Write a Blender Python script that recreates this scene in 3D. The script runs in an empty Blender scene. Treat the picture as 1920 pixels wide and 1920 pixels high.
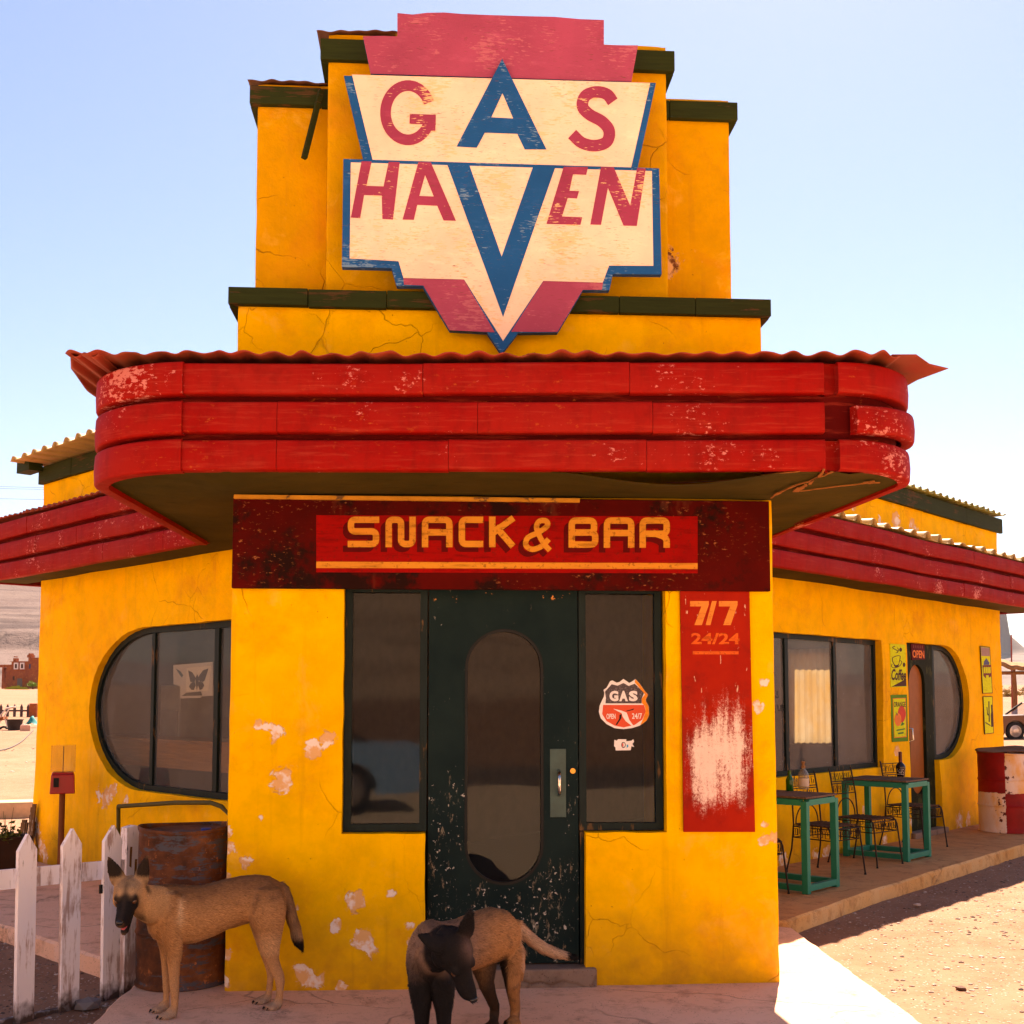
import bpy, bmesh, math, random
import numpy as np
from mathutils import Vector, Matrix, noise as mnoise
from mathutils.geometry import delaunay_2d_cdt

random.seed(7)
rng = np.random.default_rng(7)
sc = bpy.context.scene
COL = sc.collection

# ---------------------------------------------------------------- camera
FPX, HOR, CAMH, TILT = 2203.0, 1308.0, 1.65, math.radians(4.5)
PYC = HOR - FPX * math.tan(TILT)
cam_d = bpy.data.cameras.new('camera')
cam_d.sensor_width = 36.0
cam_d.lens = 36.0 * FPX / 1920.0
cam_d.shift_y = (PYC - 960.0) / 1920.0
cam_d.clip_start, cam_d.clip_end = 0.05, 20000.0
cam = bpy.data.objects.new('camera', cam_d)
cam.location = (0, 0, CAMH)
cam.rotation_euler = (math.pi / 2 + TILT, 0, 0)
COL.objects.link(cam)
sc.camera = cam

# ---------------------------------------------------------------- light
SUN = Vector((0.20, 0.75, 1.0)).normalized()          # towards the sun (behind the building, a little right)
SUN_EL = math.asin(SUN.z)
SUN_AZ = math.atan2(SUN.x, SUN.y)
w = bpy.data.worlds.new('World')
sc.world = w
w.use_nodes = True
nt = w.node_tree
bg = nt.nodes['Background']
sky = nt.nodes.new('ShaderNodeTexSky')
sky.sky_type = 'NISHITA'
sky.sun_disc = False
sky.sun_elevation = SUN_EL
sky.sun_rotation = SUN_AZ
sky.air_density = 1.0
sky.dust_density = 0.35
sky.ozone_density = 3.5
nt.links.new(sky.outputs[0], bg.inputs[0])
bg.inputs[1].default_value = 0.044
sun_d = bpy.data.lights.new('sun', 'SUN')
sun_d.energy = 4.6
sun_d.angle = math.radians(0.5)
sun_d.color = (1.0, 0.89, 0.72)
sun = bpy.data.objects.new('sun', sun_d)
sun.rotation_euler = SUN.to_track_quat('Z', 'Y').to_euler()
COL.objects.link(sun)
sc.view_settings.view_transform = 'Standard'
sc.view_settings.look = 'None'
sc.view_settings.exposure = 2.22
sc.view_settings.gamma = 1.0
sc.view_settings.use_white_balance = True
sc.view_settings.white_balance_temperature = 7600
sc.view_settings.white_balance_tint = 20
sc.cycles.use_denoising = True
sc.cycles.max_bounces = 10
sc.cycles.diffuse_bounces = 5
sc.cycles.glossy_bounces = 4
sc.cycles.transparent_max_bounces = 12
sc.cycles.caustics_reflective = False
sc.cycles.caustics_refractive = False
sc.cycles.sample_clamp_indirect = 8.0

# ---------------------------------------------------------------- measuring: pixel of the photograph -> point on a known plane
_ct, _st = math.cos(TILT), math.sin(TILT)
def ray(x, y):
    cx, cy = (x - 960.0) / FPX, -(y - PYC) / FPX
    return np.array([cx, _ct - cy * _st, _st + cy * _ct])
EYE = np.array([0, 0, CAMH])
def atz(x, y, z=0.0):
    d = ray(x, y)
    return EYE + d * ((z - CAMH) / d[2])
def aty(x, y, Y):
    d = ray(x, y)
    return EYE + d * (Y / d[1])
class Frame:
    """a vertical plane: u runs to the right along it, n points out of it, z up"""
    def __init__(s, P, u):
        s.P = np.array([P[0], P[1], 0.0]); u = np.array([u[0], u[1], 0.0]); s.u = u / np.linalg.norm(u)
        s.n = np.array([s.u[1], -s.u[0], 0.0])
    def w(s, U, Z, N=0.0):
        return s.P + s.u * U + s.n * N + np.array([0, 0, Z])
    def px(s, x, y, N=0.0):
        d = ray(x, y); p = s.P + s.n * N
        q = EYE + d * (np.dot(p - EYE, s.n) / np.dot(d, s.n))
        return (float(np.dot(q - s.P, s.u)), float(q[2]))

# ---------------------------------------------------------------- objects
ORG = {}
def thing(name, label, cat, loc=(0, 0, 0), group=None):
    o = bpy.data.objects.new(name, None); COL.objects.link(o)
    o.location = loc; o.empty_display_size = 0.1
    o['label'] = label; o['category'] = cat
    if group: o['group'] = group
    ORG[o.name] = np.array(loc, float)
    return o
def tag(o, label, cat, group=None):
    o['label'] = label; o['category'] = cat
    if group: o['group'] = group
    return o
def copy_tree(o, parent=None):
    c = o.copy(); COL.objects.link(c)
    if parent: c.parent = parent
    for ch in list(o.children): copy_tree(ch, c)
    return c

class MB:
    def __init__(s):
        s.v, s.f, s.mi, s.at, s.co = [], [], [], {}, 0
    def add(s, vs, fs, mi=0):
        o = len(s.v)
        s.v.extend([tuple(map(float, p)) for p in vs])
        for k, f in enumerate(fs):
            s.f.append(tuple(o + i for i in f)); s.mi.append(mi if not hasattr(mi, '__len__') else mi[k])
        return o
    def hexa(s, p8, mi=0):      # 4 bottom ccw, 4 top ccw
        s.add(p8, [(3, 2, 1, 0), (4, 5, 6, 7), (0, 1, 5, 4), (1, 2, 6, 5), (2, 3, 7, 6), (3, 0, 4, 7)], mi)
    def box(s, c, size, rz=0.0, mi=0, M=None):
        x, y, z = [q / 2 for q in size]
        ps = [(-x, -y, -z), (x, -y, -z), (x, y, -z), (-x, y, -z), (-x, -y, z), (x, -y, z), (x, y, z), (-x, y, z)]
        R = M if M is not None else Matrix.Rotation(rz, 3, 'Z')
        s.hexa([tuple(R @ Vector(p) + Vector(c)) for p in ps], mi)
    def fbox(s, F, U0, U1, Z0, Z1, N0, N1, mi=0):
        ps = [F.w(U0, Z0, N1), F.w(U1, Z0, N1), F.w(U1, Z0, N0), F.w(U0, Z0, N0),
              F.w(U0, Z1, N1), F.w(U1, Z1, N1), F.w(U1, Z1, N0), F.w(U0, Z1, N0)]
        s.hexa(ps, mi)
    def beam(s, a, b, wd, ht, up=(0, 0, 1), mi=0):
        a, b = Vector(a), Vector(b); d = (b - a); L = d.length; d.normalize()
        sd = d.cross(Vector(up)).normalized(); u = sd.cross(d)
        M = Matrix((sd, d, u)).transposed()
        s.box((a + b) / 2, (wd, L, ht), M=M, mi=mi)
    def tube(s, pts, r, n=8, mi=0, caps=True, closed=False):
        pts = [Vector(p) for p in pts]; k = len(pts)
        rs = r if hasattr(r, '__len__') else [r] * k
        vs, fs = [], []
        prev = None
        for i, p in enumerate(pts):
            if closed: t = pts[(i + 1) % k] - pts[i - 1]
            else: t = pts[min(i + 1, k - 1)] - pts[max(i - 1, 0)]
            t.normalize()
            a = prev if prev is not None else (Vector((0, 0, 1)) if abs(t.z) < .9 else Vector((1, 0, 0)))
            s1 = (a - t * a.dot(t)).normalized(); prev = s1; s2 = t.cross(s1)
            for j in range(n):
                q = 2 * math.pi * j / n
                vs.append(p + (s1 * math.cos(q) + s2 * math.sin(q)) * rs[i])
        m = k if closed else k - 1
        for i in range(m):
            i2 = (i + 1) % k
            for j in range(n):
                j2 = (j + 1) % n
                fs.append((i * n + j, i * n + j2, i2 * n + j2, i2 * n + j))
        if caps and not closed:
            fs.append(tuple(range(n - 1, -1, -1))); fs.append(tuple((k - 1) * n + j for j in range(n)))
        s.add(vs, fs, mi)
    def lathe(s, prof, c=(0, 0, 0), n=24, mi=0, caps=True, wob=0.0):
        vs, fs = [], []
        for r, z in prof:
            for j in range(n):
                q = 2 * math.pi * j / n
                rr = r * (1 + wob * mnoise.noise((math.cos(q) * 2, math.sin(q) * 2, z * 4)))
                vs.append((c[0] + rr * math.cos(q), c[1] + rr * math.sin(q), c[2] + z))
        for i in range(len(prof) - 1):
            for j in range(n):
                j2 = (j + 1) % n
                fs.append((i * n + j, i * n + j2, (i + 1) * n + j2, (i + 1) * n + j))
        if caps:
            fs.append(tuple(range(n - 1, -1, -1))); fs.append(tuple((len(prof) - 1) * n + j for j in range(n)))
        s.add(vs, fs, mi)
    def prism(s, F, poly, N0, N1, holes=(), mi=0, side=None):
        """flat plate with the outline poly (u, z) on the frame F, from depth N0 to its face at N1"""
        vs2, tris = tri2d(poly, holes)
        n = len(vs2)
        s.add([F.w(a, b, N1) for a, b in vs2] + [F.w(a, b, N0) for a, b in vs2],
              [t for t in tris] + [tuple(n + i for i in reversed(t)) for t in tris], mi)
        sm = mi if side is None else side
        for ring in [poly] + list(holes):
            k = len(ring)
            ccw = area2(ring) > 0
            if ring is not poly: ccw = not ccw
            vs = [F.w(a, b, N1) for a, b in ring] + [F.w(a, b, N0) for a, b in ring]
            fs = []
            for i in range(k):
                j = (i + 1) % k
                fs.append((i, i + k, j + k, j) if ccw else (j, j + k, i + k, i))
            s.add(vs, fs, sm)
    def build(s, name, mats, parent=None, smooth=None, bevel=0.0, org=None, attrs=None):
        if org is None:
            root = parent
            while root is not None and root.parent is not None: root = root.parent
            org = ORG.get(root.name, np.zeros(3)) if root is not None else np.zeros(3)
        V = np.array(s.v, float) - np.array(org)
        me = bpy.data.meshes.new(name)
        me.from_pydata(V.tolist(), [], s.f)
        if not isinstance(mats, (list, tuple)): mats = [mats]
        for m in mats: me.materials.append(m)
        if len(mats) > 1: me.polygons.foreach_set('material_index', s.mi)
        if attrs:
            for k, a in attrs.items():
                at = me.attributes.new(k, 'FLOAT', 'POINT'); at.data.foreach_set('value', np.asarray(a, np.float32))
        if smooth is not None:
            me.polygons.foreach_set('use_smooth', [True] * len(me.polygons))
            if smooth < 180: me.set_sharp_from_angle(angle=math.radians(smooth))
        me.update()
        o = bpy.data.objects.new(name, me); COL.objects.link(o)
        if parent is not None: o.parent = parent
        elif np.any(np.array(org) != 0): o.location = tuple(org)
        if bevel:
            b = o.modifiers.new('bevel', 'BEVEL'); b.width = bevel; b.segments = 2; b.limit_method = 'ANGLE'; b.angle_limit = math.radians(40)
        return o

def area2(p):
    return sum(p[i][0] * p[(i + 1) % len(p)][1] - p[(i + 1) % len(p)][0] * p[i][1] for i in range(len(p))) / 2
def tri2d(poly, holes=(), extra=()):
    if area2(poly) < 0: poly = list(reversed(poly))
    pts = [Vector(p) for p in poly]; edges = [(i, (i + 1) % len(poly)) for i in range(len(poly))]
    faces = [list(range(len(poly)))]
    for h in holes:
        o = len(pts); pts += [Vector(p) for p in h]; edges += [(o + i, o + (i + 1) % len(h)) for i in range(len(h))]
    pts += [Vector(p) for p in extra]
    v, e, f, *_ = delaunay_2d_cdt(pts, edges, [], 1, 1e-5)
    out = []
    for t in f:
        c = sum((v[i] for i in t), Vector((0, 0))) / len(t)
        if any(inside(c, h) for h in holes) or not inside(c, poly): continue
        t = list(t)
        if area2([v[i] for i in t]) < 0: t.reverse()
        out.append(tuple(t))
    return [(q.x, q.y) for q in v], out
def inside(c, poly):
    x, y = c[0], c[1]; r = False; j = len(poly) - 1
    for i in range(len(poly)):
        xi, yi = poly[i][0], poly[i][1]; xj, yj = poly[j][0], poly[j][1]
        if (yi > y) != (yj > y) and x < (xj - xi) * (y - yi) / (yj - yi) + xi: r = not r
        j = i
    return r
def arc(cx, cy, rx, ry, a0, a1, n):
    return [(cx + rx * math.cos(math.radians(a0 + (a1 - a0) * i / n)), cy + ry * math.sin(math.radians(a0 + (a1 - a0) * i / n))) for i in range(n + 1)]
def fillet(pts, r, n=6):
    """polyline with its inner corners rounded"""
    out = [Vector(pts[0])]
    for i in range(1, len(pts) - 1):
        a, b, c = Vector(pts[i - 1]), Vector(pts[i]), Vector(pts[i + 1])
        d1, d2 = (a - b), (c - b); rr = min(r, d1.length * .5, d2.length * .5)
        p, q = b + d1.normalized() * rr, b + d2.normalized() * rr
        for k in range(n + 1):
            t = k / n
            out.append(p * (1 - t) ** 2 + b * 2 * t * (1 - t) + q * t * t)
    out.append(Vector(pts[-1]))
    return [(p.x, p.y) for p in out]
def catmull(pts, n=8):
    P = [Vector(p) for p in pts]; P = [P[0] * 2 - P[1]] + P + [P[-1] * 2 - P[-2]]
    out = []
    for i in range(1, len(P) - 2):
        for k in range(n):
            t = k / n
            out.append(0.5 * ((2 * P[i]) + (-P[i - 1] + P[i + 1]) * t + (2 * P[i - 1] - 5 * P[i] + 4 * P[i + 1] - P[i + 2]) * t * t + (-P[i - 1] + 3 * P[i] - 3 * P[i + 1] + P[i + 2]) * t ** 3))
    out.append(P[-2])
    return [tuple(p) for p in out]
def stroke(pts, wd):
    """2d polyline -> closed outline of the given width"""
    P = [Vector(p) for p in pts]; L, R = [], []
    for i, p in enumerate(P):
        d1 = (p - P[i - 1]).normalized() if i > 0 else None
        d2 = (P[i + 1] - p).normalized() if i < len(P) - 1 else None
        if d1 is None: d1 = d2
        if d2 is None: d2 = d1
        n1 = Vector((-d1.y, d1.x)); n2 = Vector((-d2.y, d2.x)); m = (n1 + n2)
        if m.length < 1e-6: m = n1
        m.normalize(); k = wd / 2 / max(0.45, m.dot(n1))
        L.append(p + m * k); R.append(p - m * k)
    return [(p.x, p.y) for p in L] + [(p.x, p.y) for p in reversed(R)]
def glyphs(text, box, bold=0.0, shear=0.0, spacing=1.0):
    """outlines of the built-in lettering as triangles, fitted to the box (u0, z0, u1, z1)"""
    c = bpy.data.curves.new('t', 'FONT'); c.body = text; c.offset = bold; c.shear = shear; c.space_character = spacing
    c.resolution_u = 3
    o = bpy.data.objects.new('t', c); COL.objects.link(o)
    bpy.context.view_layer.update()
    me = o.to_mesh()
    v = np.array([tuple(q.co)[:2] for q in me.vertices]); f = [tuple(p.vertices) for p in me.polygons]
    o.to_mesh_clear(); bpy.data.objects.remove(o); bpy.data.curves.remove(c)
    mn, mx = v.min(0), v.max(0)
    v = (v - mn) / (mx - mn) * np.array([box[2] - box[0], box[3] - box[1]]) + np.array([box[0], box[1]])
    return v.tolist(), f
def add_glyphs(mb, F, g, N, mi=0):
    vs, fs = g
    fs = [t if area2([vs[i] for i in t]) > 0 else tuple(reversed(t)) for t in fs]
    mb.add([F.w(a, b, N) for a, b in vs], fs, mi)
def n3(p, s=1.0, o=0.0):
    return mnoise.noise(Vector((p[0] * s + o, p[1] * s + o, p[2] * s + o)))

def wall_panel(mb, F, poly, holes=(), step=0.08, wob=0.006, rnd=0.0, reveal=0.0, mi=0, rim=0.004, mi_rev=None):
    """a plastered wall face: a fine uneven sheet with openings and their reveals; rnd rounds the free upright edges"""
    def dens(ring, s=step, amp=rim):
        out = []
        for i in range(len(ring)):
            a, b = ring[i], ring[(i + 1) % len(ring)]
            L = math.hypot(b[0] - a[0], b[1] - a[1]); k = max(1, int(L / s))
            for j in range(k):
                t = j / k; x, y = a[0] + (b[0] - a[0]) * t, a[1] + (b[1] - a[1]) * t
                q = F.w(x, y)
                if amp and j: x += amp * n3(q, 6, 3.1); y += amp * n3(q, 6, 9.7)
                out.append((x, y))
        return out
    P = dens(poly); H = [dens(h) for h in holes]
    us = [p[0] for p in P]; zs = [p[1] for p in P]
    u0, u1, z0, z1 = min(us), max(us), min(zs), max(zs)
    ex = []
    gu = list(np.arange(u0 + step / 2, u1, step)) + ([u0 + rnd * .12, u0 + rnd * .4, u0 + rnd, u1 - rnd * .12, u1 - rnd * .4, u1 - rnd] if rnd else [])
    for a in gu:
        for b in np.arange(z0 + step / 2, z1, step):
            c = (a + random.uniform(-.1, .1) * step * (0 if rnd and (a < u0 + rnd * 1.1 or a > u1 - rnd * 1.1) else 1), b + random.uniform(-.15, .15) * step)
            if inside(c, P) and not any(inside(c, h) for h in H): ex.append(c)
    v2, tr = tri2d(P, H, ex)
    def off(a, b):
        q = F.w(a, b); d = wob * (n3(q, 1.3) + .5 * n3(q, 4.2, 5))
        if rnd:
            e = min(a - u0, u1 - a)
            if e < rnd: e = max(e, 0.0); d -= rnd - math.sqrt(max(0, rnd * rnd - (rnd - e) ** 2))
        return d
    mb.add([F.w(a, b, off(a, b)) for a, b in v2], tr, mi)
    if reveal:
        for h in H:
            k = len(h); ccw = area2(h) > 0
            vs = [F.w(a, b, off(a, b)) for a, b in h] + [F.w(a, b, -reveal) for a, b in h]
            fs = [((j, j + k, i + k, i) if ccw else (i, i + k, j + k, j)) for i in range(k) for j in [(i + 1) % k]]
            mb.add(vs, fs, mi if mi_rev is None else mi_rev)
    return v2

# ---------------------------------------------------------------- materials
class G:
    def __init__(s, name):
        s.mat = bpy.data.materials.new(name); s.mat.use_nodes = True
        s.t = s.mat.node_tree; s.b = s.t.nodes['Principled BSDF']; s.o = s.t.nodes['Material Output']
        s.co = s.t.nodes.new('ShaderNodeTexCoord').outputs['Object']
    def N(s, ty): return s.t.nodes.new(ty)
    def L(s, sock, v):
        if isinstance(v, bpy.types.NodeSocket): s.t.links.new(v, sock)
        elif isinstance(v, (tuple, list)) and len(v) == 3 and sock.type == 'RGBA': sock.default_value = (*v, 1)
        else: sock.default_value = v
    def mp(s, scale=(1, 1, 1), loc=(0, 0, 0), rot=(0, 0, 0), vec=None):
        n = s.N('ShaderNodeMapping'); s.L(n.inputs[0], vec or s.co)
        n.inputs['Scale'].default_value = scale; n.inputs['Location'].default_value = loc; n.inputs['Rotation'].default_value = rot
        return n.outputs[0]
    def noise(s, scale, detail=5, rough=.55, vec=None, dist=0.0, col=False):
        n = s.N('ShaderNodeTexNoise'); s.L(n.inputs['Vector'], vec or s.co)
        n.inputs['Scale'].default_value = scale; n.inputs['Detail'].default_value = detail
        n.inputs['Roughness'].default_value = rough; n.inputs['Distortion'].default_value = dist
        return n.outputs['Color' if col else 'Fac']
    def vor(s, scale, feat='F1', vec=None, out='Distance'):
        n = s.N('ShaderNodeTexVoronoi'); n.feature = feat; s.L(n.inputs['Vector'], vec or s.co)
        n.inputs['Scale'].default_value = scale
        return n.outputs[out]
    def ramp(s, f, stops, interp='LINEAR'):
        n = s.N('ShaderNodeValToRGB'); s.L(n.inputs[0], f); cr = n.color_ramp; cr.interpolation = interp
        while len(cr.elements) < len(stops): cr.elements.new(0.5)
        for e, (p, c) in zip(cr.elements, stops):
            e.position = p; e.color = (c, c, c, 1) if not hasattr(c, '__len__') else (*c, 1)
        return n.outputs[0]
    def mix(s, f, a, b, mode='MIX'):
        n = s.N('ShaderNodeMix'); n.data_type = 'RGBA'; n.blend_type = mode
        s.L(n.inputs[0], f); s.L(n.inputs[6], a); s.L(n.inputs[7], b)
        return n.outputs[2]
    def m(s, op, a, b=0.0, c=0.0, clamp=False):
        n = s.N('ShaderNodeMath'); n.operation = op; n.use_clamp = clamp
        s.L(n.inputs[0], a); s.L(n.inputs[1], b); s.L(n.inputs[2], c)
        return n.outputs[0]
    def xyz(s, vec=None):
        n = s.N('ShaderNodeSeparateXYZ'); s.L(n.inputs[0], vec or s.co); return n.outputs
    def attr(s, name, col=False):
        n = s.N('ShaderNodeAttribute'); n.attribute_name = name; return n.outputs['Color' if col else 'Fac']
    def warp(s, amt, scale, vec=None):
        c = s.noise(scale, 3, .5, vec, col=True); n = s.N('ShaderNodeVectorMath'); n.operation = 'MULTIPLY_ADD'
        s.L(n.inputs[0], c); n.inputs[1].default_value = (amt,) * 3; s.L(n.inputs[2], vec or s.co)
        return n.outputs[0]
    def bump(s, h, strength=.5, dist=.01, prev=None):
        n = s.N('ShaderNodeBump'); s.L(n.inputs['Height'], h); n.inputs['Strength'].default_value = strength
        n.inputs['Distance'].default_value = dist
        if prev is not None: s.L(n.inputs['Normal'], prev)
        return n.outputs[0]
    def out(s, col, rough=.8, normal=None, metal=0.0, spec=None, **kw):
        s.L(s.b.inputs['Base Color'], col); s.L(s.b.inputs['Roughness'], rough); s.L(s.b.inputs['Metallic'], metal)
        if normal is not None: s.L(s.b.inputs['Normal'], normal)
        if spec is not None: s.L(s.b.inputs['Specular IOR Level'], spec)
        for k, v in kw.items(): s.L(s.b.inputs[k.replace('_', ' ')], v)
        return s.mat

def m_plaster(name, c1, c2, chip=True, under=(.78, .68, .62), cracks=1.0):
    g = G(name)
    base = g.mix(g.ramp(g.noise(.9, 4, .6), [(.35, 0.), (.68, 1.)]), c1, c2)
    base = g.mix(g.ramp(g.noise(5, 6, .65), [(.42, 0.), (.75, .8)]), base, tuple(x * .72 for x in c1))
    tn = g.m('MULTIPLY', g.ramp(g.noise(1.6, 6, .7, g.mp(loc=(9, 4, 2)), dist=.4), [(.52, 0.), (.66, .42)]), g.ramp(g.noise(11, 5, .7), [(.3, .3), (.6, 1.)]))
    base = g.mix(tn, base, (.60, .20, .012))
    lt = g.ramp(g.noise(2.3, 6, .7, g.mp(loc=(1, 14, 6)), dist=.5), [(.58, 0.), (.72, .4)])
    base = g.mix(lt, base, (.88, .52, .10))
    # dark runs below edges and dirty foot
    st = g.noise(3.2, 5, .6, g.mp((3, 3, .18)))
    base = g.mix(g.ramp(st, [(.58, 0.), (.8, .35)]), base, (.28, .11, .012))
    z = g.xyz()[2]
    foot = g.m('MULTIPLY', g.ramp(g.m('ADD', z, g.m('MULTIPLY', g.noise(4, 4), .35)), [(.16, 1.), (.70, 0.)]), g.noise(9, 4))
    base = g.mix(g.m('MULTIPLY', foot, .85), base, (.20, .085, .02))
    # hair cracks
    wv = g.warp(.35, 2.2)
    cr = g.ramp(g.vor(.85, 'DISTANCE_TO_EDGE', wv), [(0, 1.), (.0022, 0.)])
    cr2 = g.ramp(g.vor(2.4, 'DISTANCE_TO_EDGE', g.warp(.25, 4)), [(0, 1.), (.006, 0.)])
    cm = g.m('MULTIPLY', cr, g.ramp(g.noise(1.1, 3), [(.52, 0.), (.62, .7)]))
    cm2 = g.m('MULTIPLY', cr2, g.ramp(g.noise(.8, 3, .5, g.mp(loc=(7, 3, 2))), [(.56, 0.), (.66, .7)]))
    crk = g.m('MULTIPLY', g.m('MAXIMUM', cm, cm2), cracks)
    base = g.mix(g.m('MULTIPLY', crk, .42), base, (.10, .035, .008))
    # pits and specks
    sp = g.m('MULTIPLY', g.ramp(g.vor(16, 'F1', g.warp(.05, 10)), [(.0, 1.), (.07, 0.)]), g.ramp(g.noise(2.4, 2, .5, g.mp(loc=(2, 8, 1))), [(.52, 0.), (.6, 1.)]))
    base = g.mix(g.m('MULTIPLY', sp, .8), base, (.16, .06, .012))
    h = g.m('ADD', g.m('MULTIPLY', g.noise(26, 5, .65), .35), g.m('MULTIPLY', g.noise(4.5, 4), 1.0))
    h = g.m('SUBTRACT', h, g.m('MULTIPLY', crk, .9))
    h = g.m('SUBTRACT', h, g.m('MULTIPLY', sp, .6))
    if chip:
        a = g.m('ADD', g.attr('chip'), g.m('MULTIPLY', g.m('SUBTRACT', g.noise(11, 7, .62, dist=1.2), .5), 1.9))
        cf = g.ramp(a, [(.50, 0.), (.515, 1.)])
        halo = g.ramp(a, [(.36, 0.), (.5, .45)])
        base = g.mix(halo, base, (.74, .40, .10))
        uc = g.mix(g.ramp(g.noise(11, 4, .6), [(.44, 0.), (.54, 1.)]), under, (.70, .40, .17))
        base = g.mix(cf, base, uc)
        h = g.m('SUBTRACT', h, g.m('MULTIPLY', cf, .8))
    return g.out(base, .88, g.bump(h, .8, .016), spec=.15)

YEL1, YEL2 = (.90, .515, .004), (.87, .45, .003)
M_WALL = m_plaster('yellow_plaster', YEL1, YEL2)
M_TOWER = m_plaster('ochre_plaster', (.66, .335, .003), (.61, .295, .003), under=(.15, .05, .015))

def m_wood_paint(name, c, bare=(.22, .11, .045), worn=.5, rough=.7, grain=(1, 1, 1), scale=1.0):
    """painted board with grain running along the stretched axis and paint worn off along it"""
    g = G(name)
    gv = g.mp(tuple(x * scale for x in grain))
    gr = g.noise(9, 6, .65, gv)
    base = g.mix(g.ramp(gr, [(.35, 0.), (.7, 1.)]), c, tuple(x * .62 for x in c))
    wn = g.m('ADD', g.m('MULTIPLY', gr, .6), g.m('MULTIPLY', g.noise(3, 5, .6), .6))
    wf = g.ramp(wn, [(.72 - worn * .12, 0.), (.745 - worn * .12, 1.)])
    base = g.mix(wf, base, g.mix(g.noise(12, 3, .5, gv), bare, tuple(x * .4 for x in bare)))
    h = g.m('SUBTRACT', gr, g.m('MULTIPLY', wf, .5))
    return g.out(base, rough, g.bump(h, .5, .006), spec=.1)
M_GREENBOARD = m_wood_paint('dark_green_board', (.026, .036, .007), (.10, .055, .02), .35, grain=(.35, .35, 6))
M_DOOR = None
M_FRAME = m_wood_paint('window_frame_paint', (.010, .020, .020), (.16, .09, .04), .15, .5, (4, 4, .5))

def m_red_metal(name, c=(.255, .0022, .0012), fade=(.27, .010, .006), chip=-.1, rough=.5):
    g = G(name)
    base = g.mix(g.ramp(g.noise(1.1, 4, .6), [(.38, 0.), (.66, 1.)]), c, fade)
    base = g.mix(g.ramp(g.noise(7, 6, .7), [(.5, 0.), (.8, .5)]), base, (.11, .002, .0012))
    st = g.noise(6, 5, .65, g.mp((2.2, 2.2, .35)))
    base = g.mix(g.ramp(st, [(.5, 0.), (.78, .4)]), base, (.10, .002, .001))
    hz_ = g.noise(9, 6, .7, g.mp((.35, .35, 5)))
    base = g.mix(g.ramp(hz_, [(.52, 0.), (.70, .6)]), base, (.33, .035, .020))
    og = g.m('MULTIPLY', g.ramp(g.noise(45, 4, .7, g.mp((.5, .5, 1))), [(.62, 0.), (.68, .5)]), g.ramp(g.noise(2.4, 3, .5, g.mp(loc=(5, 2, 9))), [(.5, 0.), (.62, 1.)]))
    base = g.mix(og, base, (.42, .10, .02))
    a = g.m('ADD', g.m('MULTIPLY', g.noise(2.6, 3, .5, g.mp(loc=(3, 1, 0))), .62), g.m('MULTIPLY', g.noise(26, 6, .72, g.mp((1, 1, 1.8))), .72))
    cf = g.ramp(a, [(.80 - chip * .06, 0.), (.815 - chip * .06, 1.)])
    base = g.mix(cf, base, (.52, .16, .14))
    h = g.m('ADD', g.m('MULTIPLY', g.noise(3.5, 4), 1.), g.m('MULTIPLY', g.noise(40, 4), .12))
    return g.out(base, g.m('ADD', rough, g.m('MULTIPLY', g.noise(5, 4), .3)), g.bump(h, .45, .015), spec=.08)
M_RED = m_red_metal('red_sheet_metal')
M_REDSHADE = m_red_metal('shade_red_backing', (.085, .0015, .001), (.06, .0015, .001), -3, .7)  # darker than the bands: the shade of the grooves is put into this red

def m_simple(name, c, rough=.7, metal=0.0, var=.25, scale=8, bump=.2, spec=None):
    g = G(name); n = g.noise(scale, 5, .6)
    col = g.mix(g.ramp(n, [(.3, 0.), (.75, 1.)]), c, tuple(x * (1 - var) for x in c))
    return g.out(col, rough, g.bump(g.noise(scale * 4, 4), bump, .004) if bump else None, metal, spec if spec is not None else (.5 if metal else .15))
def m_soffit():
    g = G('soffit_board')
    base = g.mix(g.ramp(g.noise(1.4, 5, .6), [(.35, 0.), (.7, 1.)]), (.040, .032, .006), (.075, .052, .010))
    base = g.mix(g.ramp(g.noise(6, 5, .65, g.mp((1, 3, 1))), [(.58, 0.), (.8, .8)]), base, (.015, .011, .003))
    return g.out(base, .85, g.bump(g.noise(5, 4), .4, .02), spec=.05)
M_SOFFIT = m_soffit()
def m_corr(name, c, c2):
    g = G(name)
    base = g.mix(g.ramp(g.noise(3, 5, .65), [(.35, 0.), (.7, 1.)]), c, c2)
    base = g.mix(g.ramp(g.noise(14, 5, .6), [(.6, 0.), (.8, .7)]), base, (.12, .035, .012))
    return g.out(base, .6, g.bump(g.noise(25, 4), .2, .004))
M_CORR = m_corr('red_corrugated_sheet', (.30, .022, .010), (.24, .05, .018))
M_RUSTY = m_corr('rusty_brown_sheet', (.16, .055, .022), (.09, .032, .014))
M_CORRY = m_corr('pale_corrugated_sheet', (.50, .34, .12), (.36, .24, .09))
M_CORRG = m_corr('green_corrugated_sheet', (.16, .17, .03), (.30, .26, .07))
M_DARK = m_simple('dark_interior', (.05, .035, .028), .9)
M_BLACK = m_simple('black_paint', (.012, .012, .012), .5)

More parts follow.
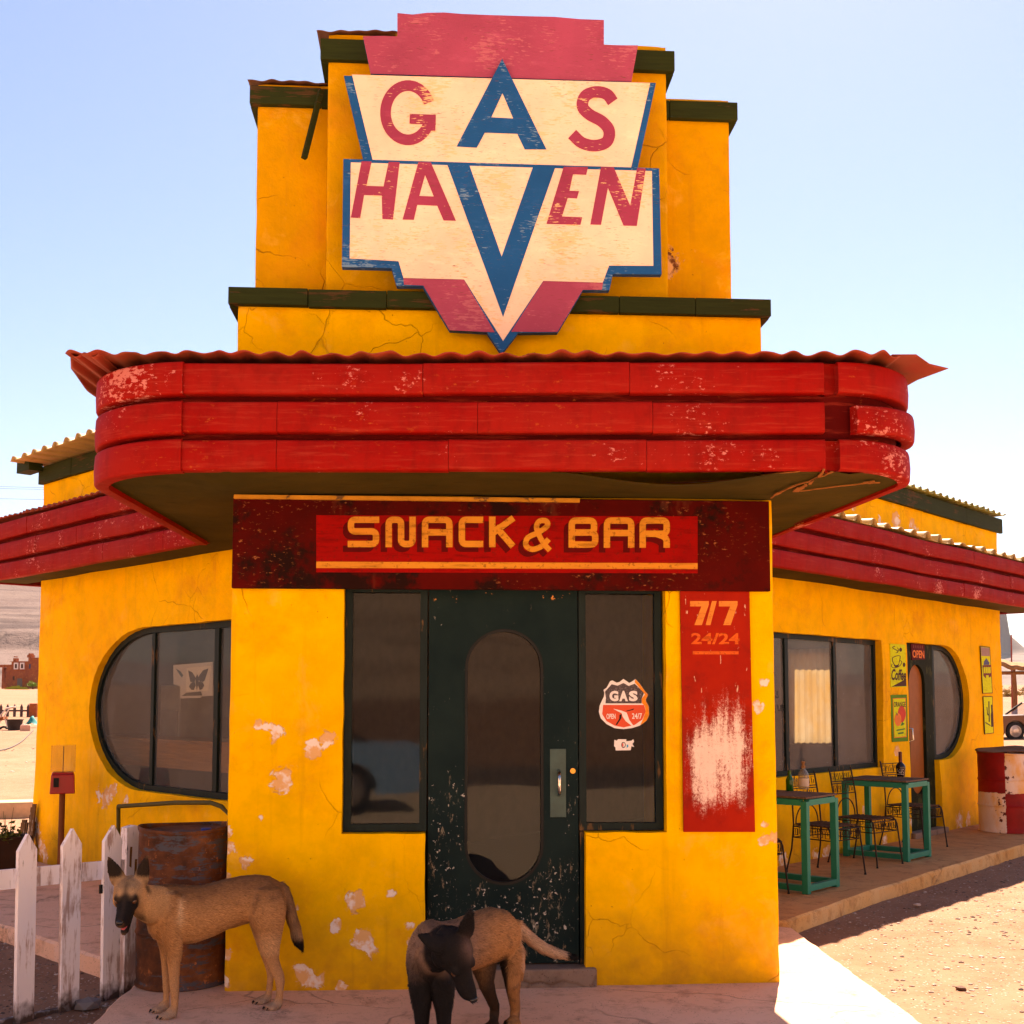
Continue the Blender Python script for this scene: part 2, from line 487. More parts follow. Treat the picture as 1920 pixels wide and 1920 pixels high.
def m_sign_paint(name, c, worn=.5, under=(.80, .52, .26), streak=(1, 1, 1)):
    g = G(name)
    n1 = g.noise(6, 6, .7, g.mp((1.0, 1.0, 3.0)))
    base = g.mix(g.ramp(g.noise(2.2, 5, .6), [(.35, 0.), (.7, 1.)]), c, tuple(x * .78 for x in c))
    base = g.mix(g.ramp(n1, [(.55, 0.), (.78, .5)]), base, tuple(min(1, x * 1.25 + .03) for x in c))
    fl = g.noise(22, 4, .6, g.mp((1, 1, 5)))
    a = g.m('ADD', g.m('MULTIPLY', fl, .6), g.m('MULTIPLY', g.noise(3.6, 4, .6, g.mp(loc=(4, 2, 6))), .6))
    cf = g.ramp(a, [(.70 - worn * .09, 0.), (.73 - worn * .09, .85)])
    base = g.mix(cf, base, under)
    ck = g.ramp(g.noise(30, 3, .6, g.mp((.7, .7, 9))), [(.645, 0.), (.68, .9)])
    base = g.mix(g.m('MULTIPLY', ck, g.ramp(g.noise(3, 2), [(.42, 0.), (.56, 1.)])), base, (.16, .07, .03))
    return g.out(base, .78, g.bump(g.m('SUBTRACT', n1, g.m('MULTIPLY', ck, .6)), .45, .006), spec=.12)
M_SPINK = m_sign_paint('faded_pink_paint', (.40, .070, .135), .3, (.48, .13, .17))
M_SLET = m_sign_paint('rose_letter_paint', (.36, .050, .112), .12)
M_SBLUE = m_sign_paint('blue_sign_paint', (.008, .095, .30), .25, (.16, .28, .42))
M_SCREAM = m_sign_paint('cream_sign_paint', (.97, .71, .54), .5, (.97, .55, .30))
M_SEDGE = m_sign_paint('blue_sign_edge', (.035, .10, .28), .2, (.10, .16, .3))

def m_glass(name, dust=.12, dustc=(.42, .36, .30), rough=.03):
    """old window glass: clear, mirror-like at a slant, filmed with dust"""
    g = G(name); t = g.t
    tr = g.N('ShaderNodeBsdfTransparent'); tr.inputs[0].default_value = (.82, .82, .80, 1)
    gl = g.N('ShaderNodeBsdfGlossy'); gl.inputs['Roughness'].default_value = rough
    g.L(gl.inputs['Normal'], g.bump(g.noise(2.5, 2), .04, .02))
    fr = g.N('ShaderNodeFresnel'); fr.inputs[0].default_value = 1.52
    geo = g.N('ShaderNodeNewGeometry'); front = g.m('SUBTRACT', 1.0, geo.outputs['Backfacing'])
    m1 = g.N('ShaderNodeMixShader'); g.L(m1.inputs[0], g.m('MULTIPLY', g.m('MULTIPLY', fr.outputs[0], .46), front, clamp=True)); g.L(m1.inputs[1], tr.outputs[0]); g.L(m1.inputs[2], gl.outputs[0])
    df = g.N('ShaderNodeBsdfDiffuse'); g.L(df.inputs[0], g.mix(g.noise(3, 4), dustc, tuple(x * .8 for x in dustc)))
    dn = g.m('ADD', g.m('MULTIPLY', g.ramp(g.noise(2.2, 6, .65, g.mp((1, 1, .6))), [(.3, .5), (.75, 1.5)]), dust),
             g.m('MULTIPLY', g.ramp(g.noise(60, 3, .6), [(.66, 0.), (.7, .5)]), g.ramp(g.noise(3, 3), [(.5, 0.), (.62, .7)])), clamp=True)
    m2 = g.N('ShaderNodeMixShader'); g.L(m2.inputs[0], g.m('MULTIPLY', dn, front)); g.L(m2.inputs[1], m1.outputs[0]); g.L(m2.inputs[2], df.outputs[0])
    g.L(g.o.inputs[0], m2.outputs[0])
    return g.mat
M_GLASS = m_glass('front_window_glass', .024, (.20, .27, .36))
M_GLASSL = m_glass('dusty_window_glass', .15, (.36, .38, .40))
M_GLASSR = m_glass('filmed_window_glass', .25, (.42, .42, .42))

def m_door():
    g = G('dark_green_door_paint')
    base = g.mix(g.ramp(g.noise(3, 5, .6), [(.35, 0.), (.7, 1.)]), (.005, .014, .016), (.010, .022, .022))
    st = g.noise(22, 6, .75, g.mp((1.8, 1.8, .6)))
    z = g.m('MULTIPLY', g.xyz()[2], .4)
    msk = g.m('ADD', g.m('MULTIPLY', g.noise(2.0, 4, .6), .8), g.ramp(z, [(.08, .16), (.2, .10), (.56, 0.)]))
    f1 = g.ramp(g.m('ADD', g.m('MULTIPLY', st, .75), g.m('MULTIPLY', msk, .5)), [(.695, 0.), (.745, .8)])
    base = g.mix(f1, base, g.mix(g.noise(9, 3), (.30, .16, .06), (.16, .24, .24)))
    f2 = g.ramp(g.m('ADD', g.m('MULTIPLY', g.noise(34, 4, .6), .7), g.m('MULTIPLY', msk, .45)), [(.68, 0.), (.705, .85)])
    base = g.mix(f2, base, (.50, .48, .44))
    f3 = g.m('MULTIPLY', g.ramp(g.noise(24, 4, .6, g.mp(loc=(5, 5, 5))), [(.66, 0.), (.68, 1.)]), g.ramp(z, [(.88, 0.), (.9, 1.)]))
    base = g.mix(f3, base, (.62, .26, .08))
    return g.out(base, .6, g.bump(g.m('ADD', st, g.m('MULTIPLY', f1, -.5)), .3, .004), spec=.05)
M_DOOR = m_door()

def m_concrete(name, c1, c2, c3, crack=1.0):
    g = G(name)
    base = g.mix(g.ramp(g.noise(.9, 6, .62), [(.32, 0.), (.7, 1.)]), c1, c2)
    base = g.mix(g.ramp(g.noise(6, 7, .7), [(.5, 0.), (.72, .8)]), base, c3)
    wv = g.warp(.5, 1.6)
    cr = g.m('MULTIPLY', g.ramp(g.vor(.7, 'DISTANCE_TO_EDGE', wv), [(0, 1.), (.007, 0.)]), g.ramp(g.noise(.8, 3), [(.42, 0.), (.52, 1.)]))
    base = g.mix(g.m('MULTIPLY', cr, .45 * crack), base, (.06, .03, .02))
    sp = g.ramp(g.vor(55, 'F1', g.warp(.02, 30)), [(.12, 1.), (.2, 0.)])
    sp = g.m('MULTIPLY', sp, g.ramp(g.noise(7, 3), [(.44, 0.), (.56, 1.)]))
    base = g.mix(g.m('MULTIPLY', sp, .85), base, (.09, .045, .028))
    dr = g.m('MULTIPLY', g.ramp(g.noise(1.3, 6, .72, g.mp(loc=(4, 7, 0))), [(.56, 0.), (.66, 1.)]), g.ramp(g.noise(28, 6, .8), [(.46, 0.), (.60, .75)]))
    base = g.mix(dr, base, (.14, .07, .045))
    h = g.m('ADD', g.m('MULTIPLY', g.noise(40, 6, .7), .4), g.noise(7, 5))
    h = g.m('SUBTRACT', h, g.m('MULTIPLY', cr, 1.2))
    return g.out(base, .92, g.bump(h, .6, .012), spec=.15)
M_SLAB = m_concrete('worn_pink_concrete', (.74, .43, .29), (.80, .50, .36), (.40, .21, .135))
M_TERR = m_concrete('worn_ochre_concrete', (.50, .225, .085), (.55, .28, .115), (.27, .11, .045))
M_KERB = m_concrete('painted_kerb_concrete', (.62, .32, .095), (.66, .42, .20), (.26, .105, .035))
M_STEP = m_concrete('grey_step_concrete', (.20, .14, .115), (.26, .19, .15), (.12, .085, .07))

def m_ground():
    g = G('gravelly_desert_soil')
    base = g.mix(g.ramp(g.noise(.22, 6, .6), [(.35, 0.), (.68, 1.)]), (.24, .125, .078), (.29, .165, .11))
    base = g.mix(g.ramp(g.noise(3.0, 6, .7), [(.45, 0.), (.7, .7)]), base, (.17, .082, .045))
    v = g.vor(38, 'F1', g.warp(.03, 20), 'Color')
    vd = g.vor(38, 'F1', g.warp(.03, 20))
    bw = g.N('ShaderNodeRGBToBW'); g.L(bw.inputs[0], v)
    st = g.m('MULTIPLY', g.ramp(vd, [(.22, 1.), (.36, 0.)]), g.ramp(bw.outputs[0], [(.52, 0.), (.56, 1.)]))
    sc_ = g.ramp(bw.outputs[0], [(.5, (.045, .028, .022)), (.60, (.13, .085, .065)), (.72, (.42, .33, .29))])
    base = g.mix(g.m('MULTIPLY', st, .8), base, sc_)
    h = g.m('ADD', g.m('MULTIPLY', st, .5), g.m('ADD', g.m('MULTIPLY', g.noise(60, 5, .7), .3), g.noise(5, 5)))
    return g.out(base, .95, g.bump(h, .7, .015), spec=.1)
M_GROUND = m_ground()

# ---------------------------------------------------------------- the building
_a, _b = atz(420, 1860), atz(1463, 1843)
F = Frame(_a, (_b - _a)[:2]); FW = float(np.linalg.norm((_b - _a)[:2]))      # the entrance block's front, 3.18 m wide
LW = Frame((-2.25, 9.32), (1, -1))              # left wing: u runs from its far end (negative) to the entrance block
RW = Frame((2.36, 11.20), (.669, .743))         # right wing: u runs away from the entrance block
LEND = LW.px(70, 1300)[0]; REND = RW.px(1878, 1270)[0]
SOF, FTOP = 2.825, 3.415
B = thing('snack_bar_building', 'yellow plastered roadside building with red banded canopy and stepped tower', 'building', (0, 6.9, 0))

# entrance block, front face with its T-shaped opening
CH = [(500, 1362, .020), (519, 1372, .026), (484, 1358, .018), (512, 1387, .012), (590, 1402, .028), (612, 1390, .028), (530, 1462, .040), (463, 1615, .022), (490, 1533, .016), (665, 1690, .034),
      (733, 1676, .016), (630, 1737, .024), (676, 1762, .030), (695, 1783, .022), (771, 1735, .016), (765, 1765, .010), (575, 1828, .034), (592, 1840, .03), (640, 1852, .02), (428, 1560, .018), (430, 1590, .022),
      (424, 1650, .022), (422, 1790, .02), (424, 1840, .022), (560, 1815, .02), (1422, 1325, .022), (1432, 1280, .018), (1432, 1575, .020), (1455, 1570, .018), (1433, 1545, .014), (560, 1700, .012)]
def chip_attr(mb, F, chips):
    cs = [(*F.px(x, y), r) for x, y, r in chips]
    out = np.zeros(len(mb.v))
    V = np.array(mb.v)
    U = (V - F.P) @ F.u; Z = V[:, 2]
    for a, b, r in cs:
        d = np.hypot(U - a, Z - b)
        out = np.maximum(out, np.clip(1.10 - .56 * d / (r * 1.5), 0, 1))
    return out
oz = 2.315
TH = [(F.px(643, 1300)[0], .872), (F.px(797, 1600)[0], .872), (F.px(797, 1700)[0], .075), (F.px(1098, 1700)[0], .075),
      (F.px(1099, 1565)[0], .870), (F.px(1250, 1560)[0], .868), (F.px(1250, 1300)[0], oz), (F.px(643, 1300)[0], oz)]
mb = MB()
wall_panel(mb, F, [(0, -.06), (FW, -.06), (FW, 2.86), (0, 2.86)], [TH], step=.03, wob=.010, rnd=.03, reveal=.13, rim=.006)
mb.build('front_wall', M_WALL, B, smooth=35, attrs={'chip': chip_attr(mb, F, CH)})
for nm, fr in (('left', Frame(F.w(0, 0, -4.2), F.n)), ('right', Frame(F.w(FW, 0, 0), -F.n))):
    mb = MB()
    u0, u1 = (0, 4.17) if nm == 'left' else (.03, 4.4)
    wall_panel(mb, fr, [(u0, -.06), (u1, -.06), (u1, 2.86), (u0, 2.86)], step=.10, wob=.006)
    mb.build('side_wall', M_WALL, B, smooth=60, attrs={'chip': np.zeros(len(mb.v))})

# tower: base tier, broad block, pilaster, each with weathered cap boards
def tier(name, U0, U1, Z0, Z1, N0, depth, mat, step=.05):
    mb = MB()
    wall_panel(mb, Frame(F.w(0, 0, N0), F.u), [(U0, Z0), (U1, Z0), (U1, Z1), (U0, Z1)], step=step, wob=.010, rnd=.02)
    for fr, L in ((Frame(F.w(U0, 0, N0 - depth), F.n), depth - .02), (Frame(F.w(U1, 0, N0 - .02), -F.n), depth - .02)):
        wall_panel(mb, fr, [(0, Z0), (L, Z0), (L, Z1), (0, Z1)], step=.2, wob=.004)
    mb.add([F.w(U0, Z1, N0 - .01), F.w(U1, Z1, N0 - .01), F.w(U1, Z1, N0 - depth), F.w(U0, Z1, N0 - depth)], [(0, 1, 2, 3)])
    mb.add([F.w(U0, Z0, N0 - depth), F.w(U1, Z0, N0 - depth), F.w(U1, Z1, N0 - depth), F.w(U0, Z1, N0 - depth)], [(3, 2, 1, 0)])
    return mb.build(name, mat, B, smooth=40, attrs={'chip': chip_attr(mb, F, [(1272, 455, .05), (1268, 468, .035), (1275, 445, .03), (1262, 438, .03), (1265, 545, .03), (1290, 550, .03)]) if name == 'tower_block' else np.zeros(len(mb.v))})
zt1 = F.px(700, 545, .03)[1]
tier('tower_base', 0.005, FW - .045, 2.86, zt1 - .002, -.004, 3.2, M_WALL)
nb, npil = -.36, -.12
zb = F.px(560, 160, nb)[1]; zp = F.px(900, 75, npil)[1]
UB = (F.px(480, 400, nb)[0], F.px(1370, 400, nb)[0]); UP = (F.px(612, 400, npil)[0], F.px(1252, 400, npil)[0])
tier('tower_block', UB[0], UB[1], zt1, zb - .002, nb, 2.2, M_TOWER)
tier('tower_pilaster', UP[0], UP[1], zt1, zp, npil, .6, M_TOWER)

def cap(U0, U1, Z0, Z1, N1, depth, over=.045):
    """dark green boards nailed round the head of a tier, front and both returns"""
    mb = MB(); t = .03
    k = 7
    us = np.linspace(U0 - over, U1 + over, k + 1)
    for i in range(k):
        a, b = random.uniform(-.004, .004), random.uniform(-.004, .004)
        mb.fbox(F, us[i] + (.0015 if i else 0), us[i + 1] - (.0015 if i < k - 1 else 0), Z0 + a * .6, Z1 + b * .6, N1, N1 + over + a)
    for s, U in ((-1, U0), (1, U1)):
        lo, hi = (U - over, U - .001) if s < 0 else (U + .001, U + over)
        mb.fbox(F, lo, hi, Z0 - .004, Z1 - .003, N1 - depth, N1 - .002)
    return mb.build('cap_board', M_GREENBOARD, B, bevel=.004)
b0, b1 = F.px(700, 577, .04)[1], F.px(700, 545, .04)[1]
cap(0.005, FW - .045, b0, b1, 0.0, 3.2, .048)
cap(UB[0], UB[1], F.px(540, 203, nb)[1], F.px(540, 170, nb)[1], nb, 2.2)
cap(UP[0], UP[1], F.px(640, 118, npil)[1], F.px(640, 80, npil)[1], npil, .6)
def torn_sheet(U0, U1, Z, N1, depth, mat, name='roof_sheet', amp=.012, lam=.11, over=.07, rag=.03):
    mb = MB(); n = int((U1 - U0) / .015); rows = [0, .04, .3, depth]
    vs = []
    for j, r in enumerate(rows):
        for i in range(n + 1):
            U = U0 + (U1 - U0) * i / n
            q = F.w(U, Z, N1 + over - r - (rag * (n3((U * 3, 1, 5), 1) + .5 * n3((U * 11, 3, 5), 1)) if j == 0 else 0))
            vs.append(q + np.array([0, 0, amp * math.sin(2 * math.pi * U / lam) + .012 * n3((U, r, 2), 3) - (.008 if j == 0 else 0)]))
    fs = [(j * (n + 1) + i, j * (n + 1) + i + 1, (j + 1) * (n + 1) + i + 1, (j + 1) * (n + 1) + i) for j in range(len(rows) - 1) for i in range(n)]
    mb.add(vs, fs)
    o = mb.build(name, mat, B, smooth=180)
    s = o.modifiers.new('solid', 'SOLIDIFY'); s.thickness = .003
    return o
torn_sheet(UB[0] - .06, UP[0] - .02, zb + .012, nb, 2.2, M_RUSTY, amp=.004, over=.045)
torn_sheet(UP[0] - .07, UP[0] + .42, zp + .014, npil, .6, M_RUSTY, amp=.004, over=.045)
mb = MB(); p = F.px(602, 168, nb + .1); q = F.px(570, 295, nb + .16)
mb.beam(F.w(*p, nb + .09), F.w(*q, nb + .15), .032, .03)
mb.build('loose_batten', M_GREENBOARD, B)

# wings: one tall wall each, window and door openings cut through
def dsh(F, top, bot, flip):
    return None
zw0, zw1 = LW.px(300, 1488)[1], LW.px(300, 1173)[1]
ul = LW.px(166, 1335)[0]
u_s = LW.px(262, 1178)[0]
hz = (zw0 + zw1) / 2; rz = (zw1 - zw0) / 2
LWIN = [(LW.px(470, 1490)[0], zw0)] + [(.55, zw0), (.55, zw1)] + arc(u_s + .12, hz, u_s + .12 - ul, rz, 90, 270, 22)
LWIN = [(.55, zw0), (.55, zw1)] + arc(u_s + .10, hz, u_s + .10 - ul, rz, 90, 270, 22)
ztl = LW.px(120, 878)[1]
mb = MB()
wall_panel(mb, LW, [(LEND, -.06), (1.0, -.06), (1.0, ztl), (LEND, ztl)], [LWIN], step=.055, wob=.014, rnd=0, reveal=.10, rim=.007)
chl = [(205, 1490, .05), (185, 1490, .04), (215, 1480, .03), (196, 1500, .04), (64, 1545, .05), (70, 1560, .05), (78, 1590, .05), (85, 1605, .04), (237, 1500, .03)]
mb.build('wing_wall', M_WALL, B, smooth=60, attrs={'chip': chip_attr(mb, LW, chl)})
# right wing
zr0, zr1 = RW.px(1560, 1448)[1], RW.px(1560, 1193)[1]
RWIN = [(-.45, zr0), (RW.px(1657, 1440)[0], zr0), (RW.px(1652, 1199)[0], zr1), (-.45, zr1)]
ud0, ud1 = RW.px(1703, 1300)[0], RW.px(1756, 1300)[0]
zd1 = RW.px(1725, 1206)[1]
uh1 = RW.px(1817, 1320)[0]; zh0 = RW.px(1775, 1424)[1]
rh = (zd1 - zh0) / 2; hh = (zd1 + zh0) / 2
RDOOR = [(ud0, .06), (ud1 + .10, .06), (ud1 + .05, zh0)] + [(a, b) for a, b in arc(ud1 + .28, hh, uh1 - ud1 - .28, rh, -90, 90, 20)] + [(ud0, zd1)]
ztr = RW.px(1700, 930)[1]
mb = MB()
wall_panel(mb, RW, [(-1.4, -.06), (REND, -.06), (REND, ztr), (-1.4, ztr)], [RWIN, RDOOR], step=.06, wob=.014, reveal=.11, rim=.007)
chr_ = [(1470, 1615, .06), (1560, 1600, .06), (1548, 1610, .05), (1530, 1605, .04), (1565, 1615, .05), (1620, 1520, .03), (1682, 1410, .04), (1712, 1540, .05), (1660, 1575, .04), (1800, 1540, .06), (1815, 1535, .05), (1680, 975, .06), (1710, 985, .05), (1600, 950, .03), (1650, 975, .03), (1719, 995, .04)]
mb.build('wing_wall', M_WALL, B, smooth=60, attrs={'chip': chip_attr(mb, RW, chr_)})

# footprint: rear walls, end walls, floor and the ceiling that shuts the rooms
lE = LW.w(LEND, 0); rE = RW.w(REND, 0)
lR = lE - LW.n * 4.0; rR = rE - RW.n * 4.0
MID = np.array([-.71, 13.4, 0])
fl, frr = F.w(0.02, 0, -.10), F.w(FW - .02, 0, -.10)
lj, rj = LW.w(.9, 0, -.05), RW.w(-1.3, 0, -.05)
POLY = [tuple(q[:2]) for q in (lE - LW.n * .02, lR, MID, rR, rE - RW.n * .02, RW.w(-1.3, 0, -.02), frr, fl, LW.w(.9, 0, -.02))]
def flat(name, z, mat, up=True, poly=POLY):
    v2, tr = tri2d(poly)
    mb = MB(); mb.add([(a, b, z) for a, b in v2], [t if up else tuple(reversed(t)) for t in tr])
    return mb.build(name, mat, B)
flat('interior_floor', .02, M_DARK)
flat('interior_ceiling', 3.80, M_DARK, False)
M_INT = m_simple('brown_interior_plaster', (.20, .13, .09), .9)
def rear(P, Q, holes=(), name='rear_wall'):
    fr = Frame(P, (Q - P)[:2]); L = float(np.linalg.norm((Q - P)[:2])); mb = MB()
    mb.prism(fr, [(0, -.05), (L, -.05), (L, 4.0), (0, 4.0)], -.12, 0, holes)
    mb.build(name, M_INT, B); return fr
rear(lR, lE - LW.n * .07, name='end_wall'); rear(MID, lR); rear(rR, MID)
RR = Frame(rE - RW.n * .07, (rR - rE)[:2])
_h = [RR.px(x, y) for x, y in ((1490, 1385), (1566, 1385), (1566, 1228), (1490, 1228))]
rear(rE - RW.n * .07, rR, [_h], name='end_wall')
# the sunlit curtain over the rear window
def m_curtain():
    g = G('thin_yellowed_curtain'); d = g.N('ShaderNodeBsdfDiffuse'); t = g.N('ShaderNodeBsdfTranslucent')
    c = g.mix(g.ramp(g.noise(3, 5, .65, g.mp((1, 1, .6))), [(.35, 0.), (.65, 1.)]), (.50, .29, .07), (.52, .40, .24))
    g.L(d.inputs[0], c); g.L(t.inputs[0], c); m = g.N('ShaderNodeMixShader'); m.inputs[0].default_value = .6
    g.L(m.inputs[1], d.outputs[0]); g.L(m.inputs[2], t.outputs[0]); g.L(g.o.inputs[0], m.outputs[0]); return g.mat
mb = MB(); us = [h[0] for h in _h]; zs = [h[1] for h in _h]; k = 60
u0, u1 = min(us) - .1, max(us) + .1; z0, z1 = min(zs) - .08, max(zs) + .08
vs = [RR.w(u0 + (u1 - u0) * i / k, z, -.16 + .006 * math.sin(i * .9) + .004 * math.sin(i * 2.3)) for z in (z0, z1) for i in range(k + 1)]
mb.add(vs, [(i, i + 1, k + 2 + i, k + 1 + i) for i in range(k)])
mb.build('curtain', m_curtain(), B, smooth=180)

# glazing ------------------------------------------------------------
def window(poly, F, N, pane_mat, bars, fw=.045, name='window', out=.02, parent=None):
    """a frame following the opening, a pane behind it and its upright bars"""
    ccw = poly if area2(poly) > 0 else list(reversed(poly))
    c = np.array(ccw); n = len(c); inn = []
    for i in range(n):
        a, b, d = Vector(c[i - 1]), Vector(c[i]), Vector(c[(i + 1) % n])
        d1, d2 = (b - a).normalized(), (d - b).normalized()
        m = Vector((-d1.y, d1.x)) + Vector((-d2.y, d2.x)); m.normalize()
        k = fw / max(.5, m.dot(Vector((-d1.y, d1.x))))
        inn.append((b.x + m.x * k, b.y + m.y * k))
    mb = MB(); mb.prism(F, ccw, N - .03, N + out, [inn])
    for u, wd in bars:
        zz = [q[1] for q in ccw]
        mb.fbox(F, u - wd / 2, u + wd / 2, min(zz) + fw + .001, max(zz) - fw - .001, N - .028, N + out - .004)
    root = mb.build(name, M_FRAME, parent or B, bevel=.004)
    mb = MB(); mb.prism(F, inn, N - .014, N - .008)
    mb.build('pane', pane_mat, root)
    return root
window(LWIN, LW, -.085, M_GLASSL, [(LW.px(285, 1330, -.07)[0], .055), (LW.px(404, 1330, -.07)[0], .07)], fw=.05)
window(RWIN, RW, -.09, M_GLASSR, [(RW.px(1477, 1330, -.07)[0], .07), (RW.px(1568, 1330, -.07)[0], .07)], fw=.05)
HALF = [(ud1 + .06, zh0 + .004)] + arc(ud1 + .28, hh, uh1 - ud1 - .284, rh - .004, -90, 90, 20) + [(ud1 + .06, zd1 - .004)]
window(HALF, RW, -.09, M_GLASSR, [], fw=.055)
# entrance: sidelights and the door
FN = -.095
wl = [(TH[0][0] + .004, .876), (F.px(800, 1400)[0], .876), (F.px(800, 1400)[0], oz - .004), (TH[0][0] + .004, oz - .004)]
wr = [(F.px(1089, 1400)[0], .874), (TH[5][0] - .004, .874), (TH[5][0] - .004, oz - .004), (F.px(1089, 1400)[0], oz - .004)]
window(wl, F, FN, M_GLASS, [], fw=.042); window(wr, F, FN, M_GLASS, [], fw=.042)
mb = MB()
dl, dr = F.px(800, 1400)[0], F.px(1089, 1400)[0]
mb.fbox(F, TH[1][0] + .002, dl - .002, .08, .872, FN - .03, FN + .02); mb.build('door_post', M_FRAME, B, bevel=.004); mb = MB(); mb.fbox(F, dr + .002, TH[4][0] - .002, .08, .868, FN - .03, FN + .02)
mb.build('door_post', M_FRAME, B, bevel=.004)
du0, du1 = F.px(803, 1400)[0], F.px(1087, 1400)[0]
ocu = F.px(947, 1400)[0]; orr = (F.px(1021, 1420)[0] - F.px(872, 1420)[0]) / 2
oz0, oz1 = F.px(947, 1664)[1], F.px(947, 1178)[1]
OV = arc(ocu, oz1 - orr, orr, orr, 0, 180, 20) + arc(ocu, oz0 + orr, orr, orr, 180, 360, 20)
mb = MB(); mb.prism(F, [(du0, .115), (du1, .115), (du1, oz - .006), (du0, oz - .006)], FN - .035, FN + .012, [OV])
D = mb.build('front_door', M_DOOR, B, bevel=.003)
OI = arc(ocu, oz1 - orr, orr - .016, orr - .016, 0, 180, 20) + arc(ocu, oz0 + orr, orr - .016, orr - .016, 180, 360, 20)
mb = MB(); mb.prism(F, [(a, b) for a, b in OV], FN - .03, FN + .016, [OI]); mb.build('glass_bead', M_BLACK, D, smooth=40)
mb = MB(); mb.prism(F, OI, FN - .014, FN - .008); mb.build('glass', M_GLASS, D)
M_PLATE = m_simple('dull_green_steel', (.035, .075, .07), .5, .3, .4, 14)
M_CHROME = m_simple('worn_chrome', (.62, .62, .60), .22, 1.0, .2, 20, .05)
mb = MB(); a, b = F.px(1034, 1535), F.px(1064, 1405); mb.fbox(F, a[0], b[0], a[1], b[1], FN + .0125, FN + .017); mb.build('handle_plate', M_PLATE, D, bevel=.002)
mb = MB(); hu, hz1 = F.px(1050, 1447); hz0 = F.px(1050, 1493)[1]
mb.tube([F.w(hu, hz0, FN + .017), F.w(hu, hz0 + .01, FN + .05), F.w(hu, hz0 + .04, FN + .068), F.w(hu, hz1 - .04, FN + .068), F.w(hu, hz1 - .01, FN + .05), F.w(hu, hz1, FN + .017)], .011, 10)
mb.build('handle', M_CHROME, D, smooth=60)
M_BRASS = m_simple('brass_lock', (.60, .30, .06), .35, .9, .3, 20, .1)
mb = MB(); k = F.px(1077, 1447)
mb.tube([F.w(*k, FN + .0125), F.w(*k, FN + .022)], .016, 14); mb.build('lock', M_BRASS, D, smooth=40)
mb = MB(); mb.fbox(F, TH[2][0] + .002, TH[3][0] + .06, -.05, .105, -.14, .035)
o = mb.build('doorstep', M_STEP, B, bevel=.012)
# right wing door
mb = MB(); d0, d1 = ud0 + .01, ud1 + .055
oc = (d0 + d1) / 2 - .03; ro = (d1 - d0) / 2 - .20
ot, ob = RW.px(1722, 1245)[1], RW.px(1735, 1490)[1]
OV2 = arc(oc, ot - ro, ro, ro, 0, 180, 14) + arc(oc, ob + ro, ro, ro, 180, 360, 14)
mb.prism(RW, [(d0, .07), (d1, .07), (d1, zd1 - .006), (d0, zd1 - .006)], -.12, -.07, [OV2])
D2 = mb.build('side_door', M_wd := m_wood_paint('worn_green_door_paint', (.012, .018, .008), (.07, .075, .025), .5, .7, (2, 2, .6)), B, bevel=.003)
M_AMBER = m_simple('brown_door_panel', (.30, .10, .022), .5)
mb = MB(); mb.prism(RW, [(a, b) for a, b in OV2], -.118, -.108); mb.build('door_panel', M_AMBER, D2)
mb = MB(); k = RW.px(1709, 1365); k2 = RW.px(1711, 1392)
mb.tube([RW.w(k[0], k[1], -.07), RW.w(k[0] + .02, k[1] - .01, .0), RW.w(k[0] + .02, k2[1] + .03, .01), RW.w(k[0], k2[1], -.06)], .012, 8)
mb.build('handle', M_CHROME, D2, smooth=60)
mb = MB(); mb.fbox(RW, ud0 - .03, ud1 + .12, -.03, .095, -.14, .06); mb.build('doorstep', M_STEP, B, bevel=.01)

# ---------------------------------------------------------------- the banded canopy
YF = 6.03
def zc(y): return float(aty(950, y, YF)[2])
BANDS = [(zc(885), zc(828)), (zc(815), zc(757)), (zc(742), zc(684))]
PL = [atz(390, 1018, SOF)[:2], atz(0, 1087, SOF)[:2]]
dL = (PL[1] - PL[0]) / np.linalg.norm(PL[1] - PL[0])
PR = [atz(1443, 1061, SOF)[:2], atz(1920, 1138, SOF)[:2]]
dR = (PR[1] - PR[0]) / np.linalg.norm(PR[1] - PR[0])
CLF, CRF = np.array([-2.245, 6.50]), np.array([2.135, 6.44])        # where the corner curves meet the sides
JL = PL[0]
sR = np.array([1.86, 8.9]) - CRF; sR /= np.linalg.norm(sR)
# right junction: side line meets the wing line
_m = np.array([[sR[0], -dR[0]], [sR[1], -dR[1]]]); _t = np.linalg.solve(_m, PR[0] - CRF); JR = CRF + sR * _t[0]
CL = PL[0] + dL * (abs(LEND) * 0 + float(np.dot((LW.w(LEND, 0)[:2] - PL[0]), dL)) + .52)
CR = PR[0] + dR * (float(np.dot((RW.w(REND, 0)[:2] - PR[0]), dR)) + .55)
nL = np.array([-dL[1], dL[0]]) * 1.0
if np.dot(nL, -LW.n[:2]) < 0: nL = -nL
nR = np.array([-dR[1], dR[0]])
if np.dot(nR, -RW.n[:2]) < 0: nR = -nR
def quart(p0, p1, corner, n=12):
    p0, p1, c = map(np.array, (p0, p1, corner))
    # an ellipse quarter between the two tangent points
    o = p0 + p1 - c
    return [o + (p0 - o) * math.cos(t) + (p1 - o) * math.sin(t) for t in np.linspace(0, math.pi / 2, n + 1)]
FA, FB = np.array([-1.735, YF]), np.array([1.615, YF - .015])
cornL = quart(CLF, FA, (-2.245, YF)); cornR = quart(FB, CRF, (2.135, YF - .015))
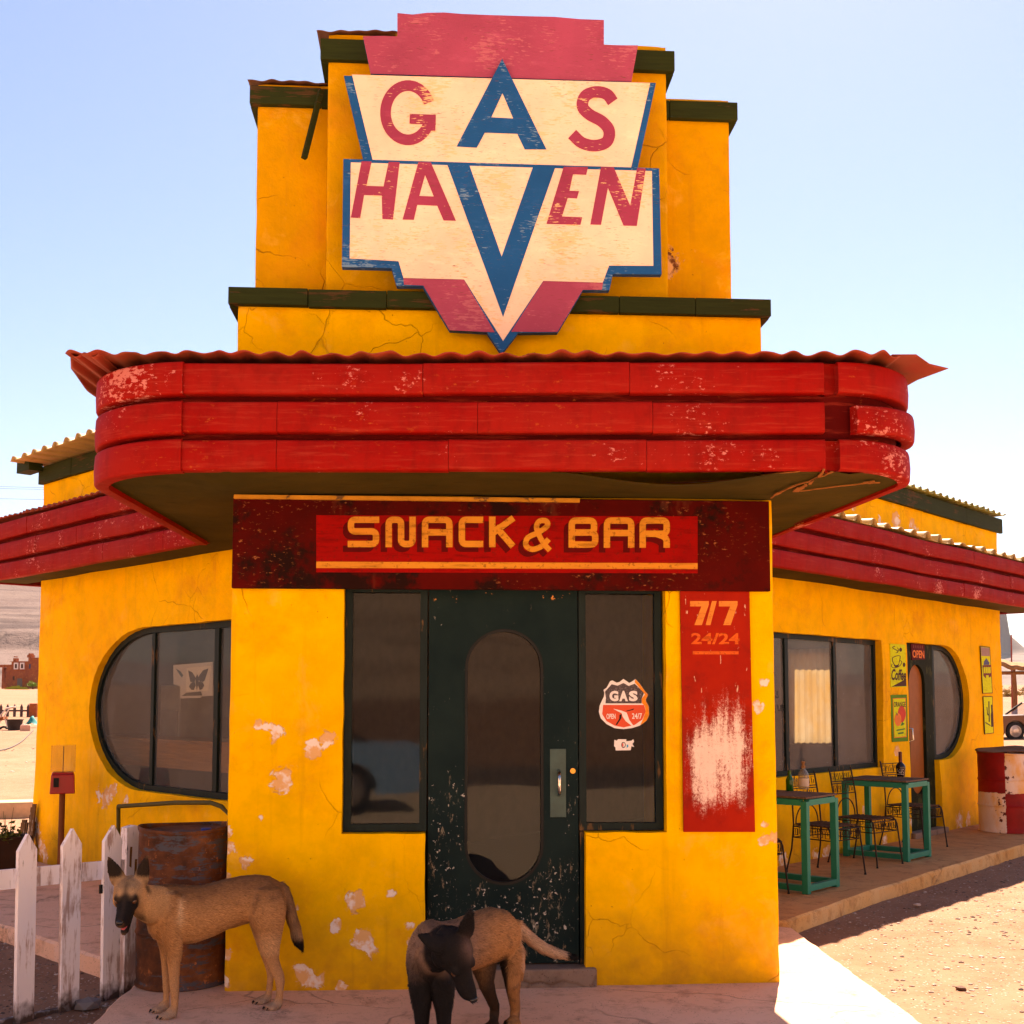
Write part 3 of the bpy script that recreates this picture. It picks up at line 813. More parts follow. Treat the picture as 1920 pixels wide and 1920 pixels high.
def sweep(mb, path, prof, closed_ends=True, mi=0, zfun=None):
    P = []
    for p in path:
        p = np.array(p[:2], float)
        if not P or np.linalg.norm(p - P[-1]) > 1e-4: P.append(p)
    k = len(P); m = len(prof); vs = []
    for i in range(k):
        t1 = P[i] - P[i - 1] if i else P[1] - P[0]; t2 = P[i + 1] - P[i] if i < k - 1 else t1
        t1 = t1 / np.linalg.norm(t1); t2 = t2 / np.linalg.norm(t2)
        n1, n2 = np.array([t1[1], -t1[0]]), np.array([t2[1], -t2[0]]); nn = n1 + n2; nn /= np.linalg.norm(nn)
        nn = nn / max(.5, nn @ n1)
        for d, z in prof:
            dz = zfun(P[i], i / (k - 1)) if zfun else 0
            vs.append((P[i][0] + nn[0] * d, P[i][1] + nn[1] * d, z + dz))
    fs = [(i * m + j, i * m + (j + 1) % m, (i + 1) * m + (j + 1) % m, (i + 1) * m + j) for i in range(k - 1) for j in range(m)]
    if closed_ends: fs += [tuple(range(m)), tuple(reversed(range((k - 1) * m, k * m)))]
    mb.add(vs, fs, mi)
def split(a, b, step=.12):
    a, b = np.array(a), np.array(b); k = max(1, int(np.linalg.norm(b - a) / step))
    return [a + (b - a) * i / k for i in range(k + 1)]
def band_prof(z0, z1, d=.05, base=0.0):
    return [(base - .018, z0), (base + d - .014, z0), (base + d - .004, z0 + .004), (base + d, z0 + .014), (base + d + .004, (z0 + z1) / 2), (base + d, z1 - .014), (base + d - .004, z1 - .004), (base + d - .014, z1), (base - .018, z1)]
def dent(amp, seed):
    return lambda P, t: amp * mnoise.noise(Vector((P[0] * .9 + seed, P[1] * .9, seed)))
# sheets of a band butt with a fine gap at the joints seen in the photograph
def joints(a, b, fr):
    a, b = np.array(a, float), np.array(b, float); f = [0] + list(fr) + [1]
    for i in range(len(f) - 1):
        L = np.linalg.norm(b - a); e = .0012 / L
        yield a + (b - a) * (f[i] + (e if i else 0)), a + (b - a) * (f[i + 1] - (e if i < len(f) - 2 else 0))
fronts = [(.155, .42, .725), (.155, .465, .735), (.38, .70)]
for (z0, z1), fr in zip(BANDS, fronts):
    mb = MB()
    for k, (a, b) in enumerate(joints(FA, FB, fr)):
        sweep(mb, split(a, b), band_prof(z0, z1, .045 + random.uniform(-.003, .003)), zfun=dent(.010, k + z0 * 7))
    mb.build('fascia_band', M_RED, B, smooth=50)
for k, (z0, z1) in enumerate(BANDS):
    for side in (0, 1):
        mb = MB()
        if side == 0:
            pth = split(JL + (CLF - JL) * .03, CLF, .2)[:-1] + cornL + [FA + np.array([.03, 0])]
            sweep(mb, pth, band_prof(z0 - .006, z1 + .004, .057, .006), zfun=lambda P, t: -.018 * max(0, 1 - abs(P[0] + 2.2) / .5))
        else:
            if k == 1:       # the sprung middle piece
                pth = [p + np.array([.012, -.012]) for p in cornR[2:]] + split(CRF, JR, .3)[1:]
                sweep(mb, pth, band_prof(z0 - .004, z1 - .022, .050, .012), zfun=lambda P, t: .012 * math.sin(t * 4))
            else:
                pth = [FB + np.array([.010, 0])] + cornR + split(CRF, JR, .3)[1:]
                sweep(mb, pth, band_prof(z0 - .004, z1 - .002, .045, .004), zfun=lambda P, t: .006 * math.sin(t * 9))
        mb.build('corner_band', M_RED, B, smooth=50)
for a, b, fr_ in ((CL, JL, [(.34, .62, .86), (.30, .50, .75), (.25, .58, .80)]), (JR, CR, [(.33, .62), (.25, .52, .80), (.16, .44, .66, .88)])):
    for (z0, z1), fr in zip(BANDS, fr_):
        mb = MB()
        for k, (p, q) in enumerate(joints(a, b, fr)):
            sweep(mb, split(p, q, .2), band_prof(z0, z1, .045 + random.uniform(-.003, .003)), zfun=dent(.012, k * 3 + z0))
        mb.build('fascia_band', M_RED, B, smooth=50)
for C, n, s in ((CL, nL, 0), (CR, nR, 1)):
    mb = MB()
    for z0, z1 in BANDS:
        e = [C + n * 3.0, C + n * .046] if s == 0 else [C + n * .046, C + n * 3.0]
        sweep(mb, e, band_prof(z0, z1))
    mb.build('end_band', M_RED, B, smooth=50)
WHOLE = [CL + nL * 3.0, CL, JL] + cornL + [FA] + cornR + [CRF, JR, CR, CR + nR * 3.0]
mb = MB()
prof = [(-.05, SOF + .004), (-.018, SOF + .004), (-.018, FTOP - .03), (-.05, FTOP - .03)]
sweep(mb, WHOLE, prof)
mb.build('backing_board', M_REDSHADE, B, smooth=40)

# soffit: sheets of board, warped, sagging away from the front edge on the right
mb = MB()
inner = [q + np.array([0, 0, 0]) for q in ()]
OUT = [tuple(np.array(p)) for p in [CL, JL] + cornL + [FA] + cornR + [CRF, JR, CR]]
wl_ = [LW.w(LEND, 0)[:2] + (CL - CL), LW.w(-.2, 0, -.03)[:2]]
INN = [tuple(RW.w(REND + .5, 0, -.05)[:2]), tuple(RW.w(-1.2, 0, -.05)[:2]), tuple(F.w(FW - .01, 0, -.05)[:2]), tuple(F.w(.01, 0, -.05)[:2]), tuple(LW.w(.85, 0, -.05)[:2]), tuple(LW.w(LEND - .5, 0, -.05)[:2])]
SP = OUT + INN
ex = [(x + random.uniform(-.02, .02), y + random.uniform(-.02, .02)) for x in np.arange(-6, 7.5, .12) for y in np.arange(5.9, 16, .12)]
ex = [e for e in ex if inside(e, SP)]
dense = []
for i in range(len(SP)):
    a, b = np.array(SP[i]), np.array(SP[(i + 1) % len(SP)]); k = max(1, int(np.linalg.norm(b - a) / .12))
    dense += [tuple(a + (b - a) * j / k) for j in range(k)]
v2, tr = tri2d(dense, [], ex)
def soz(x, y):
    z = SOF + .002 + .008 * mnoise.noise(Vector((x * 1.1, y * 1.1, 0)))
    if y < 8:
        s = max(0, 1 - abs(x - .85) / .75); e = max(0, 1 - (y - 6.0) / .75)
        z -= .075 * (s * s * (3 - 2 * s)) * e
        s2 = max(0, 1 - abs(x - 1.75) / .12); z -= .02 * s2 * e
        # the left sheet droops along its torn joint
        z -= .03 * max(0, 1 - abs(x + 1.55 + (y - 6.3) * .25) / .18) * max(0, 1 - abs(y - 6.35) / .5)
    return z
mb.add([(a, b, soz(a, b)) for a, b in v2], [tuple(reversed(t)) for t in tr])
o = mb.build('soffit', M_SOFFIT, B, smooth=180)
M_SPLIT = m_simple('split_raw_wood', (.36, .13, .03), .8, 0, .5, 20)
mb = MB()
def sliver(pts, wd=.02):
    P = [atz(x, y, SOF - .012) for x, y in pts]
    for a, b in zip(P, P[1:]):
        m_ = [a + (b - a) * t + np.array([random.uniform(-.012, .012), random.uniform(-.012, .012), 0]) * (0 < t < 1) for t in (0, .3, .55, .8, 1)]
        for p_, q_ in zip(m_, m_[1:]): mb.beam(p_, q_, wd * random.uniform(.25, .9), .005)
sliver([(1446, 934), (1480, 915), (1525, 899), (1560, 885)], .028); sliver([(1500, 921), (1555, 914), (1615, 907), (1650, 905)], .022)
sliver([(1492, 922), (1510, 908)], .05); sliver([(1620, 905), (1638, 902)], .04); sliver([(1518, 908), (1545, 880)], .02)
sliver([(1250, 905), (1330, 903), (1400, 897), (1440, 890), (1500, 884)], .012)
mb.build('split_edge', M_SPLIT, B)
# batten above the lettered board
M_YBAT = m_wood_paint('yellow_batten', (.62, .27, .03), (.2, .1, .04), .4)
mb = MB(); a, b = F.px(440, 936, .05), F.px(1086, 939, .05)
mb.fbox(F, a[0], b[0], SOF - .035, SOF - .012, .055, .085); mb.build('batten', M_YBAT, B, bevel=.002)

# corrugated roof over the canopy: wave runs along the front edge, edge torn and uneven
def corr_sheet(p0, p1, inward, depth, z, lam, amp, mat, over=.07, rise=.12, rag=.02, trap=False, name='roof_sheet', seed=0.0, res=.012, lift=None):
    p0, p1, inward = np.array(p0), np.array(p1), np.array(inward)
    L = float(np.linalg.norm(p1 - p0)); n = int(L / res); rows = [-over, -over + .03, .0, .25, depth]
    mb = MB(); vs = []
    for j, r in enumerate(rows):
        for i in range(n + 1):
            s = L * i / n; q = p0 + (p1 - p0) * i / n
            ph = 2 * math.pi * (s + .03 * mnoise.noise(Vector((s * 1.3, seed, 1)))) / lam
            wv = math.sin(ph)
            if trap: wv = max(-1, min(1, 2.6 * (wv - .55)))
            aa = amp * (1 + .9 * mnoise.noise(Vector((s * 1.1, seed + 3, 2))))
            jag = rag * (mnoise.noise(Vector((s * 4, seed, 7))) + .6 * mnoise.noise(Vector((s * 15, seed, 9)))) if j == 0 else 0
            xy = q + inward * (r + jag)
            zz = z + aa * wv + rise * max(0, r) / depth + .010 * mnoise.noise(Vector((s * .8, seed, 4))) + (lift(s / L, r) if lift else 0)
            vs.append((xy[0], xy[1], zz))
    fs = [(j * (n + 1) + i, j * (n + 1) + i + 1, (j + 1) * (n + 1) + i + 1, (j + 1) * (n + 1) + i) for j in range(len(rows) - 1) for i in range(n)]
    mb.add(vs, fs)
    o = mb.build(name, mat, B, smooth=180)
    m = o.modifiers.new('solid', 'SOLIDIFY'); m.thickness = .003
    return o
ZR = FTOP + .018
corr_sheet((-2.32, YF), (2.02, YF - .01), (0, 1), 3.6, ZR,  .150, .009, M_CORR, rag=.06, seed=1, over=.052)
# the two corner flaps
mb = MB()
tl = [(-2.33, 6.06, ZR), (*atz(133, 694, ZR)[:2], ZR - .0), (-2.42, 6.62, ZR - .03), (-2.36, 6.9, ZR - .02), (-2.2, 6.7, ZR), (-2.2, 6.06, ZR)]
def fan_sheet(pts, amp, lam, ax):
    P = np.array(pts); poly = [tuple(p[:2]) for p in P]
    bb0, bb1 = P[:, :2].min(0), P[:, :2].max(0)
    ex = [(x, y) for x in np.arange(bb0[0], bb1[0], .012) for y in np.arange(bb0[1], bb1[1], .04) if inside((x, y), poly)]
    v2, tr = tri2d(poly, [], ex)
    c = P.mean(0)
    vs = [(a, b, c[2] + amp * math.sin(2 * math.pi * (a if ax == 0 else b) / lam)) for a, b in v2]
    mb.add(vs, tr)
q = atz(133, 694, ZR)
fan_sheet([(-2.30, 6.0, ZR), (q[0], q[1], ZR), (-2.47, 6.75, ZR), (-2.40, 7.6, ZR), (-2.15, 7.6, ZR), (-2.15, 6.0, ZR)], .012, .09, 0)
o = mb.build('torn_roof_flap', M_CORR, B, smooth=180); m_ = o.modifiers.new('solid', 'SOLIDIFY'); m_.thickness = .003; mb = MB()
q = atz(1778, 681, ZR + .02); q2 = atz(1706, 726, ZR)
fan_sheet([(1.98, 6.0, ZR + .02), (2.12, 6.04, ZR), (q[0] - .12, q[1] - .05, ZR), (q[0], q[1], ZR), (q[0] - .08, q[1] + .25, ZR), (2.22, 7.0, ZR), (2.15, 7.6, ZR), (1.98, 7.6, ZR)], .010, .5, 0)
o = mb.build('torn_roof_flap', M_CORR, B, smooth=180); m_ = o.modifiers.new('solid', 'SOLIDIFY'); m_.thickness = .003
corr_sheet(CL, JL + (JL - CL) / np.linalg.norm(JL - CL) * 1.2, -LW.n[:2], .55, ZR, .11, .010, M_CORR, rag=.02, seed=5, over=.05, rise=.05)
corr_sheet(JR + (JR - CR) / np.linalg.norm(JR - CR) * .6, CR, -RW.n[:2], .60, ZR + .01, .335, .030, M_CORRY, rag=.01, seed=8, over=.05, rise=.05, trap=True)
# heads of the wing walls: boards and corrugated sheet above
def wing_head(Fm, u0, u1, z, mat, lam, amp, trap, over, h, seed, endside):
    mb = MB(); k = 6; us = np.linspace(u0, u1, k + 1)
    for i in range(k):
        a = random.uniform(-.004, .004)
        mb.fbox(Fm, us[i] + (.0015 if i else 0), us[i + 1] - (.0015 if i < k - 1 else 0), z - h * .85 + a, z + .06 + a, .001, .05 + a)
    mb.build('cap_board', M_GREENBOARD, B, bevel=.004)
    p0, p1 = Fm.w(u0, 0)[:2], Fm.w(u1, 0)[:2]
    return corr_sheet(p0, p1, -Fm.n[:2], 4.1, z + .11, lam, amp, mat, over=over, rise=-.25, rag=.01, trap=trap, seed=seed)
zl_t = LW.px(120, 868)[1]; zr_t = RW.px(1780, 955)[1]
wing_head(LW, LEND - .02, .9, ztl, M_CORRY, .24, .022, True, .34, .13, 11, 0)
wing_head(RW, -1.2, REND + .09, ztr, M_CORRG, .20, .022, True, .10, .16, 15, 1)
mb = MB(); mb.fbox(LW, LEND - .20, LEND + .10, ztl + .01, ztl + .16, .06, .20); mb.build('beam_end', M_GREENBOARD, B)
mb = MB(); mb.add([(a, b, min(ztl, ztr) - .03) for a, b in tri2d(POLY)[0]], tri2d(POLY)[1]); mb.build('roof_deck', M_DARK, B)

# ---------------------------------------------------------------- ground, pavements and terraces
def kind(o, k='structure'):
    o['kind'] = k; return o
GZ = -.085
def gh(x, y):
    """height of the ground sheet: flat round the building, rising to the left and far right"""
    r = math.hypot(x, y); az = x / max(y, .1) if y > 0 else (9 if x > 0 else -9)
    z = GZ + .015 * mnoise.noise(Vector((x * .35, y * .35, 0)))
    if r > 40:
        z += .0155 * (min(r, 420) - 40) + .006 * max(0, r - 420)
        z += .22 * min(1, (r - 40) / 60) * mnoise.noise(Vector((x * .03, y * .03, 1)))
    return z
rr = [0.0] + list(np.concatenate([np.linspace(.4, 16, 60), np.geomspace(17, 6000, 70)]))
nA = 180
vs = [(0, 4, gh(0, 4))]; fs = []
for i, r in enumerate(rr[1:]):
    for j in range(nA):
        a = 2 * math.pi * j / nA; x, y = r * math.cos(a), 4 + r * math.sin(a)
        vs.append((x, y, gh(x, y)))
for j in range(nA): fs.append((0, 1 + j, 1 + (j + 1) % nA))
for i in range(len(rr) - 2):
    o = 1 + i * nA
    for j in range(nA): fs.append((o + j, o + nA + j, o + nA + (j + 1) % nA, o + (j + 1) % nA))
mb = MB(); mb.add(vs, fs); kind(mb.build('ground', M_GROUND, smooth=180))

def paving(name, poly, z, mat, kerbmat, thick=.3, rough=.012, step=.12, bev=.02):
    """a cast slab with an uneven top and a worn, crumbly rim"""
    mb = MB(); P = []
    if area2(poly) < 0: poly = list(reversed(poly))
    for i in range(len(poly)):
        a, b = np.array(poly[i]), np.array(poly[(i + 1) % len(poly)]); L = np.linalg.norm(b - a); k = max(1, int(L / .05))
        nn = np.array([b[1] - a[1], a[0] - b[0]]) / L
        for j in range(k):
            q = a + (b - a) * j / k
            w_ = (.014 * mnoise.noise(Vector((q[0] * 3, q[1] * 3, 1))) + .007 * mnoise.noise(Vector((q[0] * 14, q[1] * 14, 2)))) if j else 0
            P.append(tuple(q + nn * w_))
    bb0, bb1 = np.min(P, 0), np.max(P, 0)
    c = np.mean(P, 0)
    def ins(d):
        out = []
        n = len(P)
        for i in range(n):
            t = Vector(P[(i + 1) % n]) - Vector(P[i - 1]); t.normalize(); out.append((P[i][0] - t.y * d, P[i][1] + t.x * d))
        return out
    I = ins(bev)
    ex = [(x, y) for x in np.arange(bb0[0], bb1[0], step) for y in np.arange(bb0[1], bb1[1], step) if inside((x, y), I)]
    v2, tr = tri2d(I, [], ex)
    top = lambda x, y: z + rough * .5 * mnoise.noise(Vector((x * .9, y * .9, 3)))
    mb.add([(a, b, top(a, b)) for a, b in v2], tr, 0)
    n = len(P)
    ring = [(a, b, top(a, b)) for a, b in I] + [(p[0], p[1], z - bev * (.8 + .5 * mnoise.noise(Vector((p[0] * 9, p[1] * 9, 4))))) for p in P] + [(p[0], p[1], z - thick) for p in P]
    mb.add(ring, [(i + n * k, i + n * (k + 1), (i + 1) % n + n * (k + 1), (i + 1) % n + n * k) for k in (0, 1) for i in range(n)], [1] * (2 * n))
    return kind(mb.build(name, [mat, kerbmat], smooth=50))
paving('front_pavement', [(-2.13, 3.2), (2.13, 3.2), (2.10, 6.1), (2.02, 8.6), (1.2, 9.2), (-1.3, 9.2), (-2.22, 7.35), (-2.14, 6.1)], 0.0, M_SLAB, M_SLAB)
M_BOUNCE = m_concrete('pale_bounce_concrete', (.74, .52, .34), (.78, .57, .39), (.66, .45, .29))
paving('bounce_forecourt', [(-16, -8.3), (16, -8.3), (16, 2.2), (2.6, 3.19), (-2.6, 3.19), (-16, 2.2)], -.02, M_BOUNCE, M_BOUNCE, step=.5)  # unseen pale apron behind the camera, added to bounce light onto the front
kz = .035
k0, k1, k2 = atz(1477, 1726, kz)[:2], atz(1637, 1669, kz)[:2], atz(1914, 1585, kz)[:2]
dk = (k2 - k1) / np.linalg.norm(k2 - k1)
paving('right_terrace', [tuple(k0), tuple(k1), tuple(k2 + dk * 3.5), tuple(RW.w(REND + 2.4, 0, -.3)[:2]), tuple(RW.w(-.9, 0, -.2)[:2]), (1.45, 8.6)], kz, M_TERR, M_KERB)
l0, l1 = atz(190, 1797, kz)[:2], atz(0, 1733, kz)[:2]
dl_ = (l1 - l0) / np.linalg.norm(l1 - l0)
paving('left_terrace', [(-2.2, 7.12), tuple(LW.w(.9, 0, -.2)[:2]), tuple(LW.w(LEND - 2.5, 0, -.2)[:2]), tuple(l1 + dl_ * 3.5), tuple(l0)], kz, M_SLAB, M_SLAB)
# loose stones
def m_stone():
    g = G('loose_stone'); c = g.ramp(g.noise(6, 2), [(.38, (.06, .038, .03)), (.5, (.20, .13, .10)), (.66, (.46, .38, .34))])
    return g.out(c, .9)
mb = MB(); ico = None
bm = bmesh.new(); bmesh.ops.create_icosphere(bm, subdivisions=1, radius=1); iv = [tuple(v.co) for v in bm.verts]; iff = [tuple(v.index for v in f.verts) for f in bm.faces]; bm.free()
def stone(x, y, z, r):
    a = random.uniform(0, 6.3); sx, sy, sz = r * random.uniform(.7, 1.3), r * random.uniform(.7, 1.3), r * random.uniform(.4, .8)
    ca, sa = math.cos(a), math.sin(a); sd = random.random() * 50
    mb.add([(x + (vx * sx * ca - vy * sy * sa) * (1 + .35 * mnoise.noise(Vector((vx * 2 + sd, vy * 2, vz * 2)))), y + (vx * sx * sa + vy * sy * ca), z + vz * sz * (1 + .3 * mnoise.noise(Vector((vx * 2, vy * 2 + sd, vz))))) for vx, vy, vz in iv], iff)
TERR = [[tuple(k0), tuple(k1), tuple(k2 + dk * 3.5), tuple(RW.w(REND + 2.4, 0, -.3)[:2]), (1.3, 9.2), (1.2, 8)], [(-2.2, 7.0), (-2, 12), tuple(LW.w(LEND - 2.5, 0, -.2)[:2]), tuple(l1 + dl_ * 3.5), tuple(l0)]]
def scatter(n, x0, x1, y0, y1, r0, r1):
    c = 0
    while c < n:
        x, y = random.uniform(x0, x1), random.uniform(y0, y1)
        if abs(x) < 2.25 and y < 9.5: continue
        if any(inside((x, y), t) for t in TERR): continue
        stone(x, y, gh(x, y), r0 * (r1 / r0) ** (random.random() ** 2.2)); c += 1
scatter(11000, 2.1, 9, 5.6, 16, .004, .020)
scatter(1500, -4.2, -2.1, 5.6, 8.5, .004, .018)
scatter(1200, -30, -6, 12, 60, .012, .06); scatter(900, 7, 30, 14, 60, .012, .06)
o = kind(mb.build('loose_stones', m_stone()), 'stuff'); tag(o, 'small pale and dark stones scattered over the gravelly ground', 'stones')
mb = MB(); p = atz(1720, 1701, GZ); stone(p[0], p[1], GZ + .02, .035); o = mb.build('stone', m_stone()); tag(o, 'fist sized pale stone on the shadow edge beside the right kerb', 'stone')
mb = MB(); p = atz(1802, 1858, GZ); stone(p[0], p[1], GZ + .015, .03); o = mb.build('stone', m_simple('dark_stone', (.12, .05, .03))); tag(o, 'dark brown stone lying in the sunlit gravel at the lower right', 'stone')

# ---------------------------------------------------------------- lettered boards
def z1(zx, zy): return (400 + zx * .541667, zy * .541667)
NS = .055                              # the big sign hangs just clear of the cap board
S = thing('gas_sign', 'large shaped wooden sign lettered GAS HAVEN in red and blue on the tower front', 'sign', tuple(F.w(1.6, 3.6, NS)))
def P1(pts, N): return [F.px(*z1(*p), N) for p in pts]
def plate(pts, N0, N1, mat, name, parent=S, holes=(), side=None, f=P1):
    mb = MB(); mb.prism(F, f(pts, N1), N0, N1, [f(h, N1) for h in holes], 0, 1 if side else None)
    return mb.build(name, [mat, side] if side else mat, parent)
top = [(637, 45), (690, 50), (740, 44), (800, 43), (860, 48), (960, 52), (1090, 56), (1180, 58), (1270, 66), (1352, 69), (1352, 156), (1470, 157), (1447, 283), (545, 255), (518, 125), (580, 124), (637, 126)]
plate(top, NS, NS + .026, M_SPINK, 'top_board', side=M_SEDGE)
up = [(452, 262), (1532, 287), (1468, 585), (520, 556)]
plate(up, NS + .001, NS + .045, M_SBLUE, 'upper_board', side=M_SEDGE)
lo = [(450, 550), (520, 552), (1466, 580), (1543, 583), (1552, 950), (1383, 948), (1371, 1005), (1280, 1004), (1192, 1151), (1055, 1152), (998, 1225), (947, 1150), (818, 1143), (725, 990), (635, 990), (617, 928), (445, 924)]
# the lower board lies a little proud of the upper one
plate(lo, NS + .002, NS + .050, M_SBLUE, 'lower_board', side=M_SEDGE)
N2 = NS + .0505
plate([(480, 258), (1512, 287), (1446, 581), (552, 555)], NS + .046, NS + .048, M_SCREAM, 'cream_panel')
plate([(476, 562), (1518, 592), (1523, 920), (1370, 919), (1348, 978), (1142, 972), (1003, 1180), (868, 967), (658, 962), (641, 904), (472, 894)], N2, N2 + .002, M_SCREAM, 'cream_panel')
for nm, pts in (('l', [(658, 963), (867, 968), (974, 1150), (818, 1143), (727, 988), (660, 985)]), ('r', [(1143, 973), (1349, 979), (1345, 1003), (1279, 1003), (1191, 1149), (1031, 1148)])):
    plate(pts, N2, N2 + .0022, M_SPINK, 'pink_panel')
# letters
mb = MB()
def letter(pts, N, holes=()): mb.prism(F, P1(pts, N), N - .0015, N, [P1(h, N) for h in holes])
NU, NL = NS + .050, N2 + .0042
letter([(1000, 203), (1153, 517), (1078, 517), (1052, 463), (940, 459), (912, 511), (842, 507)], NU + .001, [[(1001, 322), (1038, 410), (962, 406)]])
letter([(808, 565), (885, 568), (998, 888), (1108, 573), (1185, 575), (1003, 1097)], NL)
mb.build('blue_lettering', M_SBLUE, S)
mb = MB()
g_ = [(674 + 78 * math.cos(math.radians(a)), 390 - 94 * math.sin(math.radians(a))) for a in np.linspace(22, 338, 40)]
letter(stroke(g_, 37), NU + .001)
letter([(733, 410), (770, 410), (768, 455), (732, 448)], NU + .0022)
letter([(680, 394), (770, 397), (770, 432), (679, 428)], NU + .0016)
s_ = catmull([(1383, 352), (1362, 326), (1325, 318), (1288, 332), (1278, 368), (1302, 396), (1345, 420), (1370, 452), (1362, 490), (1322, 504), (1276, 494), (1242, 464)], 6)
letter(stroke(s_, 40), NU + .001)
letter([(513, 558), (548, 559), (530, 643), (589, 645), (607, 560), (645, 561), (622, 760), (585, 758), (583, 677), (522, 675), (508, 755), (476, 753)], NL)
letter([(710, 560), (753, 562), (840, 764), (797, 763), (775, 712), (706, 709), (694, 761), (655, 760)], NL, [[(733, 606), (763, 680), (713, 678)]])
letter([(1213, 577), (1297, 578), (1291, 605), (1245, 603), (1233, 660), (1266, 661), (1259, 687), (1227, 685), (1207, 749), (1277, 752), (1271, 778), (1153, 775)], NL)
letter([(1342, 578), (1386, 579), (1443, 712), (1467, 582), (1497, 583), (1466, 782), (1420, 781), (1366, 650), (1342, 778), (1305, 777)], NL)
mb.build('rose_lettering', M_SLET, S)

# SNACK & BAR
def m_snack():
    g = G('grimy_red_fascia_board')
    base = g.mix(g.ramp(g.noise(2, 5, .65), [(.35, 0.), (.7, 1.)]), (.085, .0025, .0015), (.042, .002, .0015))
    gr = g.m('ADD', g.m('MULTIPLY', g.noise(3, 5, .65, g.mp(loc=(2, 9, 4))), .9), g.m('MULTIPLY', g.noise(22, 4, .7), .25))
    base = g.mix(g.ramp(gr, [(.58, 0.), (.68, .9)]), base, (.010, .004, .003))
    sm = g.ramp(g.noise(1.3, 5, .65, g.mp((1.6, 1.6, .8), loc=(6, 1, 3))), [(.60, 0.), (.70, .6)]); base = g.mix(sm, base, (.20, .06, .03))
    rb = g.m('MULTIPLY', g.ramp(g.noise(28, 5, .7, g.mp((1, 1, 2))), [(.60, 0.), (.66, .8)]), g.ramp(g.noise(1.8, 3), [(.48, 0.), (.62, 1.)]))
    base = g.mix(rb, base, (.36, .13, .05))
    return g.out(base, .75, g.bump(g.noise(7, 5), .3, .006), spec=.05)
def m_panel(name, c, c2, w=.5):
    g = G(name)
    base = g.mix(g.ramp(g.noise(3, 5, .65), [(.35, 0.), (.7, 1.)]), c, c2)
    cr = g.noise(9, 6, .7, g.mp((.6, .6, 4)))
    base = g.mix(g.ramp(cr, [(.52, 0.), (.66, w)]), base, tuple(x * .28 for x in c))
    base = g.mix(g.m('MULTIPLY', g.ramp(g.noise(40, 4, .7), [(.575, 0.), (.64, .9)]), w), base, (.05, .010, .006))
    return g.out(base, .7, g.bump(cr, .3, .004), spec=.06)
SB = thing('fascia_sign', 'long dark red board painted SNACK & BAR in yellow above the entrance door', 'sign', tuple(F.w(1.59, 2.3, .0)))
def P0(pts, N): return [F.px(*p, N) for p in pts]
NB = .055
a, b = F.px(434, 1103, NB), F.px(1442, 934, NB)
mb = MB(); mb.fbox(F, a[0], b[0], a[1] + .002, SOF - .012, .012, NB); mb.build('board', m_snack(), SB, bevel=.004)
plate([(593, 966), (1308, 968), (1308, 1075), (593, 1073)], NB + .0005, NB + .002, m_panel('bright_red_panel', (.30, .0035, .003), (.22, .003, .003)), 'red_panel', SB, f=P0)
M_SBY = m_panel('worn_yellow_lettering', (.62, .27, .03), (.55, .21, .03), .6)
M_SBS = m_panel('dark_red_letter_shadow', (.10, .0025, .003), (.075, .0025, .003), .4)
def snack(mb, N, dx=0, dy=0):
    t, r = 12.0, 9
    def L(x0, x1, y0, y1, strokes):
        for st in strokes:
            ps = [(x0 + t / 2 + u * (x1 - x0 - t) + dx, y0 + t / 2 + (1 - v) * (y1 - y0 - t) + dy) for u, v, *_ in st]
            # square ends reach the box edge
            def ext(p, q):
                d = Vector(p) - Vector(q); d.normalize(); return (p[0] + d.x * t / 2, p[1] + d.y * t / 2)
            ps[0] = ext(ps[0], ps[1]); ps[-1] = ext(ps[-1], ps[-2])
            N_ = N + .0003 * strokes.index(st)
            mb.prism(F, [F.px(*p, N_) for p in stroke(fillet(ps, r), t)], N_ - .0008, N_)
    y = (968.5, 1026)
    L(652, 711, *y, [[(1, 1), (0, 1), (0, .52), (1, .52), (1, 0), (0, 0)]])
    L(722.8, 779.5, *y, [[(0, 0), (0, 1), (.52, 1), (.52, 0), (1, 0), (1, 1)]])
    L(791, 848.6, *y, [[(0, 0), (0, 1), (1, 1), (1, 0)], [(.1, .48), (.9, .48)]])
    L(860, 906, *y, [[(1, 1), (0, 1), (0, 0), (1, 0)]])
    L(917, 964, *y, [[(0, 0), (0, 1)], [(.12, .5), (1, 1)], [(.30, .62), (1, 0)]])
    y = (970, 1027)
    L(1066, 1122, *y, [[(0, 0), (0, 1), (.95, 1), (.95, .5), (.27, .5)], [(.5, .5), (1, .5), (1, 0), (.27, 0)]])
    L(1132, 1189.5, *y, [[(0, 0), (0, 1), (1, 1), (1, 0)], [(.1, .48), (.9, .48)]])
    L(1199, 1256, *y, [[(0, 0), (0, 1), (1, 1), (1, .45), (.27, .45)], [(.55, .45), (1, .30), (1, 0)]])
    amp = catmull([(1028, 1012), (1016, 1024), (998, 1030), (986, 1022), (990, 1008), (1010, 998), (1026, 986), (1024, 977), (1012, 977), (1006, 988), (1012, 1006), (1022, 1022), (1030, 1031)], 5)
    mb.prism(F, [F.px(p[0] + dx, p[1] + dy, N) for p in stroke(amp, 10)], N - .0008, N) if False else None
    for i in range(len(amp) - 1):
        q = [(p[0] + dx, p[1] + dy) for p in amp[i:i + 2]]
        d = Vector(q[1]) - Vector(q[0]); d.normalize()
        q = [(q[0][0] - d.x * 1.5, q[0][1] - d.y * 1.5), (q[1][0] + d.x * 1.5, q[1][1] + d.y * 1.5)]
        NN = N + .00004 * i
        mb.prism(F, [F.px(*p, NN) for p in stroke(q, 10)], NN - .0008, NN)
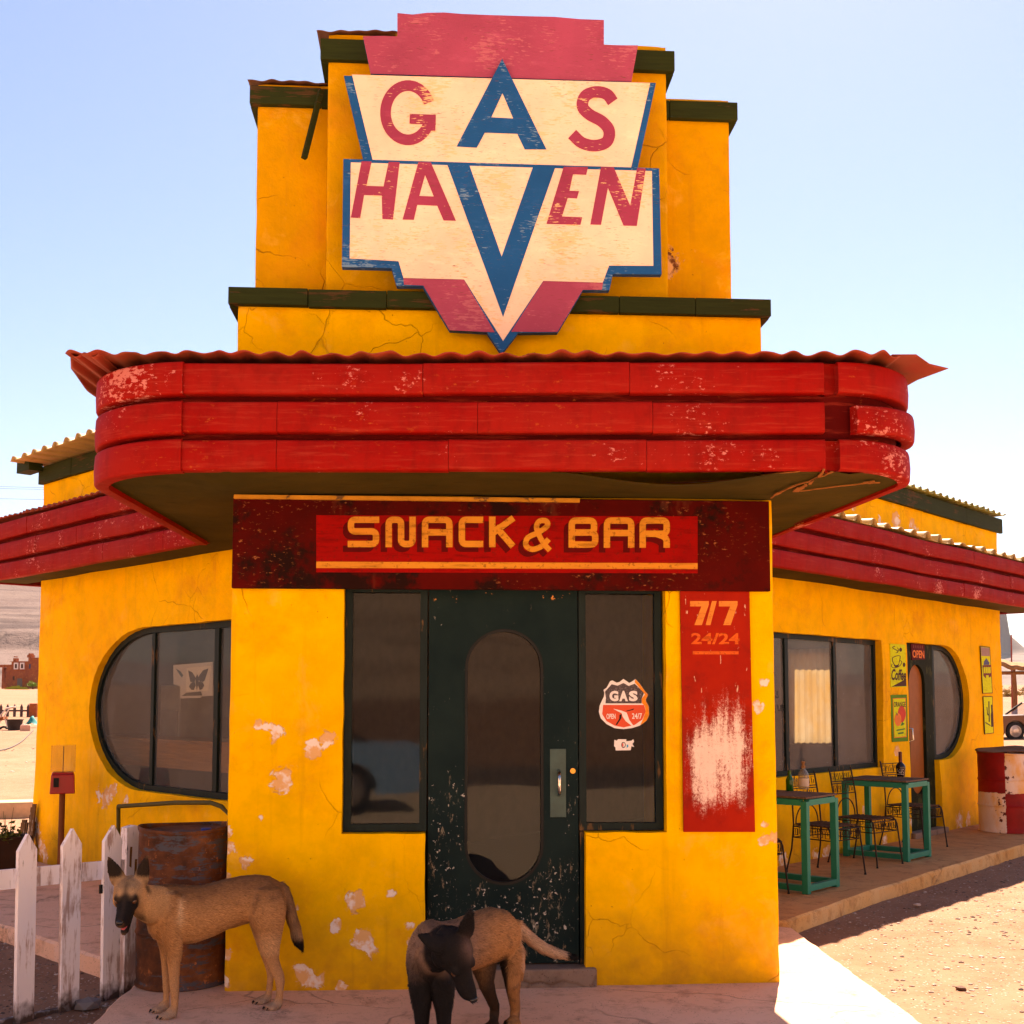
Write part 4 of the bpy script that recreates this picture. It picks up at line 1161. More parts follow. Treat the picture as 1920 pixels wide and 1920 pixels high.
mb = MB(); snack(mb, NB + .0032, -9, 9); mb.build('letter_shadow', M_SBS, SB)
plate([(593, 1053), (1308, 1056), (1308, 1067), (593, 1065)], NB + .0022, NB + .0034, M_SBY, 'yellow_stripe', SB, f=P0)
mb = MB(); snack(mb, NB + .0056); mb.build('lettering', M_SBY, SB)

# 7/7 24/24
def m_hours():
    g = G('rubbed_red_sign_paint')
    base = g.mix(g.ramp(g.noise(3, 5, .65), [(.35, 0.), (.7, 1.)]), (.36, .016, .004), (.27, .009, .004))
    z = g.m('MULTIPLY', g.m('ADD', g.xyz()[2], 1.5), .4); x = g.xyz()[0]
    # worn to the white primer in the lower middle
    zz = g.ramp(z, [(.36, 0.), (.44, .20), (.54, .22), (.66, .08), (.74, 0.)])
    xx = g.ramp(g.m('ABSOLUTE', g.m('SUBTRACT', g.m('ADD', x, g.m('MULTIPLY', g.noise(2.5, 3), .14)), .08)), [(.11, .15), (.22, .04)])
    n = g.m('ADD', g.m('ADD', g.m('MULTIPLY', g.noise(60, 10, 1.0), 1.2), g.m('MULTIPLY', g.noise(26, 5, .7, g.mp((1, 1, .10))), .45)), g.m('MULTIPLY', g.noise(7, 5, .7, g.mp((1, 1, .45))), .35))
    a = g.m('ADD', n, g.m('MULTIPLY', g.m('MULTIPLY', zz, xx), 11.0)); a = g.m('MULTIPLY', a, .6)
    dk = g.ramp(g.m('ADD', g.noise(6, 5, .7), zz), [(.56, 0.), (.8, .7)])
    base = g.mix(dk, base, (.16, .012, .005))
    base = g.mix(g.ramp(a, [(.735, 0.), (.79, .95)]), base, g.mix(g.noise(8, 3), (.82, .66, .58), (.74, .54, .46)))
    sc_ = g.m('MULTIPLY', g.ramp(g.noise(50, 3, .6, g.mp((1, 1, .25), rot=(0, .5, 0))), [(.69, 0.), (.71, .8)]), g.ramp(z, [(.5, 0.), (.6, 1.)]))
    base = g.mix(sc_, base, (.70, .48, .34))
    return g.out(base, .55, g.bump(g.noise(18, 5), .25, .004), spec=.06)
HS = thing('hours_sign', 'narrow red sign reading 7/7 and 24/24, rubbed white below, right of the entrance', 'sign', tuple(F.w(F.px(1345, 1300, .02)[0], 1.5, .0)))
plate([(1275, 1103), (1405, 1103), (1410, 1330), (1416, 1560), (1282, 1560), (1279, 1320)], .008, .022, m_hours(), 'board', HS, f=P0)
M_ORL = m_panel('faded_orange_lettering', (.72, .26, .05), (.66, .20, .04), .3)
M_ORL2 = m_panel('dim_orange_lettering', (.66, .12, .02), (.58, .085, .02), .5)
mb = MB()
def seven(x0):
    mb.prism(F, P0([(x0, 1127), (x0 + 35, 1127), (x0 + 35, 1134), (x0 + 22, 1172), (x0 + 8, 1172), (x0 + 21, 1137), (x0, 1137)], .024), .0225, .024)
seven(1294); seven(1348)
mb.prism(F, P0([(1335, 1127), (1344, 1127), (1332, 1172), (1323, 1172)], .024), .0225, .024)
mb.build('lettering', M_ORL, HS)
mb = MB()
a, b = F.px(1296, 1208, .024), F.px(1387, 1187, .024)
add_glyphs(mb, F, glyphs('24/24', (a[0], a[1], b[0], b[1]), .03), .0240)
mb.prism(F, P0([(1299, 1221), (1385, 1221), (1385, 1227), (1299, 1227)], .024), .0225, .0242)
mb.build('small_lettering', M_ORL2, HS)

# stickers on the right sidelight
def z8(zx, zy): return (1100 + zx * .09377, 1250 + zy * .09377)
def P8(pts, N): return [F.px(*z8(*p), N) for p in pts]
NG = FN - .0075
K = thing('shield_sticker', 'white and orange shield shaped GAS sticker on the right sidelight glass', 'sticker', tuple(F.w(*F.px(1170, 1320, NG), NG)))
M_WHITE = m_simple('white_sticker', (.78, .74, .74), .6, 0, .15, 30, 0)
def m_speck(name, c, c2, lo=.42, hi=.55):
    g = G(name); n = g.noise(130, 4, .8)
    return g.out(g.mix(g.ramp(n, [(lo, 0.), (hi, 1.)]), c, c2), .7)
sh = [(335, 465), (400, 420), (470, 290), (515, 275), (600, 320), (660, 305), (735, 245), (800, 290), (850, 325), (900, 300), (975, 248), (1060, 340), (1165, 490), (1230, 560), (1190, 640), (1180, 680), (1245, 800), (1250, 960), (1200, 1080), (1060, 1180), (900, 1230), (740, 1250), (560, 1230), (400, 1150), (280, 1030), (243, 900), (260, 780), (305, 680), (345, 600), (355, 520)]
plate(sh, NG, NG + .0008, M_WHITE, 'shield', K, f=P8)
plate([(975, 250), (1058, 342), (1163, 490), (1228, 560), (1188, 640), (1178, 680), (1243, 800), (1248, 960), (1198, 1080), (1070, 1172), (1120, 1060), (1180, 900), (1160, 780), (1105, 730), (1100, 640), (1165, 555), (960, 310)], NG, NG + .0013, m_simple('orange_sticker_edge', (.85, .28, .02), .6, 0, .3, 60, 0), 'orange_edge', K, f=P8)
plate([(365, 500), (500, 350), (620, 380), (735, 325), (840, 385), (960, 340), (1150, 520), (1100, 640), (1100, 735), (375, 735), (385, 620)], NG, NG + .0013, m_speck('speckled_grey_print', (.05, .035, .04), (.40, .33, .34), .55, .7), 'grey_field', K, f=P8)
plate([(330, 765), (1150, 765), (1180, 900), (1110, 1060), (960, 1165), (740, 1215), (560, 1180), (400, 1090), (310, 950)], NG, NG + .0013, m_speck('red_sticker_print', (.62, .06, .012), (.55, .10, .06), .5, .75), 'red_field', K, f=P8)
mb = MB()
for ch, x0, x1 in (('G', 455, 632), ('A', 650, 822), ('S', 845, 1018)):
    a, b = F.px(*z8(x0, 692), NG), F.px(*z8(x1, 482), NG)
    add_glyphs(mb, F, glyphs(ch, (a[0], a[1], b[0], b[1]), .055), NG + .002)
a, b = F.px(*z8(905, 1045), NG), F.px(*z8(1105, 930), NG); add_glyphs(mb, F, glyphs('24/7', (a[0], a[1], b[0], b[1]), .02), NG + .002)
a, b = F.px(*z8(395, 1045), NG), F.px(*z8(575, 940), NG); add_glyphs(mb, F, glyphs('OPEN', (a[0], a[1], b[0], b[1]), .02), NG + .002)
for pts in ([(530, 840), (700, 880), (800, 920), (830, 1000), (850, 1060), (940, 1190), (900, 1180), (780, 1090), (720, 1000), (700, 930), (620, 890)],):
    mb.prism(F, P8(pts, NG + .0019), NG + .001, NG + .0019)
mb.build('white_print', M_WHITE, K)
mb = MB(); mb.prism(F, P8([(655, 960), (700, 950), (695, 1030), (610, 1160), (570, 1170), (650, 1040)], NG), NG + .001, NG + .0018); mb.prism(F, P8([(780, 885), (950, 835), (930, 865), (800, 895)], NG), NG + .001, NG + .0018)
mb.build('dark_print', M_BLACK, K)
K = thing('torn_sticker', 'small torn white sticker under the shield sticker', 'sticker', tuple(F.w(*F.px(1170, 1397, NG), NG)))
plate([(555, 1460), (600, 1480), (630, 1450), (795, 1452), (790, 1490), (900, 1480), (930, 1450), (950, 1500), (915, 1545), (955, 1610), (895, 1590), (880, 1670), (580, 1675), (575, 1610), (548, 1590)], NG, NG + .0008, M_WHITE, 'paper', K, f=P8)
mb = MB(); mb.prism(F, P8([(735 + 45 * math.cos(t), 1565 + 60 * math.sin(t)) for t in np.linspace(0, 6.1, 16)], NG), NG + .001, NG + .0013, [P8([(735 + 32 * math.cos(t), 1565 + 45 * math.sin(t)) for t in np.linspace(0, 6.1, 16)], NG)])
mb.build('ring_print', M_BLACK, K)
mb = MB(); mb.prism(F, P8([(735 - 28 * abs(math.cos(t)), 1565 + 40 * math.sin(t)) for t in np.linspace(-1.5, 1.5, 10)], NG), NG + .001, NG + .0013); mb.build('red_print', m_simple('red_print', (.6, .05, .04), .6, 0, .1, 20, 0), K)
mb = MB(); mb.prism(F, P8([(800, 1555), (830, 1560), (835, 1600), (800, 1630)], NG), NG + .001, NG + .0013); mb.build('blue_print', m_simple('blue_print', (.02, .30, .60), .6, 0, .1, 20, 0), K)

# enamel signs on the right wing
def PR_(pts, N): return [RW.px(*p, N) for p in pts]
def zr(zx, zy): return (1640 + zx * .145833, 1180 + zy * .145833)
def PZ(pts, N): return [RW.px(*zr(*p), N) for p in pts]
M_TINY = m_panel('yellow_tin_print', (.62, .70, .02), (.56, .62, .02), .3)
M_TINB = m_simple('dark_brown_print', (.055, .014, .006), .6, 0, .1, 20, 0)
M_TINW = m_simple('cream_tin_print', (.78, .66, .36), .6, 0, .2, 20, 0)
M_TING = m_panel('green_tin_border', (.10, .26, .025), (.085, .22, .022), .2)
M_TINR = m_simple('red_fruit_print', (.62, .035, .006), .5, 0, .4, 5, 0)
M_TINO = m_simple('orange_fruit_print', (.80, .20, .012), .5, 0, .3, 8, 0)
def zprism(mb, pts, N0, N1, holes=()): mb.prism(RW, PZ(pts, N1), N0, N1, [PZ(h, N1) for h in holes])
T = thing('coffee_sign', 'yellow tin sign lettered Coffee with a drawn cup, left of the side door', 'sign', tuple(RW.w(*RW.px(1684, 1240, .01), .01)))
mb = MB(); zprism(mb, [(200, 183), (395, 198), (408, 742), (207, 745)], .006, .014); mb.build('tin_plate', M_TINY, T)
mb = MB(); N = .0155
def zst(pts, wd): zprism(mb, stroke(catmull(pts, 6), wd), .0142, N)
zst([(262, 215), (232, 235), (270, 262), (300, 280), (282, 305)], 9); zst([(290, 235), (310, 265), (292, 300)], 7)
zprism(mb, [(335 + 17 * math.cos(t), 262 + 26 * math.sin(t)) for t in np.linspace(0, 6, 14)], .0142, N)
zst([(225, 368), (260, 350), (305, 338), (330, 345)], 9); zst([(228, 370), (232, 410), (250, 450)], 9); zst([(330, 345), (325, 390), (315, 425)], 9)
zprism(mb, [(248, 440), (270, 462), (300, 455), (320, 420), (306, 478), (270, 490), (250, 470)], .0142, N)
zst([(325, 400), (350, 420), (330, 462), (285, 490), (235, 492), (216, 470), (225, 448)], 8)
zprism(mb, [(378 + 16 * math.cos(t), 455 + 30 * math.sin(t)) for t in np.linspace(0, 6, 12)], .0142, N)
zprism(mb, [(218, 738), (405, 636), (407, 730)], .0142, N)
a, b = RW.px(*zr(216, 655), N), RW.px(*zr(403, 515), N)
add_glyphs(mb, RW, glyphs('Coffee', (a[0], a[1] - .0, b[0], b[1]), .03, .3), N)
mb.build('brown_print', M_TINB, T)
T = thing('orange_sign', 'green framed tin sign lettered ORANGE with a red fruit, under the coffee sign', 'sign', tuple(RW.w(*RW.px(1686, 1345, .01), .01)))
mb = MB(); zprism(mb, [(207, 845), (415, 838), (432, 1437), (228, 1450)], .006, .013); mb.build('tin_plate', M_TING, T)
mb = MB(); zprism(mb, [(232, 885), (400, 880), (412, 1385), (250, 1398)], .0132, .0145); mb.build('brown_border', M_TINO, T)
mb = MB(); zprism(mb, [(240, 895), (392, 890), (404, 1372), (256, 1388)], .0147, .016); mb.build('yellow_field', M_TINY, T)
mb = MB(); a, b = RW.px(*zr(246, 1000), .017), RW.px(*zr(396, 930), .017); add_glyphs(mb, RW, glyphs('ORANGE', (a[0], a[1], b[0], b[1]), .02), .0172); mb.build('lettering', M_TINB, T)
mb = MB(); zprism(mb, [(348 + 50 * math.cos(t), 1090 + 108 * math.sin(t)) for t in np.linspace(0, 6.1, 22)], .0162, .0172); mb.build('whole_fruit', M_TINR, T)
mb = MB(); zprism(mb, [(300 + 42 * math.cos(t) - 14 * math.sin(t), 1160 + 80 * math.sin(t) + 30 * math.cos(t)) for t in np.linspace(0, 6.1, 20)], .0174, .0182); mb.build('half_fruit', M_TINO, T)
mb = MB(); zprism(mb, [(335, 1240), (355, 1190), (385, 1215), (360, 1235)], .0174, .0184); zprism(mb, [(275, 1065), (300, 1100), (285, 1110)], .0184, .019); zprism(mb, [(282, 1290), (388, 1270), (388, 1288), (282, 1308)], .0162, .0168); zprism(mb, [(300, 1330), (372, 1318), (372, 1340), (300, 1352)], .0162, .0168)
mb.build('leaves', m_simple('leaf_print', (.05, .20, .03), .6, 0, .2, 20, 0), T)
T = thing('open_sign', 'small dark plate reading OPEN on the green side door', 'sign', tuple(RW.w(*RW.px(1722, 1222, -.06), -.06)))
def zp2(mb, pts, N0, N1): mb.prism(RW, PZ(pts, N1), N0, N1)
mb = MB(); zp2(mb, [(468, 182), (640, 190), (650, 388), (480, 395)], -.068, -.058); mb.build('plate', m_panel('maroon_plate', (.10, .015, .02), (.075, .012, .016), .3), T)
mb = MB(); a, b = RW.px(*zr(488, 365), -.057), RW.px(*zr(636, 275), -.057); add_glyphs(mb, RW, glyphs('OPEN', (a[0], a[1], b[0], b[1]), .03), -.0565)
mb.build('lettering', M_TINO, T)
mb = MB(); a, b = RW.px(*zr(495, 240), -.057), RW.px(*zr(632, 205), -.057)
for i in range(5):
    u = a[0] + (b[0] - a[0]) * (i + .1) / 5
    mb.fbox(RW, u, u + .018, a[1] + .003, b[1] - .004, -.0578, -.0566)
mb.build('faint_print', m_simple('faded_print', (.20, .06, .05), .6, 0, .2, 20, 0), T)
T = thing('tall_tin_sign', 'tall narrow tin sign with a blue cone and red band near the wall end', 'sign', tuple(RW.w(*RW.px(1850, 1260, .01), .01)))
mb = MB(); zp2(mb, [(1358, 213), (1482, 228), (1518, 822), (1390, 826)], .006, .013); mb.build('tin_edge', M_TINB, T)
mb = MB(); zp2(mb, [(1364, 222), (1476, 236), (1511, 814), (1396, 818)], .0132, .0142); mb.build('yellow_field', M_TINY, T)
mb = MB(); zp2(mb, [(1366, 228), (1474, 240), (1480, 345), (1374, 342)], .0144, .015); mb.build('mauve_field', m_simple('mauve_print', (.34, .22, .20), .6, 0, .2, 20, 0), T)
mb = MB(); zp2(mb, [(1435, 370), (1478, 430), (1470, 455), (1400, 458), (1405, 415)], .0144, .0154); mb.build('blue_cone', m_simple('blue_cone_print', (.08, .085, .20), .6, 0, .2, 20, 0), T)
mb = MB(); zp2(mb, [(1384, 462), (1498, 455), (1505, 600), (1440, 640), (1400, 600)], .0144, .0151); mb.build('red_band', m_simple('maroon_print', (.16, .025, .02), .6, 0, .2, 20, 0), T)
mb = MB()
for k in range(4): zp2(mb, [(1400 + k * 24, 490), (1418 + k * 24, 482), (1420 + k * 24, 560), (1402 + k * 24, 568)], .0153, .016)
zp2(mb, [(1430, 590), (1465, 590), (1470, 650), (1450, 690), (1435, 650)], .0153, .016)
mb.build('pale_print', M_TINY, T)
T = thing('bottle_sign', 'yellow tin sign with a cactus and brown bottle, lowest near the wall end', 'sign', tuple(RW.w(*RW.px(1853, 1340, .01), .01)))
mb = MB(); zp2(mb, [(1394, 862), (1516, 860), (1534, 1335), (1416, 1350)], .006, .013); mb.build('tin_edge', M_TINB, T)
mb = MB(); zp2(mb, [(1400, 870), (1510, 868), (1527, 1328), (1422, 1341)], .0132, .0142); mb.build('yellow_field', M_TINY, T)
mb = MB(); zp2(mb, [(1462, 925), (1476, 925), (1482, 1190), (1466, 1190)], .0144, .0152); zp2(mb, [(1440, 1000), (1450, 1000), (1456, 1080), (1464, 1090), (1464, 1110), (1446, 1095)], .0144, .0152); zp2(mb, [(1425, 1190), (1490, 1230), (1490, 1245), (1422, 1205)], .0144, .0152)
mb.build('cactus_print', m_simple('dark_olive_print', (.06, .06, .012), .6, 0, .2, 20, 0), T)
mb = MB(); zp2(mb, [(1495, 970), (1512, 970), (1516, 1060), (1526, 1100), (1530, 1250), (1500, 1258), (1492, 1100), (1500, 1060)], .0144, .0154); mb.build('bottle_print', M_TINB, T)
# lettering on the inside of the right window: the ends of two words show past the pillar
T = thing('window_lettering', 'dark hand painted lettering ending KS and E UPS on the right wing window', 'lettering', tuple(RW.w(*RW.px(1455, 1315, -.1), -.1)))
mb = MB()
for tx, x0, x1, y0, y1 in (('KS', 1449, 1460, 1309, 1296), ('UPS', 1458, 1475, 1334, 1321), ('E', 1449, 1454, 1336, 1323)):
    a, b = RW.px(x0, y0, -.097), RW.px(x1, y1, -.097); add_glyphs(mb, RW, glyphs(tx, (a[0], a[1], b[0], b[1]), .01), -.0965)
mb.build('lettering', M_BLACK, T)

# ---------------------------------------------------------------- props
def barrel(name, label, c, r, h, mat, rotz=0.0, dent=.03, lid=True):
    t = thing(name, label, 'barrel', tuple(c))
    prof = [(r * .97, 0), (r * 1.02, .006), (r * 1.02, .02), (r * .99, .03)]
    for f in (.34, .66):
        prof += [(r, h * f - .03), (r * 1.0, h * f - .018), (r * 1.035, h * f), (r, h * f + .018)]
    for f in (.12, .22, .45, .55, .78, .88): prof.append((r * (.993 + .012 * random.random()), h * f))
    prof = sorted(prof, key=lambda q: q[1]) + [(r * .99, h - .03), (r * 1.02, h - .02), (r * 1.025, h - .004), (r * 1.01, h), (r * .985, h - .004), (r * .975, h - .03)]
    mb = MB(); n = 56; vs = []
    for rr_, z in prof:
        for j in range(n):
            q = 2 * math.pi * j / n
            k = 1 + dent * mnoise.noise(Vector((math.cos(q) * 1.6, math.sin(q) * 1.6, z * 3 + c[0]))) + dent * .3 * mnoise.noise(Vector((math.cos(q) * 5, math.sin(q) * 5, z * 9)))
            vs.append((c[0] + rr_ * k * math.cos(q), c[1] + rr_ * k * math.sin(q), c[2] + z + (.012 * math.sin(q * 2 + 1) * dent / .03 if z > h * .97 else 0)))
    fs = [(i * n + j, i * n + (j + 1) % n, (i + 1) * n + (j + 1) % n, (i + 1) * n + j) for i in range(len(prof) - 1) for j in range(n)]
    mb.add(vs, fs); mb.build('shell', mat, t, smooth=50)
    if lid:
        mb = MB(); mb.lathe([(.001, h - .028), (r * .5, h - .030), (r * .97, h - .024)], c, 40, caps=False); mb.build('lid', mat, t, smooth=60)
    return t
def m_rust_barrel():
    g = G('rusty_barrel_steel')
    n = g.noise(3.2, 7, .68)
    base = g.ramp(n, [(.34, (.022, .011, .008)), (.46, (.085, .028, .011)), (.56, (.15, .050, .018)), (.68, (.27, .10, .035))])
    pb = g.m('ADD', g.m('MULTIPLY', g.noise(7, 7, .75, g.mp((.8, .8, 3.2))), .9), g.m('MULTIPLY', g.noise(2.2, 3, .5, g.mp(loc=(3, 0, 4))), .3))
    base = g.mix(g.ramp(pb, [(.62, 0.), (.67, .85)]), base, (.060, .072, .095))
    fl = g.ramp(g.noise(24, 4, .7), [(.60, 0.), (.66, .9)])
    base = g.mix(g.m('MULTIPLY', fl, g.ramp(g.noise(3, 3), [(.45, 0.), (.6, 1.)])), base, (.48, .16, .05))
    return g.out(base, .75, g.bump(g.m('ADD', n, g.m('MULTIPLY', g.noise(40, 5, .7), .4)), .6, .006), spec=.2)
t = barrel('rusty_barrel', 'rusty brown steel barrel standing beside the white picket gate', (-1.922, 7.0, 0.0), .262, .90, m_rust_barrel(), dent=.022)
mb = MB(); mb.lathe([(.03, 0), (.03, .02), (.001, .022)], (-1.78, 6.92, .872), 14, caps=False); mb.build('bung', m_simple('blue_plastic_cap', (.02, .06, .32), .5), t, smooth=40)
def m_check(vx, vy):
    g = G('checkered_barrel_paint'); X = g.xyz()
    wob = g.m('MULTIPLY', g.m('SUBTRACT', g.noise(9, 4, .6), .5), .05)
    side = g.m('ADD', g.m('ADD', g.m('MULTIPLY', X[0], vx), g.m('MULTIPLY', X[1], vy)), wob)
    up = g.m('ADD', g.m('SUBTRACT', X[2], .475), wob)
    s1 = g.m('GREATER_THAN', side, 0.0); s2 = g.m('GREATER_THAN', up, 0.0)
    white = g.m('ABSOLUTE', g.m('SUBTRACT', g.m('SUBTRACT', 1.0, s1), s2))
    wc = g.mix(g.ramp(g.noise(4, 5, .65, g.mp((1, 1, .5))), [(.45, 0.), (.62, .85)]), (.72, .58, .50), (.70, .36, .08))
    rc = g.mix(g.ramp(g.noise(4, 5, .6), [(.35, 0.), (.7, 1.)]), (.30, .008, .006), (.17, .006, .006))
    base = g.mix(white, rc, wc)
    rn = g.m('ADD', g.noise(13, 5, .65), g.m('MULTIPLY', g.m('SUBTRACT', .10, g.m('ABSOLUTE', side)), .9))
    base = g.mix(g.m('MULTIPLY', g.ramp(rn, [(.63, 0.), (.65, 1.)]), white), base, (.10, .018, .010))
    return g.out(base, .6, g.bump(g.noise(20, 5), .3, .005), spec=.2)
bc = (6.0, 14.42, kz)
d_ = np.array([bc[0], bc[1]]); d_ /= np.linalg.norm(d_)
t = barrel('checkered_barrel', 'red and white quartered barrel at the far end of the right terrace', bc, .31, .955, m_check(float(d_[1]), float(-d_[0])), dent=.03)
mb = MB()
for z0 in (.69, .82):
    ang = math.atan2(-d_[1], -d_[0]) + .74
    for k in range(6):
        a0, a1 = ang + k * .06, ang + (k + 1) * .06; R_ = .326
        mb.add([(bc[0] + R_ * math.cos(a), bc[1] + R_ * math.sin(a), bc[2] + z) for a, z in ((a0, z0), (a1, z0), (a1, z0 + .03), (a0, z0 + .03))], [(0, 1, 2, 3)])
mb.build('stencil', m_simple('dark_green_stencil', (.03, .05, .03), .6), t)
# bent sheet lying over the rim
mb = MB(); vs = []
for i in range(25):
    for j in range(9):
        a = 2 * math.pi * i / 24; q = j / 8 * .335
        vs.append((bc[0] + q * math.cos(a), bc[1] + q * math.sin(a), bc[2] + .962 + .05 * max(0, math.sin(a * 1.0 + .5)) * (j / 8) ** 2 + .012 * math.sin(3 * a) * j / 8))
mb.add(vs, [(i * 9 + j, (i + 1) * 9 + j, (i + 1) * 9 + j + 1, i * 9 + j + 1) for i in range(24) for j in range(8)])
o = mb.build('lid_sheet', m_simple('brown_lid_sheet', (.16, .07, .03), .7), t, smooth=180); m_ = o.modifiers.new('solid', 'SOLIDIFY'); m_.thickness = .006

# white picket gate
_a, _b = atz(45, 1918, GZ), atz(246, 1862, GZ)
FF = Frame(_a, (_b - _a)[:2])
def m_white_wood():
    g = G('weathered_white_picket')
    gr = g.noise(9, 6, .7, g.mp((3, 3, .35)))
    base = g.mix(g.ramp(g.noise(2.5, 4), [(.3, 0.), (.7, 1.)]), (.78, .76, .84), (.84, .78, .80))
    wn = g.m('ADD', g.m('MULTIPLY', gr, .7), g.m('MULTIPLY', g.noise(3, 5, .6, g.mp(loc=(1, 5, 2))), .5))
    base = g.mix(g.ramp(wn, [(.60, 0.), (.68, .8)]), base, (.33, .20, .16))
    base = g.mix(g.ramp(g.noise(30, 4, .6, g.mp((2, 2, .3))), [(.66, 0.), (.70, .8)]), base, (.07, .05, .045))
    z = g.xyz()[2]
    ft = g.ramp(g.m('ADD', z, g.m('MULTIPLY', g.noise(14, 4), .25)), [(.14, 1.), (.24, 0.)])
    base = g.mix(ft, base, (.09, .06, .05))
    return g.out(base, .85, g.bump(gr, .5, .006), spec=.1)
M_PICK = m_white_wood()
t = thing('picket_gate', 'weathered white picket gate with pointed slats, left of the rusty barrel', 'gate', tuple(FF.w(.3, GZ)))
def fpx(x, y, N=0): return FF.px(x, y, N)
for x0, x1, xa, ya, ys, tilt in ((-131, -97, -113, 1583, 1614, 0), (-49, -15, -31, 1573, 1604, 0), (33, 67, 51, 1563, 1594, 0), (116, 151, 135, 1553, 1584, 0), (194, 226, 212, 1547, 1575, 0)):
    a, b = fpx(x0, ys)[0], fpx(x1, ys)[0]; zs_, za = fpx(xa, ys)[1], fpx(xa, ya)[1]
    ua = fpx(xa, ya)[0]; c0, c1 = fpx(x0 - 5, 1900)[0], fpx(x1 - 6, 1900)[0]
    mb = MB(); mb.prism(FF, [(c0, GZ - .02), (c1, GZ - .02), (b, zs_), (ua, za), (a, zs_)], -.012, .012)
    mb.build('picket', M_PICK, t, bevel=.003)
a, b = fpx(232, 1560, -.05), fpx(263, 1560, -.05); c0, c1 = fpx(225, 1855, -.05)[0], fpx(254, 1855, -.05)[0]
mb = MB(); mb.prism(FF, [(c0, GZ - .05), (c1, GZ - .05), (b[0], a[1] + .02), ((a[0] + b[0]) / 2, a[1] + .035), (a[0], a[1] + .025)], -.075, -.02)
g = mb.build('gate_post', M_PICK, t, bevel=.004); g['label'] = 'square topped post with rusty nail stains'
mb = MB()
for px_, py_ in ((246, 1592), (255, 1615)):
    u, z = fpx(px_, py_, -.018); mb.prism(FF, [(u - .008, z), (u + .008, z), (u + .010, z + .012), (u - .006, z + .014)], -.0195, -.0185); mb.prism(FF, [(u - .010, z - .10), (u + .006, z - .11), (u + .009, z - .0005), (u - .008, z - .0005)], -.0197, -.0188)
mb.build('rust_stain', m_simple('rust_stain', (.22, .10, .03), .9), g)
mb = MB()
(u0, z0), (u1, z1_) = fpx(0, 1650, -.02), fpx(232, 1628, -.02)
sl = (z1_ - z0) / (u1 - u0); ua = u0 - .8
mb.prism(FF, [(ua, z0 + sl * (ua - u0) - .052), (u1, z1_ - .052), (u1, z1_ + .052), (ua, z0 + sl * (ua - u0) + .052)], -.034, -.0125)
mb.build('rail', M_PICK, t, bevel=.003)
mb = MB(); (u0, z0), (u1, z1_) = fpx(0, 1915, -.02), fpx(190, 1877, -.02); ua = u0 - .8; sl = (z1_ - z0) / (u1 - u0)
mb.prism(FF, [(ua, z0 + sl * (ua - u0) - .05), (u1, z1_ - .03), (u1, z1_ + .006), (ua, z0 + sl * (ua - u0) + .006)], -.05, -.0125)
mb.build('bottom_rail', M_PICK, t, bevel=.003)
mb = MB(); u, z = fpx(190, 1667, -.005); mb.fbox(FF, u - .012, u + .008, z - .025, z + .025, -.012, .0); mb.build('hinge', M_BLACK, t)
# grey rock by the gate foot
mb = MB(); p = atz(165, 1893, GZ); stone(p[0], p[1], GZ + .03, .085); stone
o = mb.build('rock', m_simple('grey_rock', (.20, .19, .20), .9)); tag(o, 'grey rock at the foot of the white picket gate', 'rock')

# gumball dispenser on a post
u, z = LW.px(117, 1485, .35); q = LW.w(u, 0, .35)
zb0, zb1 = LW.px(117, 1487, .35)[1], LW.px(117, 1447, .35)[1]; zg1 = LW.px(117, 1397, .35)[1]
t = thing('candy_dispenser', 'red sweet dispenser with clear box top on a brown post by the left wing', 'dispenser', (q[0], q[1], kz))
mb = MB(); mb.tube([(q[0], q[1], kz), (q[0], q[1], zb0)], .026, 12); mb.build('post', m_simple('rusty_post', (.20, .065, .022), .7), t, smooth=40)
w2 = .105
mb = MB(); k = zb1 - zb0
fr = Frame((q[0], q[1]), (math.cos(.35), math.sin(.35)))
def ftap(F_, zz0, zz1, w0, w1, d0, d1):
    mb.hexa([F_.w(-w0, zz0, d0), F_.w(w0, zz0, d0), F_.w(w0, zz0, -d0), F_.w(-w0, zz0, -d0), F_.w(-w1, zz1, d1), F_.w(w1, zz1, d1), F_.w(w1, zz1, -d1), F_.w(-w1, zz1, -d1)])
ftap(fr, zb0, zb1 - .02, w2, w2 * .92, w2, w2 * .92); ftap(fr, zb1 - .0195, zb1, w2 * .9, w2 * .82, w2 * .9, w2 * .82)
mb.build('coin_box', m_simple('red_enamel', (.40, .008, .008), .35, spec=.4), t, bevel=.008)
mb = MB(); mb.fbox(fr, -.075, -.03, zb0 + .06, zb0 + .14, w2 * .9, w2 + .004); mb.build('outlet', M_BLACK, t)
g = G('clear_plastic'); tr = g.N('ShaderNodeBsdfTransparent'); tr.inputs[0].default_value = (.93, .92, .88, 1); gl = g.N('ShaderNodeBsdfGlossy'); gl.inputs['Roughness'].default_value = .08
mx = g.N('ShaderNodeMixShader'); mx.inputs[0].default_value = .015; g.L(mx.inputs[1], tr.outputs[0]); g.L(mx.inputs[2], gl.outputs[0]); g.L(g.o.inputs[0], mx.outputs[0])
M_CLEAR = g.mat
mb = MB(); ww = w2 * .98
for U0, U1, N0, N1 in ((-ww, ww, ww - .005, ww), (-ww, ww, -ww, -ww + .005), (-ww, -ww + .005, -ww + .0055, ww - .0055), (ww - .005, ww, -ww + .0055, ww - .0055)):
    mb.fbox(fr, U0, U1, zb1 + .001, zg1, N0, N1)
mb.build('clear_box', M_CLEAR, t)
mb = MB(); mb.fbox(fr, -.004, .004, zb1, zg1 - .01, -.004, .004); mb.build('inner_rod', m_simple('dull_rod', (.25, .17, .06), .6), t)

